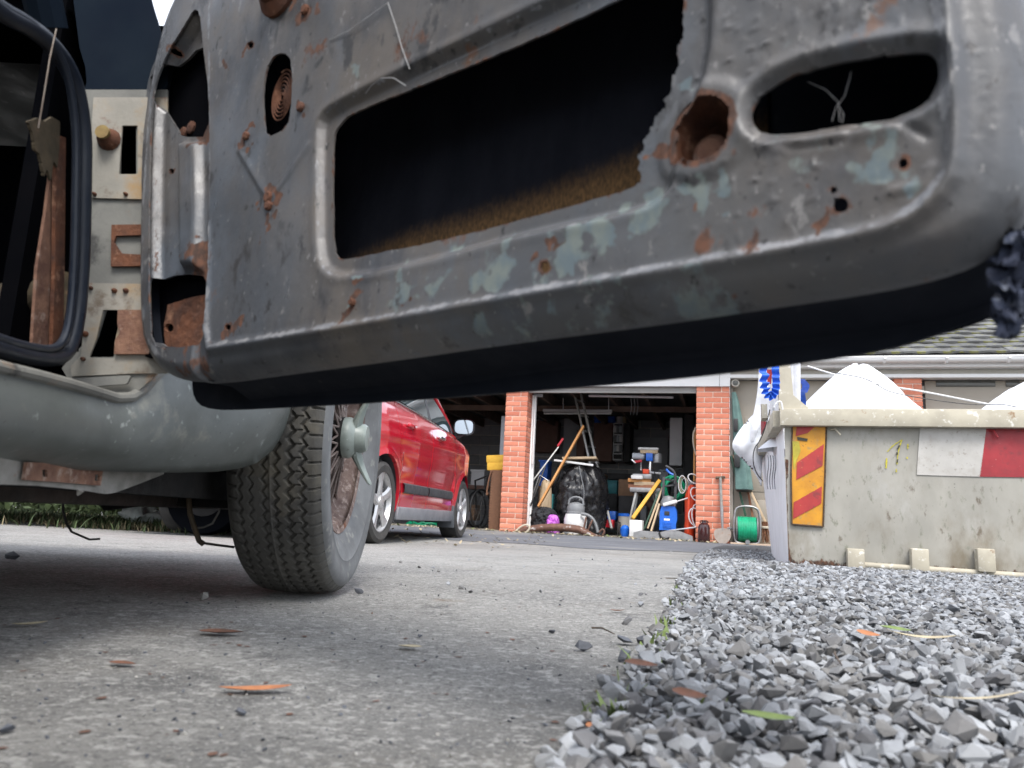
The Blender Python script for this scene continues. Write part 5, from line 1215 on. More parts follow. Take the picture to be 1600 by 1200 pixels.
mat('black_cloth', [(.016, .017, .02), (.03, .031, .035)], sc=18, rough=.9, bump=.4)
mat('teal', [(.02, .16, .17), (.02, .12, .13)], sc=10, rough=.6)
mat('red_plastic', [(.5, .015, .03), (.4, .012, .02)], sc=10, rough=.45)
mat('brown_board', [(.17, .095, .075), (.13, .075, .06)], sc=5, rough=.7)
mat('locker', [(.55, .55, .56), (.5, .5, .51)], sc=4, rough=.5)
mat('door_pale', [(.42, .45, .48), (.36, .39, .42)], sc=4, rough=.6)
mat('cardboard', [(.22, .13, .075), (.17, .10, .06)], sc=12, rough=.9)
mat('rope', [(.52, .46, .36), (.42, .37, .29)], sc=60, rough=.9)
mat('bumper_rust', [(.15, .075, .05), (.09, .045, .032)], sc=18, rough=.7, layers=[((.45, .43, .42), 14, .64, .06)])
mat('birch', [(.20, .09, .045), (.12, .055, .03)], sc=40, rough=.9)
mat('label_white', [(.8, .8, .8), (.75, .75, .75)], sc=10, rough=.5)

def g(px, py, q):
    s_, z = fpx(px, py, q); return (s_, q, z)
def fb(mb, name, m_, root, ang=35, smooth=True):
    mb.v = [tuple(FP(*p)) for p in mb.v]; return mb.build(name, m_, root, world=True, ang=ang, smooth=smooth)
def item(name, label, cat, px, q, z=FZ, group=None, py=820):
    s_ = fpx(px, py, q)[0]; return thing(name, label, cat, FP(s_, q, z), -FTH, group)
def pbox(name, m_, root, x0, x1, y0, y1, q0, q1, bev=.004):
    a = g(x0, y1, q0); b = g(x1, y0, q0); return fb(MB().box(((a[0] + b[0]) / 2, (q0 + q1) / 2, (a[2] + b[2]) / 2), (abs(b[0] - a[0]), q1 - q0, abs(b[2] - a[2])), bev=bev), name, m_, root)
def pbeam(name, m_, root, A, B, w_, h, qa, qb=None, bev=.003):
    return fb(MB().beam(g(*A, qa), g(*B, qb if qb is not None else qa), w_, h, up=(0, 1, 0), bev=bev), name, m_, root)
def ptube(name, m_, root, L_, q, r, n=8, sm=2, closed=False):
    P = [g(p[0], p[1], p[2] if len(p) > 2 else q) for p in L_]
    if sm: P = smooth_poly(P, sm, closed)
    return fb(MB().tube(P, r, n, closed=closed), name, m_, root)
def solo(o, name, label, cat, group=None): return tag(o, label, cat, group)

# wicker hamper and foam pads
rt = item('wicker_hamper', 'tall brown wicker hamper beside the brick pier', 'basket', 774, .45)
a, b = g(761, 826, .45), g(788, 738, .45); cx, hw, h0 = (a[0] + b[0]) / 2, (b[0] - a[0]) / 2, FZ; hh = b[2] - h0
A = []
for k in range(89):
    t = k / 88; r = hw * (.92 + .08 * math.sin(t * 3)) + .007 * math.sin(k * math.pi / 2 * 1.0); A.append([(cx + r * np.sign(math.cos(x)) * abs(math.cos(x)) ** .4, .62 + .2 * np.sign(math.sin(x)) * abs(math.sin(x)) ** .4, h0 + hh * t) for x in np.linspace(0, 2 * math.pi, 33)])
fb(MB().gridf(A), 'wicker_body', 'wicker', rt)
fb(MB().box((cx, .62, h0 + hh + .01), (2 * hw, .4, .035), bev=.01), 'rim', 'wicker', rt)
ptube('handle', 'wicker', rt, [(768, 736), (764, 748), (761, 765), (760, 775), (763, 770)], .42, .012)
for (y0, y1, x0, x1), lb in (((711, 722, 759, 797), 'upper yellow foam pad on the wicker hamper'), ((722.5, 734, 760, 790), 'lower yellow foam pad on the wicker hamper')):
    a, b = g(x0, y1, .5), g(x1, y0, .5); o = fb(MB().box(((a[0] + b[0]) / 2, .68, (a[2] + b[2]) / 2), (b[0] - a[0], .34, b[2] - a[2]), rot=(0, -.06, 0), bev=.015), 'foam_pad', 'foam', None); solo(o, '', lb, 'foam pad')
o = pbox('leaning_board', 'door_pale', None, 779, 790, 650, 738, 1.0, 1.03); tag(o, 'pale board leaning behind the wicker hamper', 'board')
# bicycle wheel in the dark
rt = item('bicycle', 'black bicycle in the dark beside the wicker hamper', 'bicycle', 752, 1.1)
for cxp, q in ((751, 1.1), (744, 2.0)):
    c = g(cxp, 797, q); R_ = .31; cz = FZ + R_
    w_ = fb(MB().tube([(c[0] + .25 * R_ * math.cos(t), q + .96 * R_ * math.cos(t), cz + R_ * math.sin(t)) for t in np.linspace(0, 2 * math.pi, 37)[:-1]], .017, 6, closed=True), 'wheel', 'plain_black', rt)
    for k in range(12):
        t = k * math.pi / 6; fb(MB().tube([(c[0], q, cz), (c[0] + .25 * R_ * math.cos(t), q + .96 * R_ * math.cos(t), cz + R_ * math.sin(t))], .002, 4), 'spoke', 'steel_grey', w_)
c1, c2 = g(751, 797, 1.1), g(744, 797, 2.0)
fb(MB().tube([(c1[0], 1.1, FZ + .31), (c1[0] + .03, 1.25, FZ + .85), (c2[0], 1.85, FZ + .8), (c2[0], 2.0, FZ + .31)], .016, 8), 'frame', 'plain_black', rt)
# rope
rt = item('rope', 'loose beige rope lying at the foot of the brick pier', 'rope', 800, -.2)
ptube('strand', 'rope', rt, [(762, 832), (775, 838), (790, 839), (803, 833), (813, 823), (823, 819), (829, 824), (822, 833), (810, 838), (798, 835), (788, 831), (776, 835), (768, 838)], -.16, .014, sm=3)
ptube('strand', 'rope', rt, [(770, 838), (785, 842), (800, 842), (812, 838), (820, 840), (832, 838)], -.3, .012, sm=3)
# curved rusty bumper on the floor
rt = item('old_bumper', 'long curved rusty car bumper lying on the garage threshold', 'bumper', 880, .0)
A = []
for t in np.linspace(0, 1, 40):
    px = 806 + 138 * t; py = 833 - 9 * math.sin(math.pi * min(1, t * 1.15)) ** .8 + 12 * max(0, t - .72) / .28; c = g(px, py, -.02 - .12 * math.sin(math.pi * t)); A.append([(c[0], c[1] + .05 - .07 * math.cos(x), c[2] + .055 * math.sin(x)) for x in np.linspace(-1.5, 1.5, 9)])
fb(MB().gridf(A), 'bar', 'bumper_rust', rt)
ptube('bracket', 'bumper_rust', rt, [(934, 842), (941, 838), (945, 830), (941, 826), (936, 832)], -.05, .014)
# heap of dark clothes / sacks at the left of the right-hand garage
def lump(name, label, cat, x0, x1, y0, y1, q, m_, seed, dep=.3, sharp=1.0, floor=True):
    a, b = g(x0, y1, q), g(x1, y0, q); cx, hw = (a[0] + b[0]) / 2, (b[0] - a[0]) / 2; z0 = FZ if floor else a[2]; h = b[2] - z0; r = np.random.default_rng(seed); ph = r.uniform(0, 6, 12)
    rt = thing(name, label, cat, FP(cx, q + dep / 2, z0), -FTH); A = []
    for i, t in enumerate(np.linspace(0, 2 * math.pi, 111)[:-1]):
        row = []
        for j, v in enumerate(np.linspace(0, 1, 50)):
            rad = (1 - v ** 5) ** .33; U_ = np.array([math.cos(t) * 3 + 7]); V_ = np.array([math.sin(t) * 3 + 5 + 4 * v])
            n1 = 1 - abs(2 * vnoise(U_, V_ * .6, 1.3, seed)[0] - 1); n2 = 1 - abs(2 * vnoise(U_ + .6 * v, V_, 2.9, seed + 1)[0] - 1); n3 = 1 - abs(2 * vnoise(U_ * 1.4, V_ * .8, 5.5, seed + 2)[0] - 1)
            f = .9 + sharp * (.10 * n1 + .055 * n2 + .03 * n3 - .06)
            row.append((cx + hw * rad * f * math.cos(t), q + dep / 2 + dep * .6 * rad * f * math.sin(t), z0 + h * (v * (.94 + .06 * n1) + sharp * .01 * math.sin(5 * t + ph[4]) * (1 - v))))
        A.append(row)
    return rt, fb(MB().gridf(A, True), 'cover', m_, rt, ang=70)
lump('clothes_heap', 'heap of dark clothes on the floor beside the brick pier', 'clothes', 826, 868, 792, 826, .25, 'black_cloth', 3, .35, 3.0)
lump('bag', 'shiny purple and pink bag in front of the black covered heap', 'bag', 852, 871, 804, 824, .2, 'purple', 4, .16, 3.2)
rt, cov = lump('covered_heap', 'tall heap covered with shiny black polythene sheet', 'heap', 855, 944, 722, 826, .55, 'polythene', 5, .7, 1.9)
ptube('cord', 'grey_plastic', rt, [(905, 728), (908, 745), (913, 765), (912, 780)], .3, .006)
o = fb(MB().box(tuple(np.array(g(907, 717.5, .8))), (.52, .5, .035), rot=(0, -.05, .1), bev=.004), 'wooden_board', 'wood_pale', None); tag(o, 'flat wooden board lying on top of the black covered heap', 'board')
o = pbeam('white_strip', 'white_plastic', None, (866, 719), (927, 727), .03, .03, .48); tag(o, 'long white plastic strip lying on the black covered heap', 'strip')
o = pbeam('plank', 'wood_orange', None, (912, 666), (841, 792), .03, .085, .55, .22); tag(o, 'long orange wooden plank leaning across the black covered heap', 'plank')
# broom pole with red grip
rt = item('pole', 'metal pole with red grip leaning beside the brick pier', 'pole', 828, .35)
pbeam('shaft', 'aluminium', rt, (873, 698), (826, 760), .02, .02, .55, .35); pbeam('shaft_end', 'plain_black', rt, (852, 728), (829, 790), .022, .022, .47, .3); pbeam('grip', 'red_plastic', rt, (880, 685), (871, 698), .035, .035, .58, .55, .008)
# sack and teal box behind clothes
lump('paper_sack', 'pale paper sack standing behind the dark clothes', 'sack', 838, 862, 748, 812, .5, 'wood_pale', 9, .2, .5)
o = pbox('teal_box', 'teal', None, 852, 864, 772, 800, .62, .8); tag(o, 'small teal box beside the pale paper sack', 'box')
ptube_o = ptube('wire_frame', 'steel_grey', None, [(828, 785), (835, 765), (843, 742), (852, 748), (858, 752)], .4, .008, sm=0); tag(ptube_o, 'thin bent metal rod standing over the dark clothes', 'rod')
# ladder
rt = item('ladder', 'aluminium ladder standing behind the black covered heap', 'ladder', 940, 1.3)
for dx in (0, 11):
    pbeam('rail', 'aluminium', rt, (898 + dx * .9, 616), (945 + dx, 826), .03, .075, 1.5, .95)
    for k in range(8):
        t = .06 + .115 * k; p = g(898 + dx * .9 + 47 * t + 1.5, 616 + 210 * t, 1.5 - .55 * t - .04); fb(MB().lathe([(.016, -.004), (.016, .004)], 10, p, 'Y'), 'rung_hole', 'plain_black', rt)
for k in range(9):
    t = .04 + .115 * k; a_ = g(898 + 47 * t, 616 + 210 * t, 1.5 - .55 * t); fb(MB().tube([a_, (a_[0] + .10, a_[1] + .25, a_[2])], .014, 8), 'rung', 'aluminium', rt)
# wet vacuum
c = g(896, 828, .12); rt = thing('vacuum_cleaner', 'round white and grey workshop vacuum in front of the black covered heap', 'vacuum', FP(c[0], .25, FZ), -FTH)
zt = lambda y: g(896, y, .12)[2]; R_ = (g(914, 815, .12)[0] - g(878, 815, .12)[0]) / 2
fb(MB().lathe([(R_ * .9, FZ), (R_ * .97, zt(822)), (R_, zt(812)), (R_ * .86, zt(803))], 28, (c[0], .25, 0)), 'drum', 'white_plastic', rt)
fb(MB().lathe([(R_ * .80, zt(804)), (R_ * .80, zt(800)), (R_ * .76, zt(799)), (R_ * .78, zt(792)), (R_ * .62, zt(787)), (R_ * .2, zt(784)), (0, zt(784))], 28, (c[0], .25, 0)), 'motor_head', 'grey_plastic', rt)
fb(MB().tube(smooth_poly([(c[0] - .11, .25, zt(788)), (c[0] - .10, .25, zt(779)), (c[0], .25, zt(775)), (c[0] + .10, .25, zt(779)), (c[0] + .11, .25, zt(788))], 2, False), .016, 8), 'handle', 'grey_plastic', rt)
ptube('hose', 'grey_plastic', rt, [(908, 803), (918, 804), (927, 811), (932, 822), (934, 832)], .1, .022)
for dx in (-.8, .8): fb(MB().box((c[0] + dx * R_ * .8, .1, FZ + .03), (.06, .06, .06), bev=.01), 'castor', 'grey_plastic', rt)
for k, (a, b) in enumerate((((911, 832), (916, 808)), ((918, 830), (926, 812)))):
    o = pbeam('metal_offcut', 'bumper_rust', None, a, b, .02, .05, .05); tag(o, ('upright' if k == 0 else 'slanting') + ' rusty metal offcut behind the old bumper', 'metal offcut')
o = pbeam('metal_offcut', 'aluminium', None, (842, 822), (888, 822), .03, .05, .08); tag(o, 'flat pale metal offcut beside the workshop vacuum', 'metal offcut')

# ---- back wall furniture
def wbox(name, label, cat, m_, x0, x1, y0, y1, q0=4.9, q1=5.55, floor=False):
    a, b = g(x0, y1, q0), g(x1, y0, q0); z0 = FZ if floor else a[2]
    rt = thing(name, label, cat, FP((a[0] + b[0]) / 2, q1, z0), -FTH); fb(MB().box(((a[0] + b[0]) / 2, (q0 + q1) / 2, (z0 + b[2]) / 2), (b[0] - a[0], q1 - q0, b[2] - z0), bev=.006), 'carcass', m_, rt); return rt
r1 = wbox('wall_cabinet', 'brown wall cabinet with shelf of jars on the garage back wall', 'cabinet', 'brown_board', 926, 957, 661, 720)
pbox('shelf_frame', 'locker', r1, 957, 974, 661, 719, 4.92, 5.5); pbox('shelf_back', 'gap_dark', r1, 958.5, 972.5, 662.5, 717, 4.90, 4.93)
for yy in (678, 693, 708): pbox('shelf', 'locker', r1, 958.5, 972.5, yy, yy + 1.5, 4.80, 4.92)
for k, yy in enumerate((676.5, 691.5, 706.5)):
    for j in range(3):
        p = g(961 + 4.4 * j, yy, 4.83); o = fb(MB().lathe([(.045, p[2]), (.045, p[2] + .11), (.03, p[2] + .125), (.03, p[2] + .14)], 10, (p[0], 4.84, .012)), 'jar', ('white_plastic', 'grey_plastic', 'door_pale')[(j + k) % 3], None)
        tag(o, f"small storage jar, number {['one','two','three'][j]} along the {['top','middle','bottom'][k]} shelf of the wall cabinet", 'jar', 'jars on the cabinet shelves')
pbox('end_panel', 'gap_dark', r1, 975, 985, 662, 722, 4.9, 5.5)
wbox('panel', 'dark brown board panel standing against the back wall beside the pier', 'board', 'brown_board', 836, 872, 658, 706, 5.2, 5.5)
wbox('inner_door', 'pale grey inner door in the garage back wall', 'door', 'door_pale', 876, 906, 646, 800, 5.45, 5.55, True)
wbox('tall_cupboard', 'dark brown cupboard standing beside the pale inner door', 'cupboard', 'brown_board', 897, 914, 672, 800, 4.6, 5.2, True)
wbox('side_door', 'dark grey panelled door at the right of the back wall', 'door', 'inner_wall', 990, 1044, 684, 800, 5.48, 5.55, True)
r2 = wbox('locker', 'tall light grey metal locker inside the right garage', 'locker', 'locker', 1046, 1066, 653, 727, 2.6, 3.1)
pbox('locker_side', 'gap_dark', r2, 1067, 1084, 648, 800, 2.7, 3.2)
r3 = wbox('workbench', 'dark workbench along the garage back wall', 'bench', 'gap_dark', 930, 1000, 741, 748, 3.6, 4.3)
for px in (934, 966, 996): pbeam('bench_leg', 'gap_dark', r3, (px, 748), (px, 801), .07, .07, 3.7)
# bits on top of the cabinet
for k, (px, w_, y0, m_, lb) in enumerate(((934, 7, 648, 'blue_plastic', 'blue tub on top of the wall cabinet'), (946, 5, 652, 'locker', 'grey tin on top of the wall cabinet'), (955, 8, 646, 'blue_plastic', 'blue carrier on the cabinet beside the jars shelf'), (968, 6, 650, 'white_plastic', 'white tin on top of the cabinet shelf'), (976, 4, 648, 'wood_pale', 'wooden box on the end of the wall cabinet'))):
    p = g(px, 661, 5.1); h = g(px, y0, 5.1)[2] - p[2]; wd = w_ * .013; o = fb(MB().lathe([(wd * .8, p[2]), (wd, p[2] + h * .8), (wd * .9, p[2] + h), (wd * .5, p[2] + h)], 12, (p[0], 5.1, 0)), 'tub', m_, None); tag(o, lb, 'tub')
# strip light, rails
rt = thing('strip_light', 'unlit fluorescent strip light under the garage ceiling', 'lamp', FP(g(900, 645, 2.2)[0], 2.2, 2.2), -FTH)
pbox('batten', 'locker', rt, 848, 956, 640, 643, 2.2, 2.26); fb(MB().tube([g(850, 646, 2.18), g(955, 646, 2.18)], .016, 8), 'tube', 'white_plastic', rt)
for px in (880, 951): pbeam('hanger', 'locker', rt, (px, 622), (px, 641), .012, .012, 2.2)
o = pbeam('overhead_rail', 'locker', None, (920, 618.5), (1052, 621), .03, .03, .5); tag(o, 'pale metal door rail under the lintel of the right garage', 'rail')
o = pbeam('overhead_rail', 'locker', None, (834, 617.5), (848, 618), .05, .03, .45); tag(o, 'short pale door rail end beside the brick pier', 'rail')
for k, px in enumerate((986, 991, 996)):
    o = ptube('hanging_cord', 'grey_plastic', None, [(px, 622), (px + 1, 635), (px - 1, 648)], 1.2 + .1 * k, .006); tag(o, 'thin cord hanging from the garage ceiling', 'cord', 'cords hanging from the ceiling')

# ---- drill press on its stand
rt = item('work_stand', 'folding grey work stand under the drill press', 'stand', 1008, .9)
pbox('stand_top', 'steel_grey', rt, 984, 1032, 763, 768, .7, 1.2)
for a, b in (((994, 768), (984, 812)), ((997, 768), (990, 806)), ((1024, 768), (1032, 812)), ((1020, 768), (1028, 806))): pbeam('leg', 'aluminium', rt, a, b, .03, .03, .75 if a[0] in (994, 1024) else 1.1)
for k, (x0, x1, y0, y1, m_, lb) in enumerate(((982, 1030, 758, 762.5, 'wood_red', 'lowest reddish offcut of the wood pile under the drill press'), (990, 1022, 753, 757.5, 'wood_pale', 'middle pale offcut of the wood pile under the drill press'), (979, 1015, 748, 752.5, 'wood_orange', 'top orange offcut of the wood pile under the drill press'))):
    a, b = g(x0, y1, .75), g(x1, y0, .75); o = fb(MB().box(((a[0] + b[0]) / 2, .95, (a[2] + b[2]) / 2), (b[0] - a[0], .3, b[2] - a[2]), rot=(0, 0, .1 * k - .1), bev=.003), 'wood_offcut', m_, None); tag(o, lb, 'wood')
rt = item('drill_press', 'blue and silver bench drill press on the pile of wood', 'drill', 1015, .9, z=g(1015, 748, .9)[2])
pbox('base', 'steel_grey', rt, 988, 1018, 741, 747.5, .78, 1.05, .006); pbox('table', 'white_plastic', rt, 986, 1004, 743, 748, .74, .78)
fb(MB().lathe([(.032, g(1016, 748, .95)[2]), (.032, g(1016, 703, .95)[2])], 14, (g(1016, 730, .95)[0], .95, 0)), 'column', 'chrome', rt)
pbox('head', 'blue_plastic', rt, 1009, 1020, 708, 720, .85, 1.0, .01); pbox('belt_cover', 'wood_pale', rt, 1000, 1028, 702, 708, .86, 1.0, .008); pbox('lid', 'aluminium', rt, 997, 1029, 699.5, 702.5, .85, 1.02, .004)
fb(MB().lathe([(.05, -.16), (.052, -.05), (.05, .0), (.03, .02)], 14, g(1005, 713, .92), 'X'), 'quill', 'door_pale', rt)
fb(MB().lathe([(.07, -.07), (.075, 0), (.07, .07), (.03, .09)], 16, g(1027, 716, .95), 'Z'), 'motor', 'steel_grey', rt)
fb(MB().lathe([(.016, g(1002, 735, .9)[2]), (.016, g(1002, 722, .9)[2]), (.028, g(1002, 720, .9)[2])], 10, (g(1002, 720, .9)[0], .9, 0)), 'chuck', 'chrome', rt)
pbeam('feed_handle', 'red_plastic', rt, (991, 722), (1003, 720), .04, .05, .82, .82, .012); pbeam('feed_lever', 'chrome', rt, (987, 718), (993, 724), .02, .05, .8)
pbox('vice', 'orange_red', rt, 1004, 1014, 733, 740, .84, .95, .008); pbeam('vice_screw', 'steel_grey', rt, (1014, 738), (1033, 740), .03, .03, .88)
o = ptube('power_cord', 'plain_black', None, [(1019, 726), (1022, 735), (1025, 747), (1026, 756)], .84, .006); tag(o, 'black power cord hanging from the drill press', 'cord')
# planks leaning
o = pbeam('plank', 'wood_yellow', None, (1030, 752), (988, 811), .05, .115, .7, .38); tag(o, 'thick bright yellow plank leaning below the drill press', 'plank')
for k, (a, b, m_, w_, lb) in enumerate((((1030, 768), (1006, 828), 'dark_green', .05, 'dark green board leaning beside the yellow plank'), ((1036, 760), (1012, 826), 'wood_pale', .04, 'narrow pale lath leaning beside the dark green board'), ((1030, 790), (1017, 833), 'wood_pale', .14, 'broad pale board end standing beside the blue pressure washer'))):
    o = pbeam('leaning_board', m_, None, a, b, .025, w_, .62 - .1 * k, .42 - .1 * k); tag(o, lb, 'board')
o = pbox('white_box', 'white_plastic', None, 983, 1003, 813, 838, .12, .4, .006); tag(o, 'white box on the floor under the yellow plank', 'box')
# little blue pump, tub, boxes
rt = item('pump', 'small blue pump with wire guard on the garage floor', 'pump', 976, .45)
c = g(976, 826, .5); fb(MB().lathe([(.05, FZ), (.07, FZ + .06), (.07, FZ + .12), (.04, FZ + .16), (.0, FZ + .17)], 14, (c[0], .55, 0)), 'housing', 'blue_plastic', rt)
for dx in (-.09, .09): fb(MB().tube([(c[0] + dx, .42, FZ + .012), (c[0] + dx, .42, FZ + .2), (c[0] + dx, .68, FZ + .2), (c[0] + dx, .68, FZ + .012)], .010, 6), 'guard', 'plain_black', rt)
rt = item('tub', 'beige tub with blue lid on the garage floor', 'tub', 976, 1.0); c = g(977, 815, 1.0)
fb(MB().lathe([(.10, FZ), (.12, FZ + .2), (.125, FZ + .3)], 16, (c[0], 1.1, 0)), 'bucket', 'cream', rt); fb(MB().lathe([(.13, FZ + .30), (.13, FZ + .34), (0, FZ + .35)], 16, (c[0], 1.1, 0)), 'lid', 'blue_plastic', rt)
o = pbox('red_box', 'red_plastic', None, 945, 958, 812, 824, 1.0, 1.2, .01); tag(o, 'red box on the garage floor by the ladder foot', 'box')
o = pbox('blue_crate', 'blue_plastic', None, 943, 962, 799, 812, 1.3, 1.6, .01); tag(o, 'blue crate on the garage floor behind the red box', 'crate')
o = pbox('cardboard_box', 'cardboard', None, 966, 1000, 750, 775, 1.5, 1.9, .004); 
tag(o, 'brown cardboard box stacked behind the work stand', 'box')
o = pbox('cupboard_base', 'gap_dark', None, 966, 1002, 775.5, 812, 1.45, 1.9, .004); tag(o, 'black base cabinet under the brown cardboard box', 'cabinet')
# pressure washer
rt = item('pressure_washer', 'blue pressure washer with black handle frame beside orange tank', 'pressure washer', 1044, .35)
P = [(1030, 828), (1031, 800), (1034, 791), (1054, 791), (1057, 798), (1058, 812), (1056, 820), (1056, 828)]
fb(MB().prism([g(a, b, .3)[0::2] for a, b in P], lambda a, b: (a, .3, b), lambda a, b: (a, .55, b)), 'body', 'blue_plastic', rt, smooth=False)
pbox('recess', 'gap_dark', rt, 1038, 1046, 799, 805, .292, .32, .004); pbox('logo', 'label_white', rt, 1037.5, 1046.5, 810.5, 813, .294, .299, 0.0)
for k in range(4): pbox('vent', 'blue_plastic', rt, 1036, 1049, 816 + 2.4 * k, 817 + 2.4 * k, .29, .31, .002)
fb(MB().lathe([(.11, g(1044, 791, .4)[2]), (.11, g(1044, 784, .4)[2]), (.07, g(1044, 776, .4)[2]), (0, g(1044, 774, .4)[2])], 16, (g(1044, 780, .4)[0], .42, 0)), 'motor_cover', 'grey_plastic', rt)
for a, b in (((1037, 745), (1036, 790)), ((1056, 745), (1055, 790))): pbeam('frame_rail', 'trim_black', rt, a, b, .035, .035, .45, .42)
pbeam('frame_bar', 'trim_black', rt, (1036, 748), (1057, 752), .03, .03, .45); pbeam('frame_bar', 'trim_black', rt, (1036, 760), (1056, 758), .025, .03, .45)
ptube('trigger_gun', 'trim_black', rt, [(1040, 728), (1046, 731), (1054, 737), (1056, 748), (1054, 756)], .4, .02); ptube('gun_grip', 'blue_plastic', rt, [(1041, 733), (1046, 739), (1052, 742)], .39, .016)
ptube('lance', 'cable_white', rt, [(1056, 784), (1075, 778), (1090, 773)], .28, .008, sm=0); pbeam('lance_sleeve', 'white_plastic', rt, (1036, 789), (1058, 783), .05, .05, .28, .28, .012)
for dx in (1031, 1058): fb(MB().lathe([(.06, -.02), (.07, -.01), (.07, .01), (.06, .02)], 18, (g(dx, 826, .5)[0], .52, FZ + .07), 'X'), 'wheel', 'trim_black', rt)
# green hose coil behind
rt = item('hose_coil', 'tangled green hose hanging behind the pressure washer', 'hose', 1058, .7, z=g(1055, 780, .7)[2])
for k in range(7):
    cx, cy, rx_, ry_ = 1052 + 3 * math.sin(k * 2.1), 763 + 2 * math.cos(k * 1.7), 13 + 1.2 * k % 5, 15 + 1.1 * (k * 3 % 4)
    ptube('loop', 'green_hose', rt, [(cx + rx_ * math.cos(t), cy + ry_ * math.sin(t), .62 + .02 * k) for t in np.linspace(0, 6.28, 15)[:-1]], .6, .016, 6, 1, True)
for k in range(3):
    o = ptube('cable_loop', ('cable_white', 'wood_pale', 'cable_white')[k], None, [(1066 + 6 * math.cos(t) + 2 * k, 757 + (14 - 2 * k) * math.sin(t), .42 + .03 * k) for t in np.linspace(0, 6.28, 15)[:-1]], .42, .007, 6, 1, True)
    tag(o, ['loop of pale cable in front of the green hose', 'tan rope loop between pressure washer and orange tank', 'loop of pale cable behind the tan rope loop'][k], 'cable')
# orange tank with cables
rt = item('orange_tank', 'tall orange plastic tank standing beside the brick pier', 'tank', 1078, .3)
A = []
for t, (xl, xr) in zip(np.linspace(0, 1, 12), [(1068, 1085), (1068, 1085), (1068, 1085.5), (1069, 1086), (1069, 1087), (1069, 1088), (1069, 1088), (1069, 1089), (1069, 1090), (1070, 1090), (1073, 1089), (1077, 1086)]):
    y = 835 - 78 * t; a, b = g(xl, y, .25), g(xr, y, .25); cx, hw = (a[0] + b[0]) / 2, (b[0] - a[0]) / 2; z = FZ if t == 0 else a[2]
    A.append([(cx + hw * math.cos(x), .40 + .13 * math.sin(x), z) for x in np.linspace(0, 2 * math.pi, 21)])
fb(MB().gridf(A), 'shell', 'orange_red', rt); fb(MB().lathe([(.05, 0), (.05, .04), (.03, .05), (0, .05)], 12, (g(1081, 757, .4)[0], .40, g(1081, 757, .4)[2] - .01)), 'cap', 'grey_plastic', rt)
pbeam('strap', 'orange_red', rt, (1077, 760), (1075, 834), .03, .03, .26)
for k, (cx, cy, rx_, ry_) in enumerate(((1084, 748, 9, 7), (1087, 772, 8, 10), (1086, 808, 10, 14), (1089, 806, 8, 18))):
    o = ptube('cable_loop', 'cable_white', None, [(cx + rx_ * math.cos(t), cy + ry_ * math.sin(t) + 3 * math.cos(t), .2) for t in np.linspace(0, 6.28, 15)[:-1]], .2, .009, 6, 1, True)
    tag(o, ['white cable loop lying over the top of the orange tank', 'white cable loop round the upper orange tank', 'wide white cable loop low on the orange tank', 'tall white cable loop low on the orange tank'][k], 'cable')
o = ptube('hung_cable', 'rope', None, [(1087, 668), (1083, 678), (1083, 692), (1086, 706), (1090, 715)], .35, .012); tag(o, 'pale hose hung inside the right brick pier', 'hose')
o = ptube('hung_cable', 'wood_orange', None, [(1087, 668), (1086, 690), (1085, 720), (1085, 752)], .4, .016); tag(o, 'brown pole upright inside the right brick pier', 'pole')
# tile cutter on the floor
rt = item('tile_cutter', 'long grey metal tile cutter lying on the garage threshold', 'tile cutter', 1040, .0)
P = [(990, 843), (990, 832), (1000, 829), (1028, 831), (1032, 843)]; Q = [(1034, 844), (1030, 832), (1045, 828), (1062, 830), (1082, 838), (1083, 846)]
for pl, nm in ((P, 'bed'), (Q, 'head')): fb(MB().prism([g(a, b, -.02)[0::2] for a, b in pl], lambda a, b: (a, -.04, b), lambda a, b: (a, .16, b)), nm, 'steel_grey', rt, smooth=False)
pbeam('rail', 'chrome', rt, (1046, 829), (1088, 824), .02, .02, .0); ptube('handle', 'plain_black', rt, [(1030, 832), (1032, 838), (1040, 842), (1046, 840)], -.05, .012)

# ---- things outside, by the right pier
c = g(1100, 849, -.12); rt = thing('demijohn', 'brown glass demijohn with two small handles before the brick pier', 'bottle', FP(c[0], -.14, -.005), -FTH)
zt = lambda y: g(1100, y, -.14)[2]; R_ = (g(1109.5, 835, -.14)[0] - g(1090.5, 835, -.14)[0]) / 2; z0 = -.005
fb(MB().lathe([(0, z0), (R_ * .9, z0), (R_, z0 + .02), (R_, zt(825)), (R_ * .85, zt(820)), (R_ * .45, zt(817)), (R_ * .4, zt(815)), (R_ * .40, zt(814)), (R_ * .5, zt(813.5)), (R_ * .5, zt(812.8)), (R_ * .3, zt(812.8))], 28, (c[0], -.14, 0)), 'bottle_body', 'brown_glass', rt)
for sg in (-1, 1): fb(MB().tube([(c[0] + sg * R_ * .42, -.14, zt(814)), (c[0] + sg * R_ * .62, -.14, zt(814)), (c[0] + sg * R_ * .66, -.14, zt(816)), (c[0] + sg * R_ * .45, -.14, zt(818.5))], .008, 6), 'handle', 'brown_glass', rt)
c = g(1128, 850, -.1); rt = thing('spade', 'spade with T-handle and dusty round blade leaning on the brick pier', 'spade', FP(c[0], -.12, 0), -FTH)
def shp(px, py, q): return g(px, py, q)
bl = smooth_poly([(1116, 827), (1126, 825), (1131, 825), (1141, 827), (1143, 836), (1139, 846), (1130, 851.5), (1122, 848), (1115, 838)], 2)
fb(MB().prism([g(a, b, -.13)[0::2] for a, b in bl], lambda a, b: (a, -.135 + .10 * (b - .02) * .3 + .6 * (a - c[0]) ** 2, b), lambda a, b: (a, -.128 + .10 * (b - .02) * .3 + .6 * (a - c[0]) ** 2, b)), 'blade', 'spade_steel', rt, ang=60)
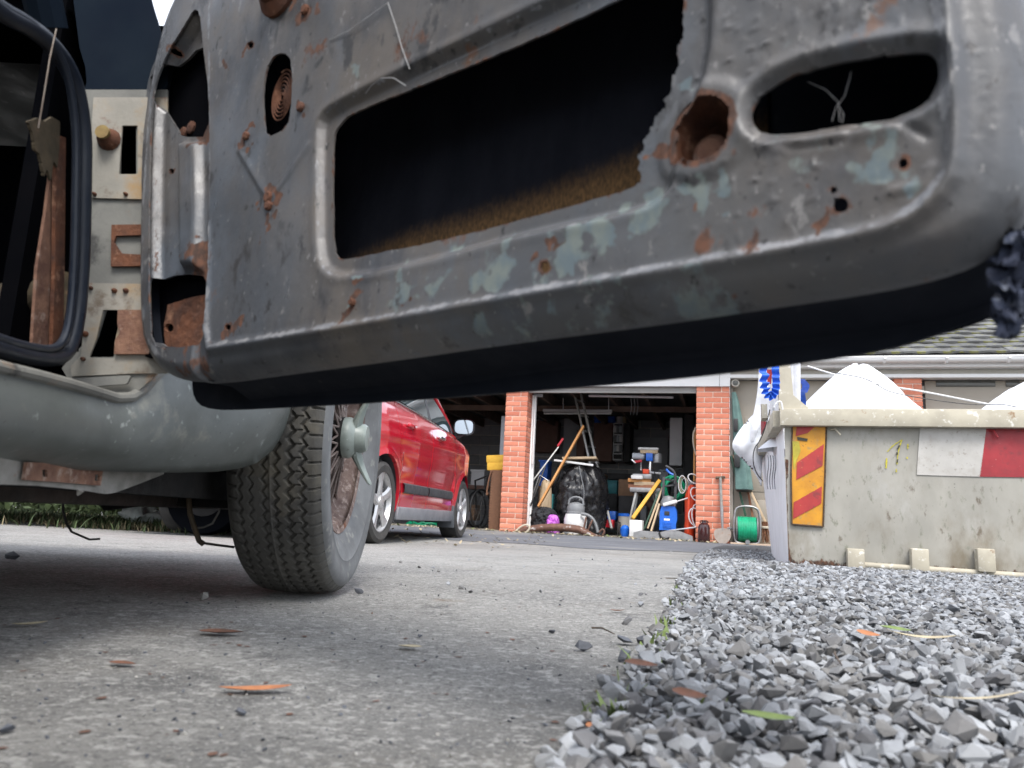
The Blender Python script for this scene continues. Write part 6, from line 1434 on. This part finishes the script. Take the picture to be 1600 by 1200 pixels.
fb(MB().tube([g(1129, 828, -.12), g(1128, 806, -.10), g(1127.5, 790, -.085)], [.014, .022, .024], 10), 'socket', 'steel_grey', rt)
fb(MB().tube([g(1127.5, 795, -.09), g(1125.5, 746, -.03)], .019, 10), 'shaft', 'flange', rt); fb(MB().tube([g(1118, 746.5, -.03), g(1133, 745.5, -.03)], .018, 10), 'grip', 'hose_brown', rt)
# hose reel
c = g(1168, 847, -.12); rt = thing('hose_reel', 'green garden hose on a grey tubular reel before the beige door', 'hose reel', FP(c[0], -.05, 0), -FTH)
L0, L1 = g(1147, 830, -.12)[0], g(1188, 830, -.12)[0]; H_ = g(1168, 791, -.12)[2]
for q in (-.14, .02):
    P = smooth_poly([(L0 + .05, q, .012), (L0, q, .06), (L0, q, H_ - .08), (L0 + .06, q, H_), (L1 - .06, q, H_), (L1, q, H_ - .08), (L1, q, .06), (L1 - .05, q, .012)], 2); fb(MB().tube(P, .013, 8, closed=True), 'frame', 'steel_grey', rt)
zc = g(1168, 827, -.1)[2]; Rr = .15
for k in range(11):
    x = L0 + .05 + (L1 - L0 - .1) * (k + .5) / 11; fb(MB().tube([(x + .004 * math.sin(t * 2), -.06 + Rr * math.cos(t), zc + Rr * math.sin(t)) for t in np.linspace(0, 2 * math.pi, 33)[:-1]], .0165, 8, closed=True), 'hose_coil', 'green_hose', rt)
for x in (L0 + .035, L1 - .035): fb(MB().lathe([(.02, -.006), (.165, -.006), (.165, .006), (.02, .006)], 30, (x, -.06, zc), 'X'), 'drum_side', 'grey_plastic', rt)
fb(MB().tube([(L0 + .03, -.06, zc), (L0 - .09, -.06, zc)], .014, 8), 'crank', 'grey_plastic', rt); fb(MB().lathe([(.03, -.03), (.032, .03)], 12, (c[0], -.22, .035), 'Y'), 'connector', 'grey_plastic', rt)
# parasol hung on the frame, with hook ring
rt = item('parasol', 'closed grey-green parasol hanging on the beige door frame', 'parasol', 1158, -.05, z=g(1160, 766, -.05)[2])
A = []
for t in np.linspace(0, 1, 22):
    y = 612 + 152 * t; xl = 1143 + 6 * t; xr = 1150 + 26 * t ** .8; a, b = g(xl, y, -.05), g(xr, y, -.05); cx, hw = (a[0] + b[0]) / 2, (b[0] - a[0]) / 2
    A.append([(cx + hw * (1 + .12 * math.sin(5 * x + 2 * t)) * math.cos(x), .0 + .08 * (.4 + .6 * t) * (1 + .15 * math.sin(4 * x)) * math.sin(x), a[2]) for x in np.linspace(0, 2 * math.pi, 33)])
fb(MB().gridf(A), 'canopy', 'canvas_green', rt)
c = g(1163, 766, -.05); fb(MB().lathe([(.0, -.03), (.09, -.02), (.11, 0), (.1, .006), (0, .006)], 20, (c[0], .0, c[2])), 'end_cap', 'plain_black', rt)
for y in (660, 716): pbox('tie', 'plain_black', rt, 1146 + (y - 660) * .03, 1153 + (y - 660) * .06, y - 6, y + 14, -.1, -.06, .006)
rt2 = item('wall_lamp', 'small round unlit lamp above the parasol', 'lamp', 1149, -.02, z=g(1149, 600, -.02)[2]); c = g(1149, 599, -.04)
fb(MB().lathe([(.05, .10), (.055, 0), (.05, -.03), (.038, -.032)], 20, c, 'Y', cap=False), 'bezel', 'cream', rt2); fb(MB().lathe([(.04, -.02), (.0, -.03)], 20, c, 'Y'), 'lens', 'glass_dark', rt2)
# garden tools leaning by the beige door
rt = item('garden_pole', 'dark green pole leaning behind the hose reel', 'pole', 1160, -.0, z=0); pbeam('shaft', 'dark_green', rt, (1142, 712), (1165, 806), .03, .03, .08, .02)
rt = item('garden_tool', 'brown wooden tool handle behind the hose reel', 'tool', 1176, .02, z=0); pbeam('shaft', 'wood_red', rt, (1168, 764), (1177, 812), .03, .035, .1, .06); pbeam('head', 'steel_grey', rt, (1176, 812), (1179, 838), .05, .1, .06, .05)
rt = item('besom_broom', 'birch broom with yellow handle and black band beside the hose reel', 'broom', 1196, -.05, z=0)
pbeam('handle', 'wood_pale', rt, (1146, 711), (1197, 818), .032, .032, .10, -.05); pbeam('band', 'plain_black', rt, (1175, 771), (1183, 787), .036, .036, .02, -.0)
r_ = np.random.default_rng(3)
for k in range(34):
    a = g(1195 + r_.normal(0, 1.5), 815, -.06 + r_.normal(0, .01)); b = g(1197 + r_.normal(0, 5), 847 + r_.uniform(-4, 2), -.08 + r_.normal(0, .04)); fb(MB().tube([a, ((a[0] + b[0]) / 2 + r_.normal(0, .006), (a[1] + b[1]) / 2, (a[2] + b[2]) / 2), b], [.006, .005, .003], 4), 'twig', 'birch', rt)
fb(MB().lathe([(.05, -.015), (.055, 0), (.05, .015)], 14, g(1195, 824, -.06), 'Z'), 'binding', 'rope', rt)

# ---- more clutter deeper in the garages
r_ = np.random.default_rng(12)
extra = [(1006, 1020, 782, 815, 1.6, 'brown_board', 'brown wooden crate under the work stand', 'crate'), (1000, 1010, 792, 815, 1.3, 'grey_plastic', 'grey tin under the work stand beside the brown crate', 'tin'), (842, 856, 720, 760, 2.6, 'blue_plastic', 'blue storage box on a stack behind the metal pole', 'box'), (840, 858, 761, 800, 2.6, 'cardboard', 'cardboard carton under the blue storage box', 'carton'),
         (1030, 1044, 735, 760, 2.2, 'grey_plastic', 'grey tool case behind the pressure washer frame', 'tool case'), (1028, 1046, 761, 800, 2.2, 'gap_dark', 'black cabinet under the grey tool case', 'cabinet'), (925, 945, 742, 772, 2.4, 'cardboard', 'cardboard box behind the ladder foot', 'box'), (946, 964, 752, 772, 2.4, 'teal', 'teal toolbox beside the cardboard box behind the ladder', 'toolbox'),
         (923, 964, 773, 806, 2.4, 'gap_dark', 'black trunk under the teal toolbox', 'trunk'), (715, 742, 790, 812, 2.2, 'cardboard', 'carton on the floor before the red car in the left garage', 'carton'), (735, 757, 735, 760, 3.0, 'locker', 'grey case on the shelf behind the bicycle', 'case'), (730, 764, 760, 764, 2.9, 'brown_board', 'wooden shelf plank behind the bicycle', 'shelf')]
for x0, x1, y0, y1, q, m_, lb, ct in extra:
    rt = thing(ct.replace(' ', '_'), lb, ct, FP(fpx((x0 + x1) / 2, y1, q)[0], q, max(FZ, fpx(x0, y1, q)[1])), -FTH); pbox('shell', m_, rt, x0, x1, y0, y1, q, q + .35, .008); pbox('lid', m_, rt, x0 - .4, x1 + .4, y0 - 1.2, y0 + 1.2, q - .01, q + .36, .004)
# ------------------------------------------------------------------ litter, leaves, grass, loose stones
mat('leaf_orange', [(.36, .15, .065), (.26, .10, .045)], sc=60, rough=.8)
mat('leaf_brown', [(.15, .065, .04), (.08, .045, .03)], sc=60, rough=.85)
mat('leaf_green', [(.15, .20, .055), (.10, .14, .04)], sc=60, rough=.7)
mat('leaf_pale', [(.42, .36, .24), (.33, .28, .19)], sc=60, rough=.85)
mat('grass', [(.07, .10, .038), (.035, .055, .02)], sc=9, rough=.8)
mat('dry_grass', [(.32, .27, .16), (.2, .16, .09)], sc=4, rough=.85)
mat('poly_bag', [(.58, .63, .62), (.45, .5, .5)], sc=20, rough=.4)
mat('twig', [(.10, .07, .05), (.05, .04, .03)], sc=40, rough=.9)
def leaf_geo(L_, W_, seed):
    r = np.random.default_rng(seed); A = []; cu = r.uniform(.1, .35); tw = r.uniform(-.3, .3)
    for i in range(9):
        t = i / 8; w_ = W_ * math.sin(math.pi * (.04 + .93 * t)) ** .8 * (1 - .25 * t)
        row = []
        for s_ in (-1, -.5, 0, .5, 1): row.append((L_ * (t - .5), w_ * s_, .003 + cu * L_ * (t - .45) ** 2 + .25 * w_ * abs(s_) ** 1.3 + tw * w_ * s_ * (t - .5) * .8))
        A.append(row)
    return A
def leaf(px, py, L_, W_, m_, rz, label, seed, tilt=0.0, zoff=.0, gravel=False):
    p = ground(px, py); z = float(gz(p[0], p[1])) + zoff
    if gravel: z += .016 + max(0.0, float(ghump(p[0], p[1])))
    o = MB().gridf(leaf_geo(L_, W_, seed)).build('leaf', m_); o.location = (p[0], p[1], z); o.rotation_euler = (tilt, tilt * .5, rz); return tag(o, label, 'leaf')
leaf(398, 1084, .062, .010, 'leaf_orange', .25, 'long orange leaf lying on the open concrete', 1)
leaf(345, 993, .055, .016, 'leaf_brown', .1, 'brown leaf lying on the concrete near the front tyre', 2)
leaf(190, 1042, .03, .008, 'leaf_brown', -.2, 'short orange-brown leaf flake on the concrete', 3)
leaf(45, 980, .04, .009, 'leaf_pale', .7, 'pale curled leaf on the concrete under the vintage car', 5)
leaf(640, 1015, .03, .009, 'leaf_pale', -.1, 'grey-pale leaf flat on the concrete before the tyre', 8)
leaf(965, 957, .03, .007, 'leaf_brown', .1, 'brown twiggy leaf at the edge of the gravel', 10)
leaf(1000, 1100, .035, .010, 'leaf_brown', .3, 'dark red leaf lying between gravel and concrete', 11, .2, .006, True)
leaf(1400, 1012, .05, .011, 'leaf_green', .1, 'yellow-green leaf lying on the gravel', 12, .2, .008, True)
leaf(1440, 1035, .09, .008, 'leaf_pale', -.15, 'long pale dead leaf lying on the gravel', 13, .1, .010, True)
leaf(1357, 1030, .03, .009, 'leaf_orange', -.4, 'small orange leaf lying on the gravel', 14, .3, .01, True)
leaf(1075, 1158, .03, .009, 'leaf_brown', .2, 'red-brown leaf tucked among the near gravel stones', 16, .3, .012, True)
leaf(925, 1150, .012, .006, 'leaf_orange', .2, 'tiny orange leaf scrap at the gravel corner', 17, .2, .004)
leaf(1200, 1196, .04, .007, 'leaf_green', .1, 'blue-green leaf among the near gravel stones', 18, .2, .014, True)
leaf(1530, 1170, .10, .003, 'leaf_pale', .25, 'dry straw lying across the near gravel', 19, .0, .016, True)
r_ = np.random.default_rng(17)
sc_mb = MB()
for k in range(70):
    px, py = r_.uniform(0, 1000), 925 + 260 * r_.random() ** 1.3
    p = ground(px, py); L_ = r_.uniform(.003, .011); A = np.array(leaf_geo(L_, L_ * r_.uniform(.2, .5), 100 + k)); t = r_.uniform(0, 6.28); c, s_ = math.cos(t), math.sin(t)
    sc_mb.gridf(np.stack([A[..., 0] * c - A[..., 1] * s_ + p[0], A[..., 0] * s_ + A[..., 1] * c + p[1], A[..., 2] * .6 + p[2] - .001], 2))
o = sc_mb.build('leaf_scraps', 'leaf_brown'); o['kind'] = 'stuff'; o['label'] = 'tiny brown scraps of dead leaf scattered on the concrete'; o['category'] = 'leaf scraps'
# loose stones on the concrete
def stone(px, py, sz, label, m_='gravel_stone', seed=0, group=None):
    p = ground(px, py); o = stones_mesh('stone', [0], [0], [sz * .55], [sz], m_, seed + 50, .3); o.location = (p[0], p[1], float(gz(p[0], p[1]))); tag(o, label, 'stone', group); return o
mat('dark_stone', [(.05, .055, .065), (.09, .095, .11)], sc=40, rough=.6, bump=.3)
stone(316, 939, .017, 'small square pale stone standing on concrete under the car', 'flange', 1)
stone(911, 1018, .013, 'dark wet stone lying on concrete near the gravel', 'dark_stone', 2)
stone(976, 1008, .013, 'dark round stone beside the gravel edge', 'dark_stone', 3); stone(980, 976, .013, 'grey pointed stone on the concrete near the gravel', 'gravel_stone', 4)
stone(1001, 948, .012, 'small grey stone at the gravel border', 'gravel_stone', 5); stone(975, 1034, .015, 'flat dark stone half on the gravel edge', 'dark_stone', 6); stone(1003, 1006, .012, 'black stone next to the gravel border weeds', 'dark_stone', 7)
stone(1040, 945, .014, 'brown-grey stone on the gravel border', 'gravel_stone', 8); stone(862, 990, .006, 'tiny black stone on the open concrete', 'dark_stone', 9); stone(376, 1118, .007, 'small black stone below the long orange leaf', 'dark_stone', 10)
stone(8, 1148, .007, 'dark stone beside the shadow of the car sill', 'dark_stone', 11); stone(655, 997, .006, 'dark crumb on the concrete before the front tyre', 'dark_stone', 12); stone(560, 928, .012, 'flat dark crumb beside the front tyre', 'dark_stone', 13)
stone(18, 877, .025, 'dark stone on the concrete under the vintage car', 'dark_stone', 14); stone(935, 1140, .015, 'broken slate piece at the gravel corner', 'dark_stone', 15)
def grit(name, n, fx, fy, lo, hi, m_, label, seed):
    P = [ground(fx(), fy()) for _ in range(n)]; sz = r_.uniform(lo, hi, n)
    o = stones_mesh(name, [p[0] for p in P], [p[1] for p in P], [p[2] + s_ * .4 for p, s_ in zip(P, sz)], sz, m_, seed); o['kind'] = 'stuff'; o['label'] = label; o['category'] = 'grit'
grit('dark_grit', 220, lambda: r_.uniform(0, 1040), lambda: 925 + 260 * r_.random() ** 1.2, .0009, .003, 'dark_stone', 'dark grit scattered over the near concrete', 71)
grit('pale_grit', 160, lambda: r_.uniform(0, 1000), lambda: 925 + 260 * r_.random() ** 1.2, .0008, .0026, 'flange', 'pale grit scattered over the near concrete', 72)
grit('pebble_scatter', 70, lambda: r_.uniform(600, 1075), lambda: 858 + 85 * r_.random() ** 1.5, .003, .010, 'gravel_stone', 'small pebbles strewn over the far concrete', 73)
# twigs
for k, (a, b) in enumerate((((925, 985), (960, 995)), ((1040, 905), (1090, 910)), ((1306, 1060), (1316, 1085)))):
    A, B = ground(*a), ground(*b); zo = .004 if k < 2 else .03; o = MB().tube([A + [0, 0, zo], (A + B) / 2 + [0, .01, zo + .003], B + [0, 0, zo]], [.0016, .0014, .0008], 5).build('twig', 'twig'); tag(o, ['thin twig on the concrete beside the gravel', 'thin twig at the far gravel border', 'pale stem sticking out of the gravel'][k], 'twig')
# grass along the far side of the drive (beyond the old car) and small weeds
def blades(name, centres, n, spread, h, m_, seed, wd=.006, lean=.5):
    r = np.random.default_rng(seed); V = []; F = []
    for k in range(n):
        c = centres[r.integers(len(centres))]; x, y = c[0] + r.normal(0, spread[0]), c[1] + r.normal(0, spread[1]); z = float(gz(x, y)); hh = h * r.uniform(.4, 1.2); a = r.uniform(0, 6.28); l = r.normal(0, lean) * hh
        w_ = wd * r.uniform(.6, 1.3); dx, dy = math.cos(a) * w_, math.sin(a) * w_; lx, ly = -math.sin(a) * l, math.cos(a) * l; i = len(V)
        V += [(x - dx, y - dy, z), (x + dx, y + dy, z), (x - dx * .7 + lx * .4, y - dy * .7 + ly * .4, z + hh * .6), (x + dx * .7 + lx * .4, y + dy * .7 + ly * .4, z + hh * .6), (x + lx, y + ly, z + hh)]; F += [(i, i + 1, i + 3, i + 2), (i + 2, i + 3, i + 4)]
    me = bpy.data.meshes.new(name); me.from_pydata(V, [], F); o = bpy.data.objects.new(name, me); COL.objects.link(o); me.materials.append(MATS[m_]); o['kind'] = 'stuff'; return o
line = [ground(a, b) for a, b in ((-60, 806), (0, 812), (60, 815), (120, 820), (180, 826), (240, 829), (300, 832), (360, 834), (400, 836))]
cs_ = [line[i] * (1 - t) + line[i + 1] * t for i in range(len(line) - 1) for t in np.linspace(0, 1, 20)]
cs_ = [c + np.array([-.1, .5, 0]) for c in cs_]
o = blades('grass', cs_, 4200, (.3, .4), .10, 'grass', 1, .006, .8); o['label'] = 'rough green grass along the far edge of the drive'; o['category'] = 'grass'
o = blades('dry_grass', cs_, 2600, (.3, .4), .07, 'dry_grass', 2, .006, 1.2); o['label'] = 'dry straw and dead stalks along the far edge of the drive'; o['category'] = 'dry grass'
# leaf litter along the garages and under the red car
lt = MB(); r = np.random.default_rng(31)
def litter(name, n, sampler, label, m_, sz=(.02, .06)):
    mb = MB()
    for k in range(n):
        x, y = sampler(r); L_ = r.uniform(*sz); A = np.array(leaf_geo(L_, L_ * .35, int(r.integers(1e6))))[::2, ::2]; a = r.uniform(0, 6.28); c, s_ = math.cos(a), math.sin(a); z = float(gz(x, y)) + r.uniform(.004, .02)
        P = np.stack([A[..., 0] * c - A[..., 1] * s_ + x, A[..., 0] * s_ + A[..., 1] * c + y, A[..., 2] + z + A[..., 0] * r.normal(0, .3)], 2); mb.gridf(P)
    o = mb.build(name, m_); o['kind'] = 'stuff'; o['label'] = label; o['category'] = 'leaf litter'; return o
def front(r_): p = FP(r_.uniform(-2.6, 3.0), -.25 + r_.normal(0, .13), 0); return p[0], p[1]
def under(r_): p = RO + ryv * r_.uniform(.2, 4.6) + rxv * r_.uniform(-.5, 1.9); return p[0], p[1]
def near_left(r_): c = cs_[r_.integers(len(cs_))]; return c[0] + r_.normal(0, .3), c[1] + r_.normal(0, .35)
litter('leaf_litter', 520, front, 'pale dead leaves drifted along the garage threshold', 'leaf_pale'); litter('green_litter', 130, front, 'green leaf scraps along the garage threshold', 'leaf_green')
litter('car_litter', 160, under, 'dead leaves lying under and beside the red hatchback', 'leaf_pale'); litter('edge_litter', 500, near_left, 'brown leaf litter among the grass beyond the vintage car', 'leaf_brown', (.02, .05))
# crumpled plastic bag and cardboard scrap in the grass
p = ground(215, 826); p = p + np.array([-.05, .2, 0]); rt = thing('plastic_bag', 'crumpled pale plastic bag lying in the grass', 'bag', p)
A = []
for i, t in enumerate(np.linspace(0, 2 * math.pi, 25)[:-1]):
    A.append([(.20 * math.cos(t) * math.sin(v) * (1 + .22 * math.sin(3 * t + 5 * v) + .15 * math.sin(7 * t)), .14 * math.sin(t) * math.sin(v) * (1 + .2 * math.cos(5 * t)), .01 + .15 * abs(math.cos(v / 2)) * (1 + .25 * math.sin(4 * t + 3 * v))) for v in np.linspace(.05, 3.0, 10)])
MB().gridf(A, True).build('crumpled_film', 'poly_bag', rt, ang=15)
p = ground(240, 829); o = MB().box((0, 0, .06), (.16, .03, .11), rot=(.3, .1, .2), bev=.004).build('cardboard_scrap', 'leaf_pale'); o.location = (p[0] + .1, p[1] + .1, p[2]); tag(o, 'tan cardboard scrap beside the plastic bag in the grass', 'cardboard')
# hedge far left, beyond the grass
r = np.random.default_rng(77); V = []; F = []
for k in range(15000):
    x = r.uniform(-14, -3.6); y = 8.6 + (-3.6 - x) * .42 + r.normal(0, .28); z = 1.5 * r.random() ** 1.5 - .06 + .08 * math.sin(x * 2.3); n_ = r.normal(size=3); n_ /= np.linalg.norm(n_); a_ = np.cross(n_, r.normal(size=3)); a_ /= np.linalg.norm(a_); b_ = np.cross(n_, a_); sz = r.uniform(.04, .09); c = np.array([x, y, z]); i = len(V)
    V += [tuple(c - a_ * sz), tuple(c + b_ * sz * .5), tuple(c + a_ * sz), tuple(c - b_ * sz * .5)]; F.append((i, i + 1, i + 2, i + 3))
hd = thing('hedge', 'dark green hedge beyond the grass at the far side of the drive', 'hedge', (-8, 10.4, 0))
MB().add(V, F).build('foliage', 'grass', hd, world=True, smooth=False)
for k in range(10):
    x = -13.5 + k; y = 8.6 + (-3.6 - x) * .42; MB().tube([(x, y, -.08), (x + .05, y, .6), (x - .08, y + .05, 1.2)], [.03, .022, .01], 6).build('stem', 'twig', hd, world=True)
# weeds along gravel border
o = blades('weeds', [ground(a, b) for a, b in ((1062, 925), (1052, 950), (1044, 985), (1035, 1000), (1030, 1015), (975, 1100), (950, 1130), (1082, 895), (1010, 1052), (1080, 1120))], 130, (.012, .02), .022, 'leaf_green', 5, .0035, .8); o['label'] = 'little green weeds along the gravel border'; o['category'] = 'weeds'
# green netting and rubbish behind the red car
p = ground(650, 822); o = MB().tube([(p[0] + .25 * math.cos(t) + .03 * math.sin(7 * t), p[1] + 1.0 + .1 * math.sin(t), p[2] + .03 + .02 * math.sin(5 * t)) for t in np.linspace(0, 6.2, 40)], .02, 6).build('green_net', 'green_hose'); tag(o, 'bright green cord bundle on the ground behind the red hatchback', 'cord')
S.cycles.use_denoising = True
